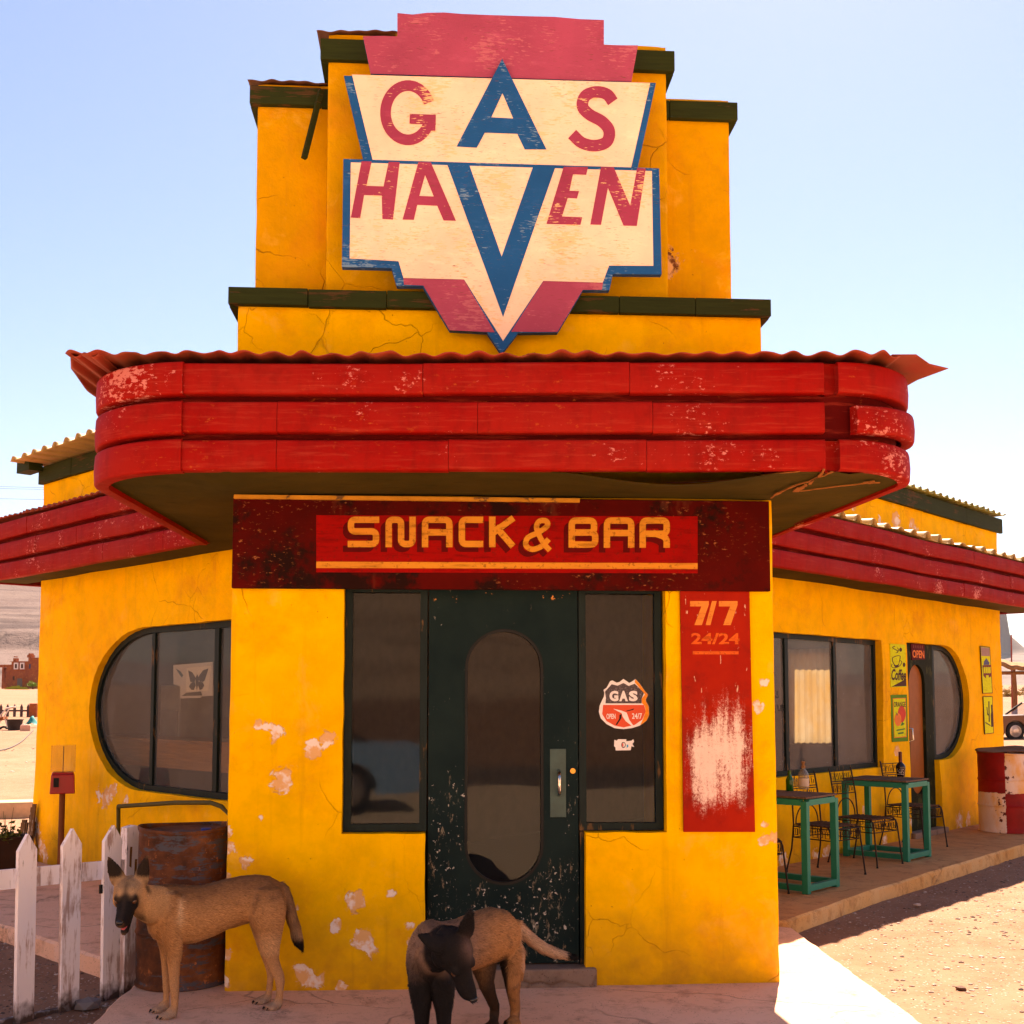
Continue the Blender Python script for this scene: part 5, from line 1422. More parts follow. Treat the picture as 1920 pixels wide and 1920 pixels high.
# olive pipe rail in front of the left wing
t = MB(); Np = .22
P_ = [LW.px(x, y, Np) for x, y in ((221, 1700), (222, 1512), (330, 1505), (395, 1505), (415, 1512), (432, 1530))]
p3 = [LW.w(P_[0][0], kz, Np)] + [LW.w(*k, Np) for k in P_[1:]] + [LW.w(P_[-1][0], kz, Np + .12)]
pp = [p3[0]]
for k in range(1, len(p3)): pp += [p3[k - 1] + (p3[k] - p3[k - 1]) * f for f in (.02, .98)] if k > 1 else [p3[1]]
t.tube([p3[0], p3[1] - np.array([0, 0, .002])], .018, 10); t.tube([p3[1]] + p3[2:], .018, 10)
o = t.build('pipe_rail', m_simple('olive_pipe_paint', (.085, .072, .014), .6), smooth=50, org=p3[0]); tag(o, 'bent olive green pipe rail in front of the left wing window', 'pipe')

# planter with a shrub and a split stump at the left corner
p = atz(20, 1638, kz)
t = thing('planter', 'dark wooden planter trough beyond the left wing corner', 'planter', (p[0], p[1], kz))
mb = MB(); fr = Frame((p[0], p[1]), (.8, .6)); M_PLN = m_simple('dark_planter_wood', (.05, .025, .015), .8)
for U0, U1, N0, N1 in ((-.6, .18, .0, .03), (-.6, .18, -.35, -.32), (-.6, -.57, -.3195, -.0005), (.15, .18, -.3195, -.0005)): mb.fbox(fr, U0, U1, kz, kz + .33, N0, N1)
mb.build('trough', M_PLN, t, bevel=.005)
mb = MB(); mb.fbox(fr, -.569, .149, kz + .1, kz + .30, -.319, -.001); mb.build('soil', m_simple('planter_soil', (.05, .03, .02), .95), t)
def m_leaf(name, c, c2):
    g = G(name); return g.out(g.mix(g.noise(9, 2), c, c2), .6, spec=.2)
M_LEAF = m_leaf('shrub_leaf', (.055, .085, .012), (.11, .11, .02))
def leafy(mb, c, R, n, size, squash=.7, clumps=9):
    cs = [Vector((random.gauss(0, .45), random.gauss(0, .45), abs(random.gauss(.2, .4)))) for _ in range(clumps)]
    for i in range(n):
        k = random.choice(cs); q = k + Vector((random.gauss(0, .22), random.gauss(0, .22), random.gauss(0, .2)))
        q = Vector((q.x * R, q.y * R, max(.0, q.z) * R * squash)) + Vector(c)
        d = Vector((random.gauss(0, 1), random.gauss(0, 1), random.gauss(.4, .7))).normalized(); e = d.cross(Vector((random.random() - .5, random.random() - .5, random.random() - .5))).normalized()
        s = size * random.uniform(.6, 1.4)
        mb.add([q - e * s * .3, q + d * s * .5 - e * s * .22, q + d * s, q + d * s * .5 + e * s * .25], [(0, 1, 2, 3)])
mb = MB(); leafy(mb, fr.w(-.05, kz + .30, -.16), .16, 420, .045, 1.0)
for k in range(14):
    a = fr.w(random.uniform(-.5, .1), kz + .29, -.16); mb.tube([a, a + np.array([random.uniform(-.05, .05), random.uniform(-.05, .05), random.uniform(.12, .32)])], [.004, .002], 4)
o = mb.build('planter_shrub', M_LEAF, org=fr.w(-.05, kz + .3, -.16)); tag(o, 'small straggly green shrub growing in the dark planter', 'plant')
mb = MB(); q = LW.w(LEND + .03, kz, .10)
for k in range(7):
    x, y = q[0] + random.uniform(-.07, .07), q[1] + random.uniform(-.05, .05); hh_ = random.uniform(.35, .62)
    mb.beam((x, y, kz), (x + random.uniform(.0, .05), y, kz + hh_), random.uniform(.025, .045), .03, up=(0, 1, 0))
o = mb.build('split_stump', m_wood_paint('split_grey_wood', (.16, .10, .06), (.5, .45, .42), .8, .9, (3, 3, .4)), org=q); tag(o, 'splintered grey wood post leaning on the left wing corner', 'post')

# green tables
M_GREEN = m_simple('turquoise_table_paint', (.012, .22, .155), .5, 0, .22, 6, .1, .25)
g = G('weathered_plank_top'); gr = g.noise(6, 6, .7, g.mp((.4, 5, 1)))
M_PLANK = g.out(g.mix(g.ramp(gr, [(.3, 0.), (.7, 1.)]), (.17, .105, .075), (.075, .045, .035)), .8, g.bump(gr, .5, .005), spec=.15)
TA, TB, TH_ = .57, .69, .78
def make_table():
    t = thing('cafe_table', 'x', 'table'); ORG[t.name] = np.zeros(3)
    k = .055
    for x in (0, TA - k):
        for y in (0, TB - k):
            mb = MB(); mb.box((x + k / 2, y + k / 2, TH_ / 2 - .012), (k, k, TH_ - .026)); mb.build('leg', M_GREEN, t, bevel=.003)
    for z, nm in ((.045, 'bottom_rail'), (TH_ - .035, 'top_rail')):
        for x in (0, TA - k):
            mb = MB(); mb.box((x + k / 2, TB / 2, z), (k * .96, TB - 2 * k - .001, .05)); mb.build(nm, M_GREEN, t, bevel=.002)
        for y in (0, TB - k):
            mb = MB(); mb.box((TA / 2, y + k / 2, z), (TA - 2 * k - .001, k * .96, .05)); mb.build(nm, M_GREEN, t, bevel=.002)
    mb = MB(); n = 6; wd = (TA - .012) / n
    for i in range(n):
        x0 = .006 + i * wd
        mb.box((x0 + wd / 2, TB / 2, TH_ + .004 + random.uniform(-.0015, .0015)), (wd - .004, TB - .01, .016))
    mb.build('plank_top', M_PLANK, t, bevel=.002)
    return t
rzT = math.atan2(.743, .669)
T1 = make_table(); T2 = copy_tree(T1)
pf1, pf2 = atz(1515, 1678, kz), atz(1703, 1617, kz)
for o, p, lb in ((T1, pf1, 'turquoise framed high table with two bottles, nearest the entrance corner'), (T2, pf2, 'turquoise framed high table holding one dark bottle, nearer the side door')):
    o.location = (p[0], p[1], kz); o.rotation_euler = (0, 0, rzT); o['label'] = lb; o['group'] = 'turquoise tables on the right terrace'

# wrought iron chairs
M_IRON = m_simple('rusty_black_iron', (.022, .011, .008), .6, .0, .4, 30, .2, .3)
g = G('rusty_woven_seat'); M_SEAT = g.out(g.mix(g.ramp(g.noise(14, 5, .7), [(.4, 0.), (.65, 1.)]), (.030, .016, .011), (.11, .045, .022)), .7, spec=.2)
def key_panel(mb, o, ex, ez, Wd, Hh, n, r=.0035):
    """a strip of square key motifs between two bars"""
    P = lambda a, b: Vector(o) + Vector(ex) * a + Vector(ez) * b
    mb.tube([P(0, 0), P(Wd, 0)], r * 1.5, 5); mb.tube([P(0, Hh), P(Wd, Hh)], r * 1.5, 5)
    c = Wd / n
    for i in range(n):
        x = c * i
        pts = [(x + .08 * c, 0), (x + .08 * c, Hh * .80), (x + .78 * c, Hh * .80), (x + .78 * c, Hh * .25), (x + .40 * c, Hh * .25), (x + .40 * c, Hh * .55)]
        if i % 2: pts = [(2 * x + c - a, Hh - b) for a, b in pts]
        mb.tube([P(*q) for q in pts], r, 5)
def make_chair():
    t = thing('iron_chair', 'x', 'chair'); ORG[t.name] = np.zeros(3)
    w_, d_, sh_, r = .20, .21, .44, .008       # x right, y forward
    for s in (-1, 1):
        mb = MB(); mb.tube([(s * w_, d_ - .03, sh_), (s * w_ * 1.02, d_ - .005, sh_ - .012), (s * w_ * 1.04, d_ + .01, sh_ - .05), (s * w_ * 1.12, d_ + .05, .012), ], r, 8)
        mb.tube([(s * w_ * 1.12, d_ + .05, 0), (s * w_ * 1.12, d_ + .05, .014)], .011, 8); mb.build('front_leg', M_IRON, t, smooth=60)
        mb = MB(); mb.tube([(s * w_ * 1.12, -d_ - .07, .012), (s * w_ * 1.03, -d_ - .02, .22), (s * w_ * .99, -d_, sh_), (s * w_ * .96, -d_ - .015, .66), (s * w_ * .95, -d_ - .06, .90), (s * w_ * .95, -d_ - .066, .915)], r, 8)
        mb.tube([(s * w_ * 1.12, -d_ - .07, 0), (s * w_ * 1.12, -d_ - .07, .014)], .011, 8); mb.build('back_leg', M_IRON, t, smooth=60)
    mb = MB()
    for i in range(12):
        x = -w_ + 2 * w_ * (i + .5) / 12; mb.box((x, 0, sh_ + .004), (2 * w_ / 12 * .86, 2 * d_ - .02, .008))
    for j in range(9):
        y = -d_ + 2 * d_ * (j + .5) / 9; mb.box((0, y, sh_ + .011), (2 * w_ - .01, .014, .005))
    mb.build('seat', M_SEAT, t)
    mb = MB()
    for o_, ex, L in (((-w_, d_ + .008, sh_ - .115), (1, 0, 0), 2 * w_), ((-w_, -d_, sh_ - .115), (1, 0, 0), 2 * w_), ((-w_ - .004, -d_, sh_ - .115), (0, 1, 0), 2 * d_), ((w_ + .004, -d_, sh_ - .115), (0, 1, 0), 2 * d_)):
        key_panel(mb, o_, ex, (0, 0, 1), L, .10, 6)
    mb.build('apron', M_IRON, t, smooth=60)
    for z0, y0, y1 in ((.665, -d_ - .018, -d_ - .028), (.785, -d_ - .040, -d_ - .058)):
        mb = MB(); e = Vector((0, y1 - y0, .1)); key_panel(mb, (-w_ * .95, y0, z0), (1, 0, 0), tuple(e / .1), 2 * w_ * .95, .10, 5); mb.build('back_panel', M_IRON, t, smooth=60)
    mb = MB()
    mb.tube([(w_ * .8 * math.cos(a), -d_ - .004, sh_ + .01 + .17 * math.sin(a)) for a in np.linspace(0, math.pi, 14)], .006, 6)
    mb.build('arch', M_IRON, t, smooth=60)
    return t
CH0 = make_chair()
for i, (x, y, fx, fy, lb) in enumerate(((2.90, 10.99, .60, -.80, 'black iron chair pushed up behind the nearer turquoise table'), (3.46, 11.64, .66, -.75, 'black iron chair standing between the two turquoise tables'), (4.38, 12.96, .64, -.77, 'black iron chair behind the farther table, in front of the side door'), (1.94, 9.86, .743, -.669, 'black iron chair mostly hidden by the yellow entrance block, one leg showing'))):
    o = CH0 if i == 0 else copy_tree(CH0)
    o.location = (x, y, kz); o.rotation_euler = (0, 0, math.atan2(fy, fx) - math.pi / 2); o['label'] = lb; o['group'] = 'iron chairs on the right terrace'

# bottles
def m_bottle(name, c, mixf):
    g = G(name); t_ = g.N('ShaderNodeBsdfTransparent'); t_.inputs[0].default_value = (*c, 1); gl = g.N('ShaderNodeBsdfGlossy'); gl.inputs['Roughness'].default_value = .05
    df = g.N('ShaderNodeBsdfDiffuse'); df.inputs[0].default_value = (*[x * .7 for x in c], 1)
    m1 = g.N('ShaderNodeMixShader'); m1.inputs[0].default_value = mixf; g.L(m1.inputs[1], t_.outputs[0]); g.L(m1.inputs[2], df.outputs[0])
    lw = g.N('ShaderNodeFresnel'); lw.inputs[0].default_value = 1.5; geo = g.N('ShaderNodeNewGeometry')
    m2 = g.N('ShaderNodeMixShader'); g.L(m2.inputs[0], g.m('MULTIPLY', lw.outputs[0], g.m('SUBTRACT', 1.0, geo.outputs['Backfacing']))); g.L(m2.inputs[1], m1.outputs[0]); g.L(m2.inputs[2], gl.outputs[0]); g.L(g.o.inputs[0], m2.outputs[0]); return g.mat
ztop = kz + TH_ + .0125
def bottle(px_, prof, mat, label, name='bottle'):
    p = atz(*px_, ztop); t = thing(name, label, 'bottle', (p[0], p[1], ztop), 'bottles on the turquoise tables')
    mb = MB(); mb.lathe(prof, (p[0], p[1], ztop), 24); mb.build('glass_body', mat, t, smooth=50); return t, (p[0], p[1], ztop)
t, p = bottle((1481, 1483), [(.031, 0), (.034, .006), (.034, .09), (.030, .11), (.016, .135), (.014, .165), (.015, .17), (.015, .18)], m_bottle('green_glass', (.02, .20, .02), .55), 'short green glass beer bottle on the nearer turquoise table')
t, p = bottle((1507, 1480), [(.043, 0), (.047, .006), (.047, .125), (.040, .15), (.018, .18), (.016, .205)], m_bottle('clear_grey_glass', (.72, .70, .66), .22), 'clear glass bottle with a cork on the nearer turquoise table')
mb = MB(); mb.lathe([(.0195, .19), (.0195, .212), (.012, .2125), (.012, .232), (.017, .233), (.019, .245), (.012, .252)], p, 16); mb.build('cork_cap', m_simple('cork_brown', (.30, .16, .07), .8), t, smooth=40)
mb = MB(); mb.lathe([(.0478, .03), (.0478, .10)], p, 24, caps=False); mb.build('paper_label', m_simple('worn_paper_label', (.62, .52, .42), .8), t, smooth=60)
t, p = bottle((1689, 1456), [(.040, 0), (.044, .006), (.043, .03), (.050, .085), (.050, .105), (.040, .125), (.018, .15), (.016, .19)], m_simple('dark_brown_glass', (.012, .004, .003), .08, 0, .2, 5, 0, .5), 'dark brown bottle with a red waxed neck on the farther turquoise table')
mb = MB(); mb.lathe([(.0185, .15), (.0175, .235), (.0185, .24), (.0185, .255), (.013, .258)], p, 18, caps=False); mb.build('wax_neck', m_simple('dark_red_wax', (.10, .008, .006), .35, spec=.4), t, smooth=40)
mb = MB(); v_ = Vector((-p[0], -p[1], 0)).normalized()
for k, (z0, z1_) in enumerate(((.072, .082), (.055, .064), (.038, .050), (.022, .031))):
    a0 = math.atan2(v_.y, v_.x); R_ = .0515 if z0 > .06 else .0505
    for i in range(8):
        if random.random() < .2: continue
        a, b = a0 - .7 + i * .17, a0 - .7 + i * .17 + .12
        mb.add([(p[0] + R_ * math.cos(q), p[1] + R_ * math.sin(q), p[2] + z) for q, z in ((a, z0), (b, z0), (b, z1_), (a, z1_))], [(0, 1, 2, 3)])
mb.build('label_print', m_simple('pale_label_print', (.55, .50, .46), .7, 0, .2, 20, 0), t)
p = atz(1497, 1476, ztop); mb = MB(); mb.lathe([(.028, 0), (.030, .003), (.034, .075), (.032, .075), (.028, .006), (.001, .006)], (p[0], p[1], ztop), 20, caps=False)
o = mb.build('drinking_glass', m_bottle('tumbler_glass', (.85, .83, .78), .06), smooth=50, org=(p[0], p[1], ztop)); tag(o, 'small clear drinking glass beside the corked bottle', 'glass')

# things behind the left window, with one counter standing in for a reflection
N_ = -.16
t = thing('butterfly_poster', 'pale printed sheet with a dark butterfly hung inside the left wing window', 'poster', tuple(LW.w(*LW.px(362, 1275, N_), N_)))
def z_b(zx, zy): return (300 + zx * .06771, 1220 + zy * .06771)
def PB(pts, N): return [LW.px(*z_b(*p), N) for p in pts]
mb = MB(); mb.prism(LW, PB([(370, 400), (1460, 310), (1460, 1250), (1140, 1270), (1130, 1310), (560, 1320), (560, 980), (370, 930)], N_), N_ - .004, N_); mb.build('sheet', m_speck('printed_newsprint', (.62, .54, .46), (.45, .37, .31), .5, .62), t)
mb = MB(); mb.prism(LW, PB([(740, 480), (1420, 420), (1330, 1110), (715, 1140)], N_ + .002), N_ + .0005, N_ + .002); mb.build('card', m_simple('cream_card', (.78, .66, .52), .8, 0, .1, 20, 0), t)
mb = MB(); k = N_ + .0035
for pts in ([(780, 545), (890, 600), (950, 690), (985, 760), (960, 860), (900, 880), (840, 860), (810, 720)], [(1340, 490), (1190, 545), (1090, 680), (1060, 770), (1100, 860), (1190, 860), (1230, 830), (1290, 650)], [(1030, 650), (1080, 770), (1060, 900), (1020, 1110), (985, 900), (980, 770)], [(960, 860), (985, 960), (930, 1090), (870, 1080), (800, 1000), (850, 900)], [(1070, 860), (1180, 870), (1220, 960), (1170, 1060), (1100, 1090), (1050, 960)]):
    mb.prism(LW, PB(pts, k), k - .001, k); k += .0004
mb.prism(LW, PB([(730, 1165), (1130, 1130), (1165, 1240), (600, 1255)], k), k - .001, k)
mb.build('butterfly_print', m_speck('dark_wing_print', (.035, .03, .028), (.12, .095, .07), .45, .6), t)
mb = MB(); mb.prism(LW, PB([(440, 495), (560, 570), (640, 680), (600, 745), (500, 600)], N_ + .002), N_ + .0005, N_ + .002); mb.build('blue_print', m_simple('grey_blue_print', (.10, .15, .17), .8, 0, .2, 20, 0), t)
N_ = -.9
a, b = LW.px(300, 1347, N_), LW.px(339, 1284, N_)
t = thing('grey_cabinet', 'grey wooden cabinet inside the left wing, below the butterfly poster', 'cabinet', tuple(LW.w((a[0] + b[0]) / 2, .02, N_ - .2)))
mb = MB(); mb.fbox(LW, a[0], b[0], .02, b[1], N_ - .4, N_); mb.build('carcass', m_simple('grey_cabinet_paint', (.42, .38, .36), .7), t, bevel=.01)
mb = MB(); mb.fbox(LW, a[0] + .04, b[0] - .04, .2, b[1] - .25, N_, N_ + .015); mb.build('door', m_simple('grey_cabinet_door', (.34, .30, .29), .7), t, bevel=.01)
N_ = -.45; a, b = LW.px(215, 1432, N_), LW.px(460, 1400, N_)
t = thing('reflection_counter', 'made-up orange brown counter behind the left wing window, standing in for a reflection', 'counter', tuple(LW.w(a[0], .02, N_)))  # added for the orange band that reflected lit ground makes in the glass
mb = MB(); mb.fbox(LW, a[0] - .6, b[0] + .3, a[1], b[1], N_ - .05, N_); mb.build('front_board', m_wood_paint('reflection_orange_board', (.42, .17, .045), (.3, .12, .03), .2, .4, (.4, .4, 6)), t, bevel=.004)
mb = MB(); mb.fbox(LW, a[0] - .6, b[0] + .3, b[1] + .001, b[1] + .03, N_ - .5, N_ + .03); mb.build('top', m_wood_paint('reflection_orange_top', (.34, .13, .035), (.3, .12, .03), .2, .35, (.4, .4, 6)), t, bevel=.004)
mb = MB(); mb.fbox(LW, a[0] - .6, b[0] + .3, .02, a[1] - .001, N_ - .42, N_ - .38); mb.build('base', M_DARK, t)

# ---------------------------------------------------------------- the two dogs
def loft(mb, C, ra, rb, hint=(0, 1, 0), n=16, cap=.5):
    """closed tapering tube: elliptical rings round the centres C; ra lies along the hint direction, rb across it"""
    C = [Vector(c) for c in C]; k = len(C); vs = []
    for i in range(k):
        t = (C[min(i + 1, k - 1)] - C[max(i - 1, 0)]).normalized()
        a = Vector(hint); a = (a - t * a.dot(t)).normalized(); b = t.cross(a)
        for j in range(n):
            q = 2 * math.pi * j / n
            vs.append(C[i] + a * ra[i] * math.cos(q) + b * rb[i] * math.sin(q))
    t0 = (C[0] - C[1]).normalized(); t1 = (C[-1] - C[-2]).normalized()
    o0 = len(vs); vs += [C[0] + t0 * min(ra[0], rb[0]) * cap, C[-1] + t1 * min(ra[-1], rb[-1]) * cap]
    fs = [(i * n + j, i * n + (j + 1) % n, (i + 1) * n + (j + 1) % n, (i + 1) * n + j) for i in range(k - 1) for j in range(n)]
    fs += [(o0, (j + 1) % n, j) for j in range(n)] + [(o0 + 1, (k - 1) * n + j, (k - 1) * n + (j + 1) % n) for j in range(n)]
    mb.add(vs, fs)
def ball(mb, c, r, ax=None, n=12):
    rx, ry, rz_ = r if hasattr(r, '__len__') else (r, r, r)
    A = ax or (Vector((1, 0, 0)), Vector((0, 1, 0)), Vector((0, 0, 1)))
    vs, fs = [], []
    m = n // 2
    for i in range(m + 1):
        th = math.pi * i / m
        for j in range(n):
            ph = 2 * math.pi * j / n
            vs.append(Vector(c) + A[0] * rx * math.sin(th) * math.cos(ph) + A[1] * ry * math.sin(th) * math.sin(ph) + A[2] * rz_ * math.cos(th))
    fs = [(i * n + j, (i + 1) * n + j, (i + 1) * n + (j + 1) % n, i * n + (j + 1) % n) for i in range(m) for j in range(n)]
    mb.add(vs, fs)
class Head:
    def __init__(s, c, f, up, k=1.0):
        s.c = Vector(c); s.f = Vector(f).normalized(); u = Vector(up); s.u = (u - s.f * u.dot(s.f)).normalized(); s.s = s.u.cross(s.f); s.k = k
    def p(s, t, l, v): return s.c + (s.f * t + s.s * l + s.u * v) * s.k
    def inv(s, q):
        d = (q - np.array(s.c)) / s.k
        return d @ np.array(s.f), d @ np.array(s.s), d @ np.array(s.u)
def head_mesh(mb, H, jaw=.0, ears=((.085, .14), (.085, .14)), ef=-.02):
    T = [(-.088, .034, .036, .006), (-.065, .060, .056, .004), (-.025, .073, .068, .0), (.015, .068, .066, -.004), (.045, .053, .055, -.012), (.070, .040, .043, -.020), (.105, .034, .036, -.028), (.140, .031, .032, -.031), (.165, .026, .026, -.031), (.175, .014, .014, -.030)]
    loft(mb, [H.p(t, 0, v) for t, a, b, v in T], [a * H.k for t, a, b, v in T], [b * H.k for t, a, b, v in T], H.s)
    for sd in (-1, 1):
        ball(mb, H.p(-.005, sd * .048, -.030), (.040 * H.k, .028 * H.k, .038 * H.k), (H.f, H.s, H.u))     # cheek
        ball(mb, H.p(.052, sd * .034, .022), (.024 * H.k, .018 * H.k, .014 * H.k), (H.f, H.s, H.u))       # brow
        ball(mb, H.p(.120, sd * .020, -.042), (.045 * H.k, .014 * H.k, .020 * H.k), (H.f, H.s, H.u))      # flews
        el, ev = ears[0] if sd < 0 else ears[1]
        b0 = H.p(-.040, sd * .046, .038); tip = H.p(-.040 + ef, sd * el, ev + .012)
        C = [b0.lerp(tip, q) for q in (0, .25, .5, .75, .92, 1.0)]
        loft(mb, C, [.034 * H.k, .036 * H.k, .030 * H.k, .019 * H.k, .009 * H.k, .004 * H.k], [.020 * H.k, .014 * H.k, .011 * H.k, .009 * H.k, .007 * H.k, .004 * H.k], H.s * 1.0 + H.f * .25 * sd, 12)
    a = jaw
    J = [(.0, -.045, .034, .020), (.04, -.052 - .3 * a, .028, .016), (.09, -.056 - .75 * a, .023, .013), (.135, -.058 - 1.1 * a, .018, .011), (.150, -.056 - 1.2 * a, .010, .007)]
    loft(mb, [H.p(t, 0, v) for t, v, w_, h_ in J], [w_ * H.k for *_, w_, h_ in J], [h_ * H.k for *_, h_ in J], H.s, 12)
    ball(mb, H.p(.172, 0, -.018), (.014 * H.k, .019 * H.k, .015 * H.k), (H.f, H.s, H.u))
def paw(mb, c, f, k=1.0):
    """a foot with four toes, c on the ground under the ankle"""
    f = Vector((f[0], f[1], 0)).normalized(); s = Vector((-f.y, f.x, 0)); z = Vector((0, 0, 1)); c = Vector(c)
    ball(mb, c + f * .012 + z * .024 * k, (.036 * k, .030 * k, .024 * k), (f, s, z))
    for i, l in enumerate((-.028, -.010, .010, .028)):
        ball(mb, c + f * (.046 if abs(l) < .02 else .032) * k + s * l * k + z * .017 * k, (.027 * k, .0125 * k, .018 * k), (f, s, z), 10)
def solid_body(mb, name, voxel=.0065, iters=3):
    tmp = mb.build('tmp', M_BLACK)
    r = tmp.modifiers.new('r', 'REMESH'); r.mode = 'VOXEL'; r.voxel_size = voxel; r.use_smooth_shade = True
    s_ = tmp.modifiers.new('s', 'SMOOTH'); s_.factor = .55; s_.iterations = iters
    dg = bpy.context.evaluated_depsgraph_get(); dg.update()
    ev = tmp.evaluated_get(dg); me = bpy.data.meshes.new_from_object(ev)
    old = tmp.data; bpy.data.objects.remove(tmp); bpy.data.meshes.remove(old)
    me.name = name
    me.materials.clear()
    return me
def m_coat(name, fur):
    g = G(name); c = g.attr('coat', True)
    n = g.noise(60, 4, .7, g.mp((1, 1, 1)))
    return g.out(g.mix(g.ramp(n, [(.35, .25), (.7, 0.)]), c, g.mix(.45, c, (.012, .007, .004))), .75 if not fur else .6, None if fur else g.bump(n, .3, .004), spec=.12)
M_SKIN = m_coat('dog_coat', False); M_FUR = m_coat('dog_hair', True)
M_EYE = m_simple('dark_dog_eye', (.09, .032, .008), .06, 0, .1, 40, 0, .6)
M_TONGUE = m_simple('pink_tongue', (.50, .085, .10), .3, 0, .2, 40, .1, .4)
M_CLAW = m_simple('dark_claw', (.02, .016, .014), .4)
def finish_dog(root, me, colour, flow, n, lens):
    """paint the coat by where it lies on the body, add short hair that follows it"""
    o_ = ORG[root.name]
    nv = len(me.vertices); V = np.zeros(nv * 3); me.vertices.foreach_get('co', V); V = V.reshape(-1, 3)
    Nn = np.zeros(nv * 3); me.vertices.foreach_get('normal', Nn); Nn = Nn.reshape(-1, 3)
    col = colour(V)
    at = me.attributes.new('coat', 'FLOAT_COLOR', 'POINT'); at.data.foreach_set('color', np.c_[col, np.ones(nv)].astype(np.float32).ravel())
    me.calc_loop_triangles(); tri = np.zeros(len(me.loop_triangles) * 3, int); me.loop_triangles.foreach_get('vertices', tri); tri = tri.reshape(-1, 3)
    A, B_, C_ = V[tri[:, 0]], V[tri[:, 1]], V[tri[:, 2]]
    ar = np.linalg.norm(np.cross(B_ - A, C_ - A), axis=1); pick = rng.choice(len(tri), n, p=ar / ar.sum())
    r1, r2 = rng.random(n), rng.random(n); sw = r1 + r2 > 1; r1[sw], r2[sw] = 1 - r1[sw], 1 - r2[sw]
    W = np.c_[1 - r1 - r2, r1, r2]
    P = (V[tri[pick]] * W[:, :, None]).sum(1); NN = (Nn[tri[pick]] * W[:, :, None]).sum(1); NN /= np.linalg.norm(NN, axis=1)[:, None] + 1e-9
    CC = (col[tri[pick]] * W[:, :, None]).sum(1)
    fl = flow(P) + rng.normal(0, .14, (n, 3)); fl -= NN * (fl * NN).sum(1)[:, None]; fl /= np.linalg.norm(fl, axis=1)[:, None] + 1e-9
    L = lens(P) * rng.uniform(.6, 1.3, n)
    d = fl * .97 + NN * .14; sd = np.cross(d, NN); sd /= np.linalg.norm(sd, axis=1)[:, None] + 1e-9
    wd = .0014
    b = P - NN * .0025; mid = P + (fl * .5 + NN * .12) * L[:, None]; tip = P + d * L[:, None]
    vs = np.stack([b - sd * wd, b + sd * wd, mid - sd * wd * .8, mid + sd * wd * .8, tip], 1).reshape(-1, 3)
    k = np.clip(rng.normal(1.0, .22, n), .45, 1.7)[:, None]
    cs = np.stack([CC * k * .8, CC * k * .8, CC * k, CC * k, CC * k * 1.12], 1).reshape(-1, 3)
    hm = bpy.data.meshes.new('fur')
    i = np.arange(n) * 5
    faces = np.concatenate([np.stack([i, i + 1, i + 3, i + 2], 1).tolist(), []]) if False else None
    hm.from_pydata((vs - o_).tolist(), [], [t for q in i.tolist() for t in ((q, q + 1, q + 3, q + 2), (q + 2, q + 3, q + 4))])
    at = hm.attributes.new('coat', 'FLOAT_COLOR', 'POINT'); at.data.foreach_set('color', np.c_[np.clip(cs, 0, 1), np.ones(len(cs))].astype(np.float32).ravel())
    hm.materials.append(M_FUR)
    me.vertices.foreach_set('co', (V - o_).ravel()); me.materials.append(M_SKIN)
    me.polygons.foreach_set('use_smooth', [True] * len(me.polygons)); me.update()
    body = bpy.data.objects.new('body', me); COL.objects.link(body); body.parent = root
    fur = bpy.data.objects.new('fur', hm); COL.objects.link(fur); fur.parent = body
    return body
def mixc(a, b, t): return a * (1 - t[:, None]) + np.array(b) * t[:, None]
def sstep(x, a, b): t = np.clip((x - a) / (b - a), 0, 1); return t * t * (3 - 2 * t)
def vnoise(P, s, o=0): return np.array([mnoise.noise(Vector((p[0] * s + o, p[1] * s, p[2] * s))) for p in P])

# dog one: side on at the left, head turned to the viewer
_f = (atz(315, 1911) + atz(299, 1898)) / 2; _h = (atz(510, 1893) + atz(489, 1882)) / 2
DF = Frame(_f, (_h - _f)[:2])
def d1(zx, zy, N=0.0):
    u, z = DF.px(180 + zx * .229167, 1600 + zy * .229167, N); return DF.w(u, z, N)
mb = MB()
ts = [(452, 330, 640, .070), (500, 285, 690, .098), (570, 262, 728, .118), (680, 258, 745, .128), (790, 262, 732, .124), (900, 255, 690, .112), (1000, 232, 640, .100), (1100, 205, 595, .094), (1200, 185, 565, .098), (1300, 176, 560, .104), (1390, 186, 550, .100), (1465, 222, 520, .082), (1520, 275, 470, .050)]
C, ra, rb = [], [], []
for zx, zt, zb_, w_ in ts:
    a, b = d1(zx, zt), d1(zx, zb_); C.append((a + b) / 2); rb.append((a - b)[2] / 2); ra.append(w_)
loft(mb, C, ra, rb, DF.n, 20)
def leg(rows, N, Ns=None):
    C, ra, rb = [], [], []
    for i, (zy, x0, x1, w_) in enumerate(rows):
        nn = N if Ns is None else Ns[i]
        a, b = d1(x0, zy, nn), d1(x1, zy, nn); C.append((a + b) / 2); rb.append(np.linalg.norm(a - b) / 2); ra.append(w_)
    loft(mb, C, ra, rb, DF.n, 14)
    return C
fn, ff, hn, hf = .072, -.072, .075, -.070
# forelegs
leg([(330, 540, 690, .040), (440, 505, 715, .055), (560, 500, 715, .062), (660, 530, 712, .052), (740, 552, 705, .043), (820, 572, 700, .036), (920, 586, 690, .029), (1020, 595, 683, .026), (1090, 603, 680, .027), (1130, 606, 680, .027), (1200, 612, 676, .021), (1290, 612, 668, .022), (1330, 600, 662, .024)], fn)
leg([(430, 470, 640, .050), (560, 470, 620, .055), (680, 490, 600, .045), (780, 520, 592, .032), (900, 534, 594, .025), (1010, 542, 598, .024), (1075, 545, 604, .025), (1140, 549, 602, .020), (1220, 548, 600, .021), (1268, 540, 600, .023)], ff)
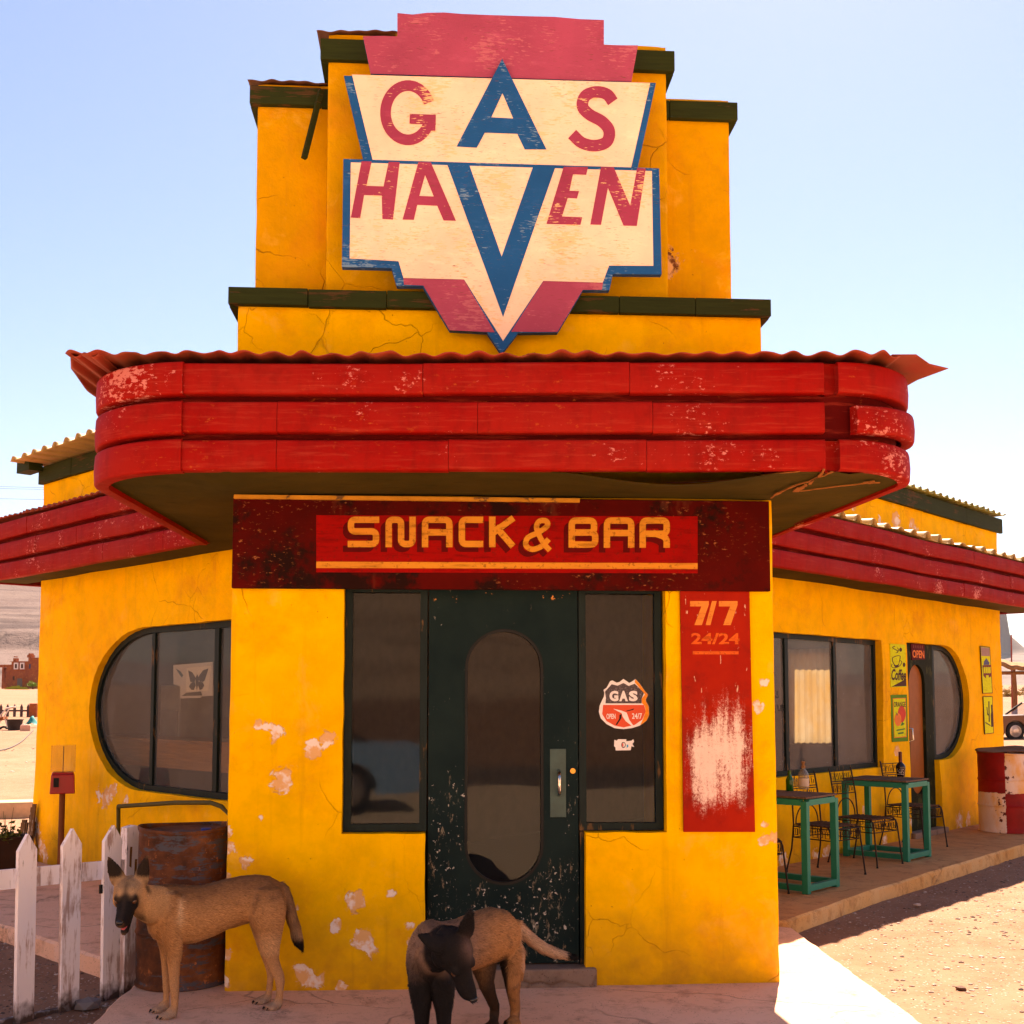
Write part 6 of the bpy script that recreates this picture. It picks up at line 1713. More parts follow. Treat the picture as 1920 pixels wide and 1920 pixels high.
# hind legs: thigh, stifle forward, hock back, upright shank
leg([(290, 1290, 1510, .045), (390, 1245, 1545, .066), (480, 1240, 1550, .074), (560, 1262, 1540, .070), (640, 1298, 1522, .060), (720, 1318, 1505, .050), (800, 1345, 1498, .040), (880, 1385, 1500, .030), (950, 1425, 1520, .024), (1000, 1452, 1540, .023), (1050, 1468, 1545, .024), (1110, 1476, 1536, .020), (1180, 1470, 1528, .020), (1240, 1462, 1525, .023)], hn)
leg([(400, 1230, 1500, .060), (540, 1250, 1500, .062), (660, 1290, 1480, .050), (760, 1325, 1460, .038), (840, 1352, 1452, .028), (910, 1380, 1452, .023), (960, 1395, 1458, .023), (1010, 1402, 1455, .020), (1090, 1395, 1446, .019), (1160, 1385, 1440, .020), (1200, 1375, 1432, .023)], hf)
fw_ = -DF.u
def ground_under(zx, zy, N): p = d1(zx, zy, N); return (p[0], p[1], 0.0)
p1_, p2_, p3_, p4_ = d1(625, 1300, fn), d1(565, 1240, ff), d1(1488, 1230, hn), d1(1400, 1190, hf)
FEET = []
for p in (p1_, p2_, p3_, p4_):
    c = Vector((p[0], p[1], 0)) ; FEET.append(c); paw(mb, c, fw_, .98)
    loft(mb, [Vector((p[0], p[1], p[2])), c + Vector((fw_[0] * .012, fw_[1] * .012, .028))], [.024, .028], [.026, .032], DF.n, 10)
# neck and head
H1 = Head(d1(270, 335, .17), (.06, -.86, -.47), (0, -.2, 1), 1.12)
ns = [(650, 420, 0.0, .088, .105), (560, 430, .02, .090, .110), (480, 420, .05, .084, .102), (410, 400, .085, .078, .090), (345, 365, .12, .070, .075), (290, 340, .14, .060, .062)]
loft(mb, [d1(a, b, c) for a, b, c, *_ in ns], [q[3] for q in ns], [q[4] for q in ns], DF.n, 16)
head_mesh(mb, H1, .040, ((.088, .150), (.085, .155)))
# tail: hangs behind, tip hooked
tl_ = [(1490, 262, .030), (1530, 300, .032), (1562, 370, .030), (1582, 450, .031), (1600, 530, .031), (1628, 600, .029), (1640, 670, .030), (1655, 720, .027), (1678, 765, .015), (1688, 790, .006)]
loft(mb, [d1(a, b, 0) for a, b, r in tl_], [r for *_, r in tl_], [r for *_, r in tl_], DF.n, 12)
ball(mb, d1(1210, 545, .0), (.030, .024, .022)); loft(mb, [d1(1080, 590, 0), d1(1150, 565, 0), d1(1215, 548, 0)], [.02, .022, .018], [.020, .022, .018], DF.n, 10)
me = solid_body(mb, 'dog_body')
root = thing('dog', 'tan shepherd dog with black face standing by the rusty barrel, mouth open', 'dog', tuple((_f + _h) / 2), 'dogs in front of the entrance')
ORGd = (_f + _h) / 2
def col1(V):
    R = V - DF.P; U = R @ DF.u; Z = V[:, 2]; N_ = R @ DF.n
    c = np.tile(np.array([.47, .235, .095]), (len(V), 1))
    nz = vnoise(V, 9); nz2 = vnoise(V, 26, 4)
    back = sstep(Z + nz * .04, .50, .66); c = mixc(c, (.22, .105, .048), back * .85)
    c = mixc(c, (.20, .10, .05), np.clip(sstep(nz2, .1, .6) * back, 0, .6))
    low = sstep(-Z, -.34, -.12); c = mixc(c, (.56, .31, .15), low * .7)
    bel = sstep(-Z, -.44, -.36) * sstep(Z, .27, .31) * sstep(U, .05, .2); c = mixc(c, (.64, .38, .19), bel * .7)
    paws = sstep(-Z, -.075, -.02); c = mixc(c, (.40, .28, .21), paws * .8)
    # pale blaze behind the shoulder
    sh = np.exp(-((U - .055) / .016) ** 2) * sstep(Z, .44, .52) * (1 - sstep(Z, .58, .64)) * (N_ > .03); c = mixc(c, (.70, .48, .28), sh * .6)
    q = np.array(d1(1560, 420)); uq = (q - DF.P) @ DF.u
    tail = sstep(U, uq - .035, uq - .005) * sstep(Z, .28, .34); c = mixc(c, (.13, .075, .045), tail * (.55 + .4 * nz2.clip(-1, 1)).clip(0, 1))
    zt = d1(1640, 690)[2]; tip = sstep(U, uq, uq + .03) * sstep(-Z, -zt - .02, -zt + .01); c = mixc(c, (.006, .005, .005), tip)
    t, l, v = H1.inv(V); r = np.sqrt(t ** 2 + l ** 2 + v ** 2)
    hd = sstep(-r, -.215, -.17) * (N_ > .06)
    hc = np.tile(np.array([.46, .26, .12]), (len(V), 1))
    hc = mixc(hc, (.22, .16, .11), sstep(v, .02, .055) * .55)
    hc = mixc(hc, (.010, .008, .008), sstep(t + .28 * (-v) - .02 * nz, .030, .058))
    eyeb = np.exp(-(((t - .055) / .022) ** 2 + ((np.abs(l) - .040) / .020) ** 2 + ((v - .012) / .03) ** 2)); hc = mixc(hc, (.010, .008, .008), eyeb.clip(0, .95))
    ck = sstep(np.abs(l), .05, .07) * sstep(t, -.03, .01) * (1 - sstep(t, .04, .07)) * (v < .02); hc = mixc(hc, (.58, .33, .15), ck * .7)
    hc = mixc(hc, (.055, .036, .024), sstep(np.abs(l), .058, .070) * (1 - sstep(t, -.035, -.01)) * (1 - sstep(r, .085, .105)) * .8)
    brow = np.exp(-(((t - .045) / .016) ** 2 + ((np.abs(l) - .026) / .014) ** 2)) * (v > .02); hc = mixc(hc, (.50, .29, .14), brow * .8)
    hc = mixc(hc, (.04, .028, .022), np.exp(-(l / .010) ** 2) * sstep(t, -.03, .02) * .6)
    ear = sstep(v, .060, .080) * sstep(np.abs(l), .02, .04); hc = mixc(hc, (.012, .009, .009), ear * .96)
    c = c * (1 - hd[:, None]) + hc * hd[:, None]
    return c
def flow1(P):
    R = P - DF.P; Z = P[:, 2]
    leg_ = sstep(-Z, -.36, -.28)[:, None]
    f = DF.u * (1 - leg_) + np.array([0, 0, -.35]) * (1 - leg_) + np.array([0, 0, -1.0]) * leg_
    t, l, v = H1.inv(P); hd = ((t ** 2 + l ** 2 + v ** 2 < .19 ** 2) & (R @ DF.n > .06))[:, None]
    ear = (hd[:, 0] & (v > .06))[:, None]
    f = np.where(hd, -np.array(H1.f) * .9 - np.array(H1.u) * .25, f); f = np.where(ear, np.array(H1.u), f)
    tail = ((R @ DF.u) > (d1(1560, 420) - DF.P) @ DF.u)[:, None]
    return np.where(tail, np.array([0, 0, -1.0]) + DF.u * .3, f)
def len1(P):
    Z = P[:, 2]; L = np.where(Z < .30, .009, .022)
    t, l, v = H1.inv(P); hd = (t ** 2 + l ** 2 + v ** 2 < .19 ** 2) & ((P - DF.P) @ DF.n > .06); L = np.where(hd, np.where(t > .04, .005, .009), L)
    return np.where(((P - DF.P) @ DF.u) > (d1(1560, 420) - DF.P) @ DF.u, .026, L)
body = finish_dog(root, me, col1, flow1, 70000, len1)
def face(H, body, mouth):
    for sd in (-1, 1):
        mb = MB(); ball(mb, H.p(.062, sd * .037, .010), .0125 * H.k); mb.build('eye', M_EYE, body, smooth=180)
    mb = MB(); ball(mb, H.p(.178, 0, -.016), (.012 * H.k, .017 * H.k, .012 * H.k), (H.f, H.s, H.u)); mb.build('nose', m_simple('wet_black_nose', (.008, .007, .007), .25, 0, .1, 40, .1, .5), body, smooth=180)
    if mouth:
        mb = MB(); C = [H.p(t, 0, v) for t, v in ((.04, -.050), (.08, -.060), (.12, -.070), (.140, -.074), (.150, -.076))]
        loft(mb, C, [.018, .020, .019, .015, .008], [.005, .005, .005, .005, .004], H.s, 12); mb.build('tongue', M_TONGUE, body, smooth=180)
face(H1, body, True)
mb = MB()
for c in FEET:
    f = Vector((fw_[0], fw_[1], 0)).normalized(); s = Vector((-f.y, f.x, 0))
    for l in (-.030, -.011, .011, .030):
        b = c + f * ((.072 if abs(l) < .02 else .057) * .98) + s * l * .98
        loft(mb, [b + Vector((0, 0, .018)), b + f * .006 + Vector((0, 0, .012)), b + f * .010 + Vector((0, 0, .005))], [.0038, .003, .001], [.0038, .003, .001], s, 6)
mb.build('claws', M_CLAW, body, smooth=180)

# dog two: coming towards the viewer before the door, head turned down to the right
def d2(zx, zy, Y): return aty(740 + zx * .208333, 1660 + zy * .208333, Y)
mb = MB()
sp = [(290, 760, 5.33, .060, .12), (300, 700, 5.38, .092, .165), (312, 670, 5.46, .104, .175), (350, 650, 5.56, .108, .165), (450, 610, 5.66, .106, .145), (590, 545, 5.76, .100, .128), (740, 490, 5.86, .106, .132), (850, 455, 5.94, .112, .135), (930, 445, 6.00, .110, .125), (1000, 460, 6.06, .085, .10), (1040, 480, 6.10, .045, .06)]
C = [d2(a, b, y) for a, b, y, *_ in sp]; ax2 = np.array([.93, -.36, 0])
loft(mb, C, [q[3] for q in sp], [q[4] for q in sp], ax2, 20)
def leg2(rows):
    loft(mb, [d2(a, b, y) for a, b, y, *_ in rows], [q[3] for q in rows], [q[4] for q in rows], ax2, 14)
def foot2(x, y, f, k=1.1): paw(mb, (x, y, 0), f, k)
# forelegs run down below the picture to the ground
for zx, top, dx in ((235, 640, 0), (432, 640, 0)):
    a = d2(zx + (25 if zx < 300 else -25), top, 5.40); b = d2(zx, 900, 5.38); c = d2(zx + 8, 1100, 5.36); e = d2(zx + 12, 1248, 5.36)
    g0 = np.array([e[0], e[1], .0])
    loft(mb, [a, b, c, e, e * .5 + g0 * .5 + [0, 0, .02], g0 + [0, 0, .10], g0 + [0, 0, .03]], [.050, .050, .038, .031, .026, .024, .026], [.075, .065, .044, .034, .029, .025, .030], ax2, 14)
    foot2(g0[0], g0[1], (.15, -1, 0))
hl = [[(835, 470, 5.98, .050, .08), (810, 620, 5.96, .062, .085), (805, 760, 5.93, .052, .072), (825, 880, 5.93, .036, .052), (865, 1000, 5.99, .027, .036), (900, 1090, 6.03, .024, .032), (898, 1150, 6.03, .024, .030), (890, 1248, 6.00, .021, .024)],
      [(1010, 480, 6.06, .055, .08), (1050, 600, 6.05, .064, .085), (1060, 740, 6.02, .054, .072), (1062, 870, 6.01, .040, .054), (1072, 1000, 6.06, .029, .038), (1085, 1090, 6.10, .025, .033), (1082, 1160, 6.10, .025, .030), (1075, 1248, 6.07, .022, .024)]]
for rows in hl:
    leg2(rows); e = d2(*rows[-1][:3]); g0 = np.array([e[0], e[1], 0])
    loft(mb, [e, (e + g0) / 2, g0 + [0, 0, .025]], [.021, .021, .026], [.023, .023, .030], ax2, 12); foot2(g0[0], g0[1], (-.3, -1, 0))
tl2 = [(1030, 350, 6.08, .030), (1110, 370, 6.10, .030), (1160, 425, 6.10, .030), (1230, 490, 6.09, .029), (1330, 560, 6.08, .028), (1430, 605, 6.07, .025), (1530, 630, 6.06, .018), (1600, 645, 6.05, .014), (1640, 652, 6.05, .005)]
loft(mb, [d2(a, b, y) for a, b, y, r in tl2], [r for *_, r in tl2], [r for *_, r in tl2], ax2, 12)
H2 = Head(d2(540, 605, 5.20), (.42, -.12, -.88), (.42, -.86, .26), 1.2)
n2 = [(310, 640, 5.42, .088, .115), (360, 590, 5.36, .088, .11), (430, 555, 5.29, .080, .098), (500, 570, 5.23, .070, .080), (545, 615, 5.20, .06, .065)]
loft(mb, [d2(a, b, y) for a, b, y, *_ in n2], [q[3] for q in n2], [q[4] for q in n2], ax2, 16)
head_mesh(mb, H2, .0, ((.112, .015), (.060, .140)), ef=-.075)
ball(mb, d2(800, 760, 5.90), (.022, .022, .03))
me = solid_body(mb, 'dog_body')
o2 = (d2(312, 670, 5.46) + d2(930, 445, 6.0)) / 2; o2[2] = 0
root = thing('dog', 'dark brown dog before the door, black head turned down to the right', 'dog', tuple(o2), 'dogs in front of the entrance')
def col2(V):
    X, Y, Z = V.T
    nz = vnoise(V, 9, 2); nz2 = vnoise(V, 30, 5)
    c = np.tile(np.array([.38, .18, .07]), (len(V), 1))
    rear_ = sstep(Y, 5.62, 5.85)
    c = mixc(c, (.19, .118, .088), (1 - rear_) * .93)
    c = mixc(c, (.24, .13, .075), sstep(Z + .03 * nz, .52, .62) * .65)
    c = mixc(c, (.10, .06, .04), sstep(nz2, .15, .6) * .5)
    fr_ = (1 - sstep(Y, 5.45, 5.58)); c = mixc(c, (.008, .007, .008), fr_ * sstep(-Z + .06 * nz, -.50, -.40) * (1 - sstep(X, -.245, -.215) * .85))
    inner = sstep(Y, 5.8, 5.9) * sstep(-Z, -.40, -.33) * sstep(-np.abs(nz), -1, 1)
    uL = np.array(d2(805, 900, 5.95)); uR = np.array(d2(1010, 900, 6.02))
    dk = sstep(Y, 5.8, 5.9) * sstep(-Z, -.42, -.34) * np.maximum((X < uL[0] + .05) * 1.0, sstep(-X, -uR[0] - .012, -uR[0] + .004)); c = mixc(c, (.012, .009, .008), dk * .93)
    tailq = d2(1120, 380, 6.1); tl_m = sstep(X, tailq[0] - .004, tailq[0] + .012) * (Z > .3); c = mixc(c, (.60, .38, .24), tl_m * .8)
    tq = d2(1530, 630, 6.06); c = mixc(c, (.008, .007, .007), sstep(X, tq[0] - .015, tq[0] + .01) * (Z > .2))
    t, l, v = H2.inv(V); r = np.sqrt(t ** 2 + l ** 2 + v ** 2)
    hd = np.maximum(np.maximum(sstep(-r, -.150, -.115), np.maximum(sstep(v, .055, .075), sstep(-l, .062, .075) * (t < -.03) * (Y < 5.20)) * (r < .24)), (t > .02) * (np.abs(l) < .09) * (np.abs(v) < .12) * (r < .25)) * (Y < 5.40)
    hc = np.tile(np.array([.009, .008, .009]), (len(V), 1))
    fh_sheen = np.exp(-(((t - .01) / .035) ** 2 + ((l - .035) / .03) ** 2)) * (v > 0); hc = mixc(hc, (.17, .10, .08), fh_sheen * .7)  # sheen on the black forehead, painted into the coat colour
    return c * (1 - hd[:, None]) + hc * hd[:, None]
def flow2(P):
    Z = P[:, 2]; lg = sstep(-Z, -.36, -.26)[:, None]
    bk = np.array([.40, .85, -.35])
    f = bk * (1 - lg) + np.array([0, 0, -1.0]) * lg
    t, l, v = H2.inv(P); r = t ** 2 + l ** 2 + v ** 2
    hd = ((r < .18 ** 2) & (P[:, 1] < 5.42))[:, None]
    f = np.where(hd, -np.array(H2.f), f)
    tq = d2(1130, 390, 6.1); tail = ((P[:, 0] > tq[0]) & (Z > .25))[:, None]
    return np.where(tail, np.array([.85, -.1, -.42]), f)
def len2(P):
    t, l, v = H2.inv(P); hd = (t ** 2 + l ** 2 + v ** 2 < .18 ** 2) & (P[:, 1] < 5.42)
    L = np.where(P[:, 2] < .28, .010, .026); L = np.where(hd, np.where(t > .03, .005, .010), L)
    tq = d2(1130, 390, 6.1); return np.where((P[:, 0] > tq[0]) & (P[:, 2] > .25), .032, L)
body = finish_dog(root, me, col2, flow2, 80000, len2)
face(H2, body, False)

# ---------------------------------------------------------------- the country round about
def m_hill(name, c1, c2, rock):
    g = G(name)
    z = g.xyz()[2]; geo = g.N('ShaderNodeNewGeometry'); nz = g.xyz(geo.outputs['Normal'])[2]
    base = g.mix(g.ramp(g.noise(.02, 6, .65), [(.35, 0.), (.68, 1.)]), c1, c2)
    st = g.noise(.12, 5, .6, g.mp((.12, .12, 2.4)))
    base = g.mix(g.ramp(st, [(.5, 0.), (.62, .8)]), base, rock)
    base = g.mix(g.ramp(g.noise(.5, 5, .7), [(.55, 0.), (.7, .6)]), base, tuple(x * .55 for x in c1))
    base = g.mix(g.ramp(nz, [(.72, 1.), (.9, 0.)]), base, rock)
    return g.out(base, .95, g.bump(g.m('ADD', st, g.noise(.4, 6, .7)), 1.0, .8), spec=.05)
M_HILL = m_hill('stony_hillside', (.115, .082, .080), (.15, .112, .105), (.06, .044, .046))
def polar(name, az0, az1, r0, r1, hf, mat, na=150, nr=90, geom=True):
    vs = []; azs = np.linspace(math.radians(az0), math.radians(az1), na); rs = np.geomspace(r0, r1, nr) if geom else np.linspace(r0, r1, nr)
    for r in rs:
        for a in azs:
            x, y = r * math.sin(a), r * math.cos(a); vs.append((x, y, hf(x, y, r, a)))
    mb = MB(); mb.add(vs, [(i * na + j, i * na + j + 1, (i + 1) * na + j + 1, (i + 1) * na + j) for i in range(nr - 1) for j in range(na - 1)])
    return kind(mb.build(name, mat, smooth=40))
def ss(x, a, b):
    t = max(0, min(1, (x - a) / (b - a))); return t * t * (3 - 2 * t)
def hill_l(x, y, r, a):
    e = ss(math.degrees(a), -75, -50) * (1 - ss(math.degrees(a), -12, 6))
    n = mnoise.fractal(Vector((x * .01, y * .01, 0)), 1.0, 2.0, 5)
    cl = 425 + 22 * mnoise.noise(Vector((x * .025, y * .025, 2))) + 14 * mnoise.noise(Vector((x * .08, y * .08, 3)))
    z = gh(x, y) - .6 + ss(r, 285, 330) * 2 + max(0, r - 300) * .085 + 5.2 * ss(r, cl, cl + 9) + max(0, r - 440) * .062 + n * 2.0 * ss(r, 300, 420)
    z += .9 * abs(mnoise.noise(Vector((x * .15, y * .15, 7)))) * ss(r, 300, 350)
    st_ = 3.5; zz = z / st_; z = z * .35 + .65 * st_ * (math.floor(zz) + ss(zz - math.floor(zz), .3, .8)) if r > 450 else z
    return gh(x, y) * (1 - e) + z * e - (1 - e) * 3
polar('hill', -80, 10, 270, 1100, hill_l, M_HILL, 260, 150, False)
M_BUTTE = m_hill('far_butte', (.17, .135, .13), (.20, .165, .155), (.13, .105, .105))
BX, BY = (1866 - 960) / FPX * 2600, 2600
def butte(x, y, r, a):
    d = math.hypot(x - BX, y - BY); n = mnoise.fractal(Vector((x * .004, y * .004, 3)), 1.0, 2.0, 5)
    d2_ = d * (1 + .12 * n)
    top = 205 * (1 - ss(d2_, 22, 40)) + 62 * (1 - ss(d2_, 60, 150)) * 0
    sk = max(0, 128 - max(0, d2_ - 30) * .95) if d2_ > 0 else 0
    sk = max(sk, 90 - max(0, d2_ - 60) * .30)
    return max(sk, top * .98 if d2_ < 40 else 0) + gh(x, y) * .8 - 4 + 4 * n
polar('butte', 14, 34, 1900, 3500, butte, M_BUTTE, 150, 150, False)
def ring(x, y, r, a):
    n = mnoise.fractal(Vector((x * .0012, y * .0012, 1)), 1.0, 2.0, 5)
    return gh(x, y) - 6 + ss(r, 2200, 4200) * (85 + 75 * n) * (0.35 + .65 * ss(abs(math.degrees(a)), 40, 95))
polar('mountain', -180, 180, 1500, 5600, ring, M_BUTTE, 240, 50)
def fill_slope(x, y, r, a):
    n = mnoise.fractal(Vector((x * .006, y * .006, 5)), 1.0, 2.0, 5)
    return gh(x, y) - 1.5 + ss(r, 110, 420) * (105 + 34 * n) + 3 * n
polar('hill', 88, 272, 90, 620, fill_slope, m_hill('pale_fill_slope', (.46, .30, .20), (.52, .35, .24), (.34, .22, .15)), 160, 60, False)  # unseen slope behind the camera, raised close and pale for warm fill light
# the road the building looks on to (seen in its windows)
mb = MB()
ys = [-8.5, -15.0]; xs = np.linspace(-90, 90, 61)
mb.add([(x, y, gh(x, y) + .03) for y in ys for x in xs], [(i, i + 61, i + 62, i + 1) for i in range(60)])
g = G('sun_bleached_asphalt'); M_ASPH = g.out(g.mix(g.noise(2, 5), (.075, .062, .055), (.10, .085, .075)), .9, g.bump(g.noise(60, 4), .4, .006))
kind(mb.build('road', M_ASPH))

def tag_(o, *a): return tag(o, *a)
def at_px(x, ybase, Y):
    """point at distance Y under the pixel (x, ybase)"""
    return aty(x, ybase, Y)
# mud brick house at the foot of the hill
Yh = 250.0; hp = at_px(45, 1291, Yh); s_ = Yh / FPX; zg = hp[2] - .6
HB = thing('mud_brick_house', 'reddish mud brick house with two white framed windows below the rocky hill', 'house', tuple(hp))
HF = Frame((hp[0], hp[1]), (1, -.22))
M_ADOBE = m_plaster('red_mud_plaster', (.30, .085, .035), (.25, .07, .03), False)
def hpx(x, y): return HF.px(x, y)
def hbox(x0, y0, x1, y1, N0, N1, name, mat, parent=HB, ground=False):
    a, b = hpx(x0, y1), hpx(x1, y0); mb = MB(); mb.fbox(HF, a[0], b[0], zg - 1 if ground else a[1], b[1], N0, N1); return mb.build(name, mat, parent)
W1 = hbox(20, 1240, 54, 1293, -6, 0, 'main_block', M_ADOBE, ground=True)
W2 = hbox(54.1, 1233, 80, 1293, -6, .5, 'tower', M_ADOBE, ground=True)
hbox(9, 1246, 19.9, 1293, -5, -.4, 'side_block', M_ADOBE, ground=True)
hbox(-14, 1246, 8.9, 1251, -2, -1, 'arch_beam', M_ADOBE); hbox(-3, 1251.2, 1.5, 1293, -2, -1, 'gate_pier', M_ADOBE, ground=True)
for x0, x1, y in ((24, 30, 1230), (25.2, 28, 1228.5)): hbox(x0, y + (2 if x0 == 25.2 else 4), x1, 1239.9 if x0 == 24 else y + 3.9, -1, -.1, 'corner_turret', M_ADOBE)
hbox(53, 1228, 60, 1232.9, -1, .4, 'corner_turret', M_ADOBE); hbox(55, 1225, 58, 1227.9, -1, .3, 'corner_turret', M_ADOBE)
hbox(20, 1239.9 - .0, 54, 1240.8, .002, .25, 'cornice', M_ADOBE)
M_WHT = m_simple('white_window_surround', (.78, .74, .72), .8); M_BRN = m_simple('dark_shutter', (.07, .03, .02), .8)
for x0, x1 in ((26.5, 35), (38, 46.5)):
    f = hbox(x0, 1242.5, x1, 1255, .001, .18, 'window', M_WHT); hbox(x0 + 2.4, 1245, x1 - 2.2, 1253, .181, .22, 'shutter', M_BRN, f)
hbox(57, 1245, 60.5, 1254, .501, .55, 'window', m_simple('blue_shutter', (.05, .06, .12), .8)); hbox(24, 1268, 27.5, 1275, .001, .05, 'window', M_BRN); hbox(32, 1272, 42, 1292, .001, .06, 'door', m_simple('grey_plank_door', (.16, .13, .11), .8))
# clipped bush and small tree in front of it
M_BUSH = m_leaf('yellow_green_leaf', (.30, .27, .015), (.22, .26, .02))
mb = MB(); p = at_px(32, 1297, 235); c = (p[0], p[1], p[2])
for k in range(1500):
    u, t = random.uniform(-2.6, 2.6), random.random(); hgt = 1.5 * math.sqrt(max(0, 1 - (u / 2.7) ** 2)) * (.75 + .3 * mnoise.noise(Vector((u * 2, 0, 0))))
    z = hgt * t ** .6; q = np.array([c[0] + u, c[1] + random.uniform(-.8, .5), c[2] - .3 + z]); d = np.array([random.gauss(0, .3), random.gauss(0, .3), 1.0]); s = .22
    mb.add([q - [s * .3, 0, 0], q + [s * .3, 0, 0], q + d * s * 1.6], [(0, 1, 2)])
o = mb.build('bush', M_BUSH, org=c); tag(o, 'bright yellow green bush in front of the mud brick house', 'bush')
p = at_px(61, 1296, 238); t = thing('small_tree', 'small bright green tree at the corner of the mud brick house', 'tree', tuple(p))
mb = MB(); mb.tube([(p[0], p[1], p[2] - .5), (p[0] + .1, p[1], p[2] + .8), (p[0] - .1, p[1], p[2] + 1.4)], [.16, .12, .08], 7); mb.build('trunk', m_simple('brown_bark', (.12, .06, .035), .9), t)
mb = MB(); leafy(mb, (p[0], p[1], p[2] + 1.0), 1.0, 900, .22, .8, 12); mb.build('crown', m_leaf('bright_green_leaf', (.10, .24, .012), (.22, .26, .015)), t)
# dark picket fence, gate pier and clutter in the yard
FD = Frame(at_px(0, 1357, 72)[:2], (1, -.12))
t = thing('yard_fence', 'dark weathered picket fence across the sunny yard beyond the left wing', 'fence', tuple(FD.w(0, at_px(0, 1357, 72)[2])))
M_DPK = m_simple('dark_fence_wood', (.085, .06, .065), .9)
gz = at_px(20, 1357, 72)[2]
for x in (-23, -11, 1, 13.5, 26.5, 39.5, 52): 
    a = FD.px(x - 2.3, 1358)[0]; b = FD.px(x + 2.3, 1358)[0]; zt_, zs_ = FD.px(x, 1320)[1], FD.px(x, 1325)[1]
    mb = MB(); mb.prism(FD, [(a, gz - .2), (b, gz - .2), (b, zs_), ((a + b) / 2, zt_), (a, zs_)], -.03, .03); mb.build('picket', M_DPK, t)
a, b = FD.px(-30, 1334), FD.px(57, 1331); mb = MB(); mb.fbox(FD, a[0], b[0], a[1], b[1], -.09, -.031); mb.build('rail', M_DPK, t)
a, b = FD.px(57, 1360), FD.px(72, 1319); mb = MB(); mb.fbox(FD, a[0], b[0], gz - .3, b[1], -.3, .2)
o = mb.build('gate_pier', M_ADOBE, org=FD.w(a[0], gz)); tag(o, 'stubby reddish brown pier ending the dark yard fence', 'pier')
gy = lambda x, y, Y: at_px(x, y, Y)
p = gy(27, 1377, 53); R_ = 15 * 53 / FPX
t = thing('plastic_tub', 'black plastic tub standing in the sunny yard before the dark fence', 'tub', tuple(p))
mb = MB(); h_ = 28 * 53 / FPX; mb.lathe([(R_ * .68, 0), (R_ * .96, h_ * .93), (R_ * 1.06, h_ * .94), (R_ * 1.06, h_), (R_ * .95, h_), (R_ * .70, .05), (.001, .05)], p, 24, caps=False); mb.build('body', m_simple('black_plastic', (.03, .022, .022), .5), t, smooth=50)
p = gy(47.5, 1378, 52.3); k = 52.3 / FPX
t = thing('jerrycan', 'pale pink plastic jerrycan on the ground beside the black tub', 'can', tuple(p))
mb = MB(); mb.box((p[0], p[1], p[2] + 9.5 * k), (18 * k, 12 * k, 19 * k), .3); mb.build('body', m_simple('pale_plastic', (.62, .36, .28), .5), t, bevel=.05)
mb = MB(); mb.tube([(p[0] - .1, p[1], p[2] + 19.0 * k), (p[0] - .1, p[1], p[2] + 21 * k)], .05, 10); mb.build('cap', M_WHT, t)
p = gy(60, 1360, 56); k = 56 / FPX
mb = MB(); poly = []
for i in range(10):
    for j in range(10):
        u, v = i / 9 - .5, j / 9 - .5; mb.v.append((p[0] + u * 22 * k, p[1] + v * .5, p[2] + 18 * k * math.exp(-(u * u * 7 + v * v * 5)) + .04 * mnoise.noise(Vector((u * 9, v * 9, 0)))))
for i in range(9):
    for j in range(9): mb.f.append((i * 10 + j, (i + 1) * 10 + j, (i + 1) * 10 + j + 1, i * 10 + j + 1)); mb.mi.append(0)
o = mb.build('tarpaulin', m_simple('teal_tarpaulin', (.012, .24, .26), .6), smooth=180, org=p); tag(o, 'teal tarpaulin heaped near the end of the yard fence', 'tarpaulin')
p = gy(8, 1378, 54); k = 54 / FPX; L = lambda x, y, d=0: tuple(aty(x, y, 54 + d))
t = thing('handcart', 'wheeled handcart with pale tubular handles beside the black tub', 'cart', tuple(p))
M_TUBE = m_simple('pale_tube', (.66, .62, .60), .4)
mb = MB(); mb.tube([L(-8, 1352), L(4, 1338), L(12, 1328), L(29, 1325)], .035, 6); mb.tube([L(-2, 1356, .4), L(10, 1340, .4), L(18, 1328, .4), L(29, 1325.5, .4)], .035, 6); mb.build('handles', M_TUBE, t)
mb = MB(); mb.beam(L(-14, 1352), L(10, 1346), .5, .12); mb.build('tray', m_simple('rusty_tray', (.25, .08, .03), .8), t)
mb = MB(); q = L(7, 1374); mb.tube([(q[0] + .22 * math.cos(a), q[1], q[2] + .22 * math.sin(a) + .05) for a in np.linspace(0, 6.0, 16)], .05, 6, closed=True); mb.build('wheel', M_BLACK, t)
mb = MB(); mb.tube([L(2, 1346), L(-4, 1360), L(4, 1372)], .03, 5); mb.tube([L(9, 1347), L(13, 1360), L(9, 1373)], .03, 5); mb.build('frame', M_TUBE, t)
mb = MB(); pts = [atz(x, y, 0) for x, y in ((-20, 1408), (0, 1405), (20, 1401), (40, 1393), (54, 1384), (62, 1378))]
for q in pts: q[2] = gh(q[0], q[1]) + .03
mb.tube([tuple(q) for q in catmull([tuple(q) for q in pts], 6)], .02, 6); o = mb.build('cable', m_simple('grey_cable', (.10, .09, .09), .6), smooth=60); tag(o, 'thin dark cable lying curved on the sunny yard ground', 'cable')
q0, q1 = atz(-40, 1524, 0)[:2], atz(64, 1521, 0)[:2]
FK = Frame(q0, q1 - q0); Lk = float(np.linalg.norm(q1 - q0))
mb = MB(); mb.fbox(FK, -4.5, Lk, -.2, .14, -.45, 0); o = mb.build('low_wall', m_simple('sunlit_kerb', (.62, .42, .26), .9), bevel=.03, org=FK.w(0, 0)); tag(o, 'low pale kerb wall in the sun behind the planter', 'wall')

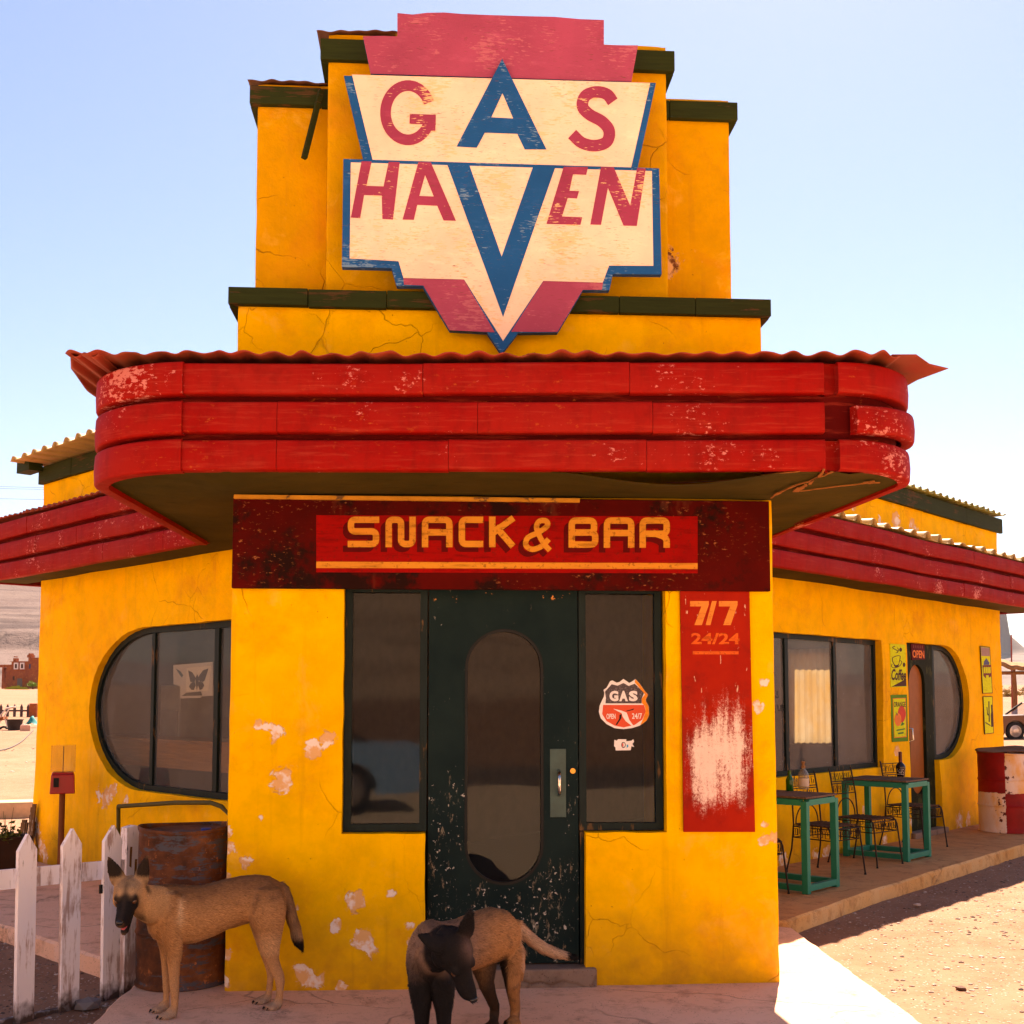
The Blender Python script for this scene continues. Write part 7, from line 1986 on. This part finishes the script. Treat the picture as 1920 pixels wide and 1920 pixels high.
# right: the parked car, shelter, pole and scrub
def make_car(wc, gzc, axis, M_CAR, label):
    t = thing('parked_car', label, 'car', (wc[0], wc[1], gzc))
    CFm = Frame((wc[0], wc[1]), axis); r = .36
    M_TYRE = m_simple('black_tyre', (.02, .02, .022), .8); M_RIM = m_simple('steel_rim', (.55, .50, .48), .35, .8, .2, 10, .05)
    z0c = gzc
    side = [(-1.05, .30), (-1.1, .55), (-1.06, .80), (-.9, .93), (.55, .98), (1.15, 1.42), (1.4, 1.47), (2.5, 1.47), (3.2, 1.0), (3.9, .95), (4.0, .7), (3.95, .32), (3.1, .28)] 
    wheelcut = [(2.85 + .42 * math.cos(q), .34 + .42 * math.sin(q)) for q in np.linspace(-.15, math.pi + .15, 12)]
    cut2 = [(.42 * math.cos(q), .36 + .42 * math.sin(q)) for q in np.linspace(-.15, math.pi + .15, 12)]
    outl = [(-1.05, .30), (-1.1, .55), (-1.06, .80), (-.9, .93), (.60, .98), (3.1, .98), (3.9, .95), (4.0, .7), (3.95, .32)] + wheelcut + cut2
    mb = MB(); mb.prism(CFm, [(a, z0c + b) for a, b in outl], -1.65, 0)
    mb.build('body', M_CAR, t, bevel=.04)
    mb = MB(); mb.prism(CFm, [(.45, z0c + .975), (1.12, z0c + 1.42), (2.5, z0c + 1.42), (3.15, z0c + .975)], -1.5, -.12); gl_ = mb.build('glasshouse', m_glass('car_glass', .02), t)
    mb = MB(); mb.prism(CFm, [(1.08, z0c + 1.425), (2.54, z0c + 1.425), (2.4, z0c + 1.48), (1.25, z0c + 1.48)], -1.54, -.08); mb.build('roof', M_CAR, t, bevel=.02)
    M_PILL = m_simple('black_pillar', (.015, .013, .012), .5)
    for a, b in (((.42, .98), (1.12, 1.44)), ((1.75, .98), (1.75, 1.43)), ((3.15, .98), (2.5, 1.44))):
        mb = MB()
        for N_ in (-.10, -1.52): mb.beam(CFm.w(a[0], z0c + a[1], N_), CFm.w(b[0], z0c + b[1], N_), .06, .07, up=tuple(CFm.n))
        mb.build('pillar', M_PILL, t)
    for u in (0, 2.85):
        for N_, s in ((-.10, 1), (-1.55, -1)):
            mb = MB(); c = CFm.w(u, z0c + r, N_); ax = CFm.n * s
            def disc(rr, d): return [c + ax * d + (CFm.u * math.cos(q) + np.array([0, 0, 1]) * math.sin(q)) * rr for q in np.linspace(0, 2 * math.pi, 29)[:-1]]
            rings = [disc(r * .62, -.1), disc(r * .97, -.1), disc(r, -.07), disc(r, .06), disc(r * .96, .09), disc(r * .66, .085), disc(r * .62, .05)]
            vs = [p for rg in rings for p in rg]; mb.add(vs, [(i * 28 + j, i * 28 + (j + 1) % 28, (i + 1) * 28 + (j + 1) % 28, (i + 1) * 28 + j) for i in range(6) for j in range(28)])
            wh = mb.build('wheel', M_TYRE, t, smooth=40)
            mb = MB(); rings = [disc(r * .64, .08), disc(r * .58, .085), disc(r * .52, .045), disc(r * .34, .06), disc(r * .30, .085), disc(r * .12, .10), disc(.002, .10)]
            vs = [p for rg in rings for p in rg]; mb.add(vs, [(i * 28 + j, i * 28 + (j + 1) % 28, (i + 1) * 28 + (j + 1) % 28, (i + 1) * 28 + j) for i in range(6) for j in range(28)])
            for k in range(10):
                q = 2 * math.pi * k / 10; cc = c + ax * .062 + (CFm.u * math.cos(q) + np.array([0, 0, 1]) * math.sin(q)) * r * .43; ball(mb, cc, .018)
            mb.build('rim', M_RIM, wh, smooth=40)
    mb = MB(); mb.fbox(CFm, -1.14, -1.08, z0c + .40, z0c + .55, -1.6, -.05); mb.build('bumper', M_CHROME, t, bevel=.02)
    return t, CFm, gzc
Yc = 45.3; wc = aty(1905, 1371, Yc)
t, CFm, z0c = make_car(wc, wc[2] - .36, (1, .10), m_simple('brown_car_paint', (.13, .052, .028), .3, 0, .15, 2, .02, .5), 'brown old saloon car parked in the sun past the right wing')
make_car((-3.95, -4.8), -.02, (1, -.05), m_simple('pale_blue_car_paint', (.24, .44, .66), .3, 0, .15, 2, .02, .5), 'pale blue saloon car seen only as a reflection in the left sidelight')
bt = CFm.w(1.3, z0c + 1.481, -.6); mb = MB(); mb.box((bt[0], bt[1], bt[2] + .14), (.9, .6, .28), .1)
for k, vv in enumerate(mb.v): mb.v[k] = tuple(np.array(vv) + .05 * np.array([mnoise.noise(Vector(vv) * 3), 0, mnoise.noise(Vector(vv) * 5)]))
o = mb.build('bundle', m_simple('blue_cloth_bundle', (.06, .12, .20), .9), bevel=.06, org=bt); tag(o, 'blue cloth bundle tied on the roof of the brown car', 'bundle')
Ys = 62.0; sp_ = lambda x, y, d=0: np.array(aty(x, y, Ys + d)); k = Ys / FPX
pb = sp_(1903, 1355); t = thing('shade_shelter', 'rough timber shade shelter with a sagging thatched roof behind the brown car', 'shelter', (pb[0], pb[1], gh(pb[0], pb[1])))
M_POLE = m_wood_paint('rough_pole_wood', (.26, .12, .055), (.16, .08, .04), .4, .9, (3, 3, .4)); M_THATCH = m_simple('dry_thatch', (.30, .17, .085), .95, 0, .5, 3)
for x, d in ((1903, 0), (1978, 0), (1903, 4.5), (1978, 4.5)):
    b = sp_(x, 1355, d); a = sp_(x - 2, 1262, d); a2 = (a[0], b[1], a[2] if d == 0 else sp_(x, 1262, 0)[2])
    mb = MB(); mb.tube([(b[0], b[1], gh(b[0], b[1]) - .2), ((b[0] + a[0]) / 2 + .05, b[1], 2), a2], [.14, .12, .11], 8); mb.build('post', M_POLE, t, smooth=60)
mb = MB(); a, b = sp_(1874, 1262), sp_(1990, 1261)
mb.tube([a, b], .09, 8); mb.build('beam', M_POLE, t)
mb = MB(); a, b = sp_(1874, 1240), sp_(1903, 1258); mb.tube([a, b], .06, 6); mb.build('brace', M_POLE, t)
mb = MB(); vs = []; nx, ny = 40, 14
for i in range(nx):
    for j in range(ny):
        u, v = i / (nx - 1), j / (ny - 1); q = sp_(1874 + 118 * u, 1236 - 4 * math.sin(u * 3), -.5 + 5.5 * v); zz = sp_(0, 1242, 0)[2] + .35 * v + .10 * mnoise.noise(Vector((u * 8, v * 4, 0))) - .25 * math.sin(u * 3.1)
        vs.append((q[0], q[1], zz))
mb.add(vs, [(i * ny + j, (i + 1) * ny + j, (i + 1) * ny + j + 1, i * ny + j + 1) for i in range(nx - 1) for j in range(ny - 1)])
o = mb.build('roof', M_THATCH, t, smooth=180); m_ = o.modifiers.new('solid', 'SOLIDIFY'); m_.thickness = .22
pb = aty(1897, 1318, 70); mb = MB(); b_ = aty(1896, 1190, 70); mb.tube([(pb[0], pb[1], gh(pb[0], pb[1]) - .2), tuple(b_)], .045, 6)
o = mb.build('pole', m_simple('red_brown_pole', (.28, .06, .04), .7), org=pb); tag(o, 'thin reddish pole rising above the thatched shelter', 'pole')
M_SCRUB = m_leaf('dry_scrub_leaf', (.36, .22, .05), (.30, .20, .06))
for i, (x, y, Y) in enumerate(((1886, 1277, 190), (1912, 1274, 205), (1896, 1288, 150), (1915, 1290, 160), (1890, 1297, 140))):
    p = at_px(x, y, Y); p[2] = gh(p[0], p[1]); mb = MB(); leafy(mb, tuple(p), .9 + .3 * (i % 2), 260, .28, .6, 7)
    o = mb.build('scrub_bush', M_SCRUB, org=p); tag(o, 'dry yellow desert bush on the slope between shelter and butte', 'bush', 'dry bushes on the right slope')
t = thing('power_lines', 'thin overhead wires crossing the sky left of the building', 'wires', tuple(aty(20, 904, 70)))
M_WIRE = m_simple('dark_wire', (.16, .15, .15), .6)
for y0, y1 in ((903, 912), (907, 915), (926, 934)):
    mb = MB(); a, b = aty(-200, y0, 72), aty(330, y1, 66)
    mb.tube([a + (b - a) * q - np.array([0, 0, 1.6 * q * (1 - q)]) * .5 for q in np.linspace(0, 1, 16)], .011, 5); mb.build('wire', M_WIRE, t, smooth=180)
def m_haze():
    g = G('desert_haze'); v = g.N('ShaderNodeVolumePrincipled'); v.inputs['Color'].default_value = (.86, .88, .94, 1); v.inputs['Density'].default_value = .00003; v.inputs['Anisotropy'].default_value = .2
    g.t.nodes.remove(g.b); g.L(g.o.inputs['Volume'], v.outputs[0]); return g.mat
mb = MB(); mb.box((0, 0, 110), (12400, 12400, 260)); kind(mb.build('haze', m_haze()), 'stuff')
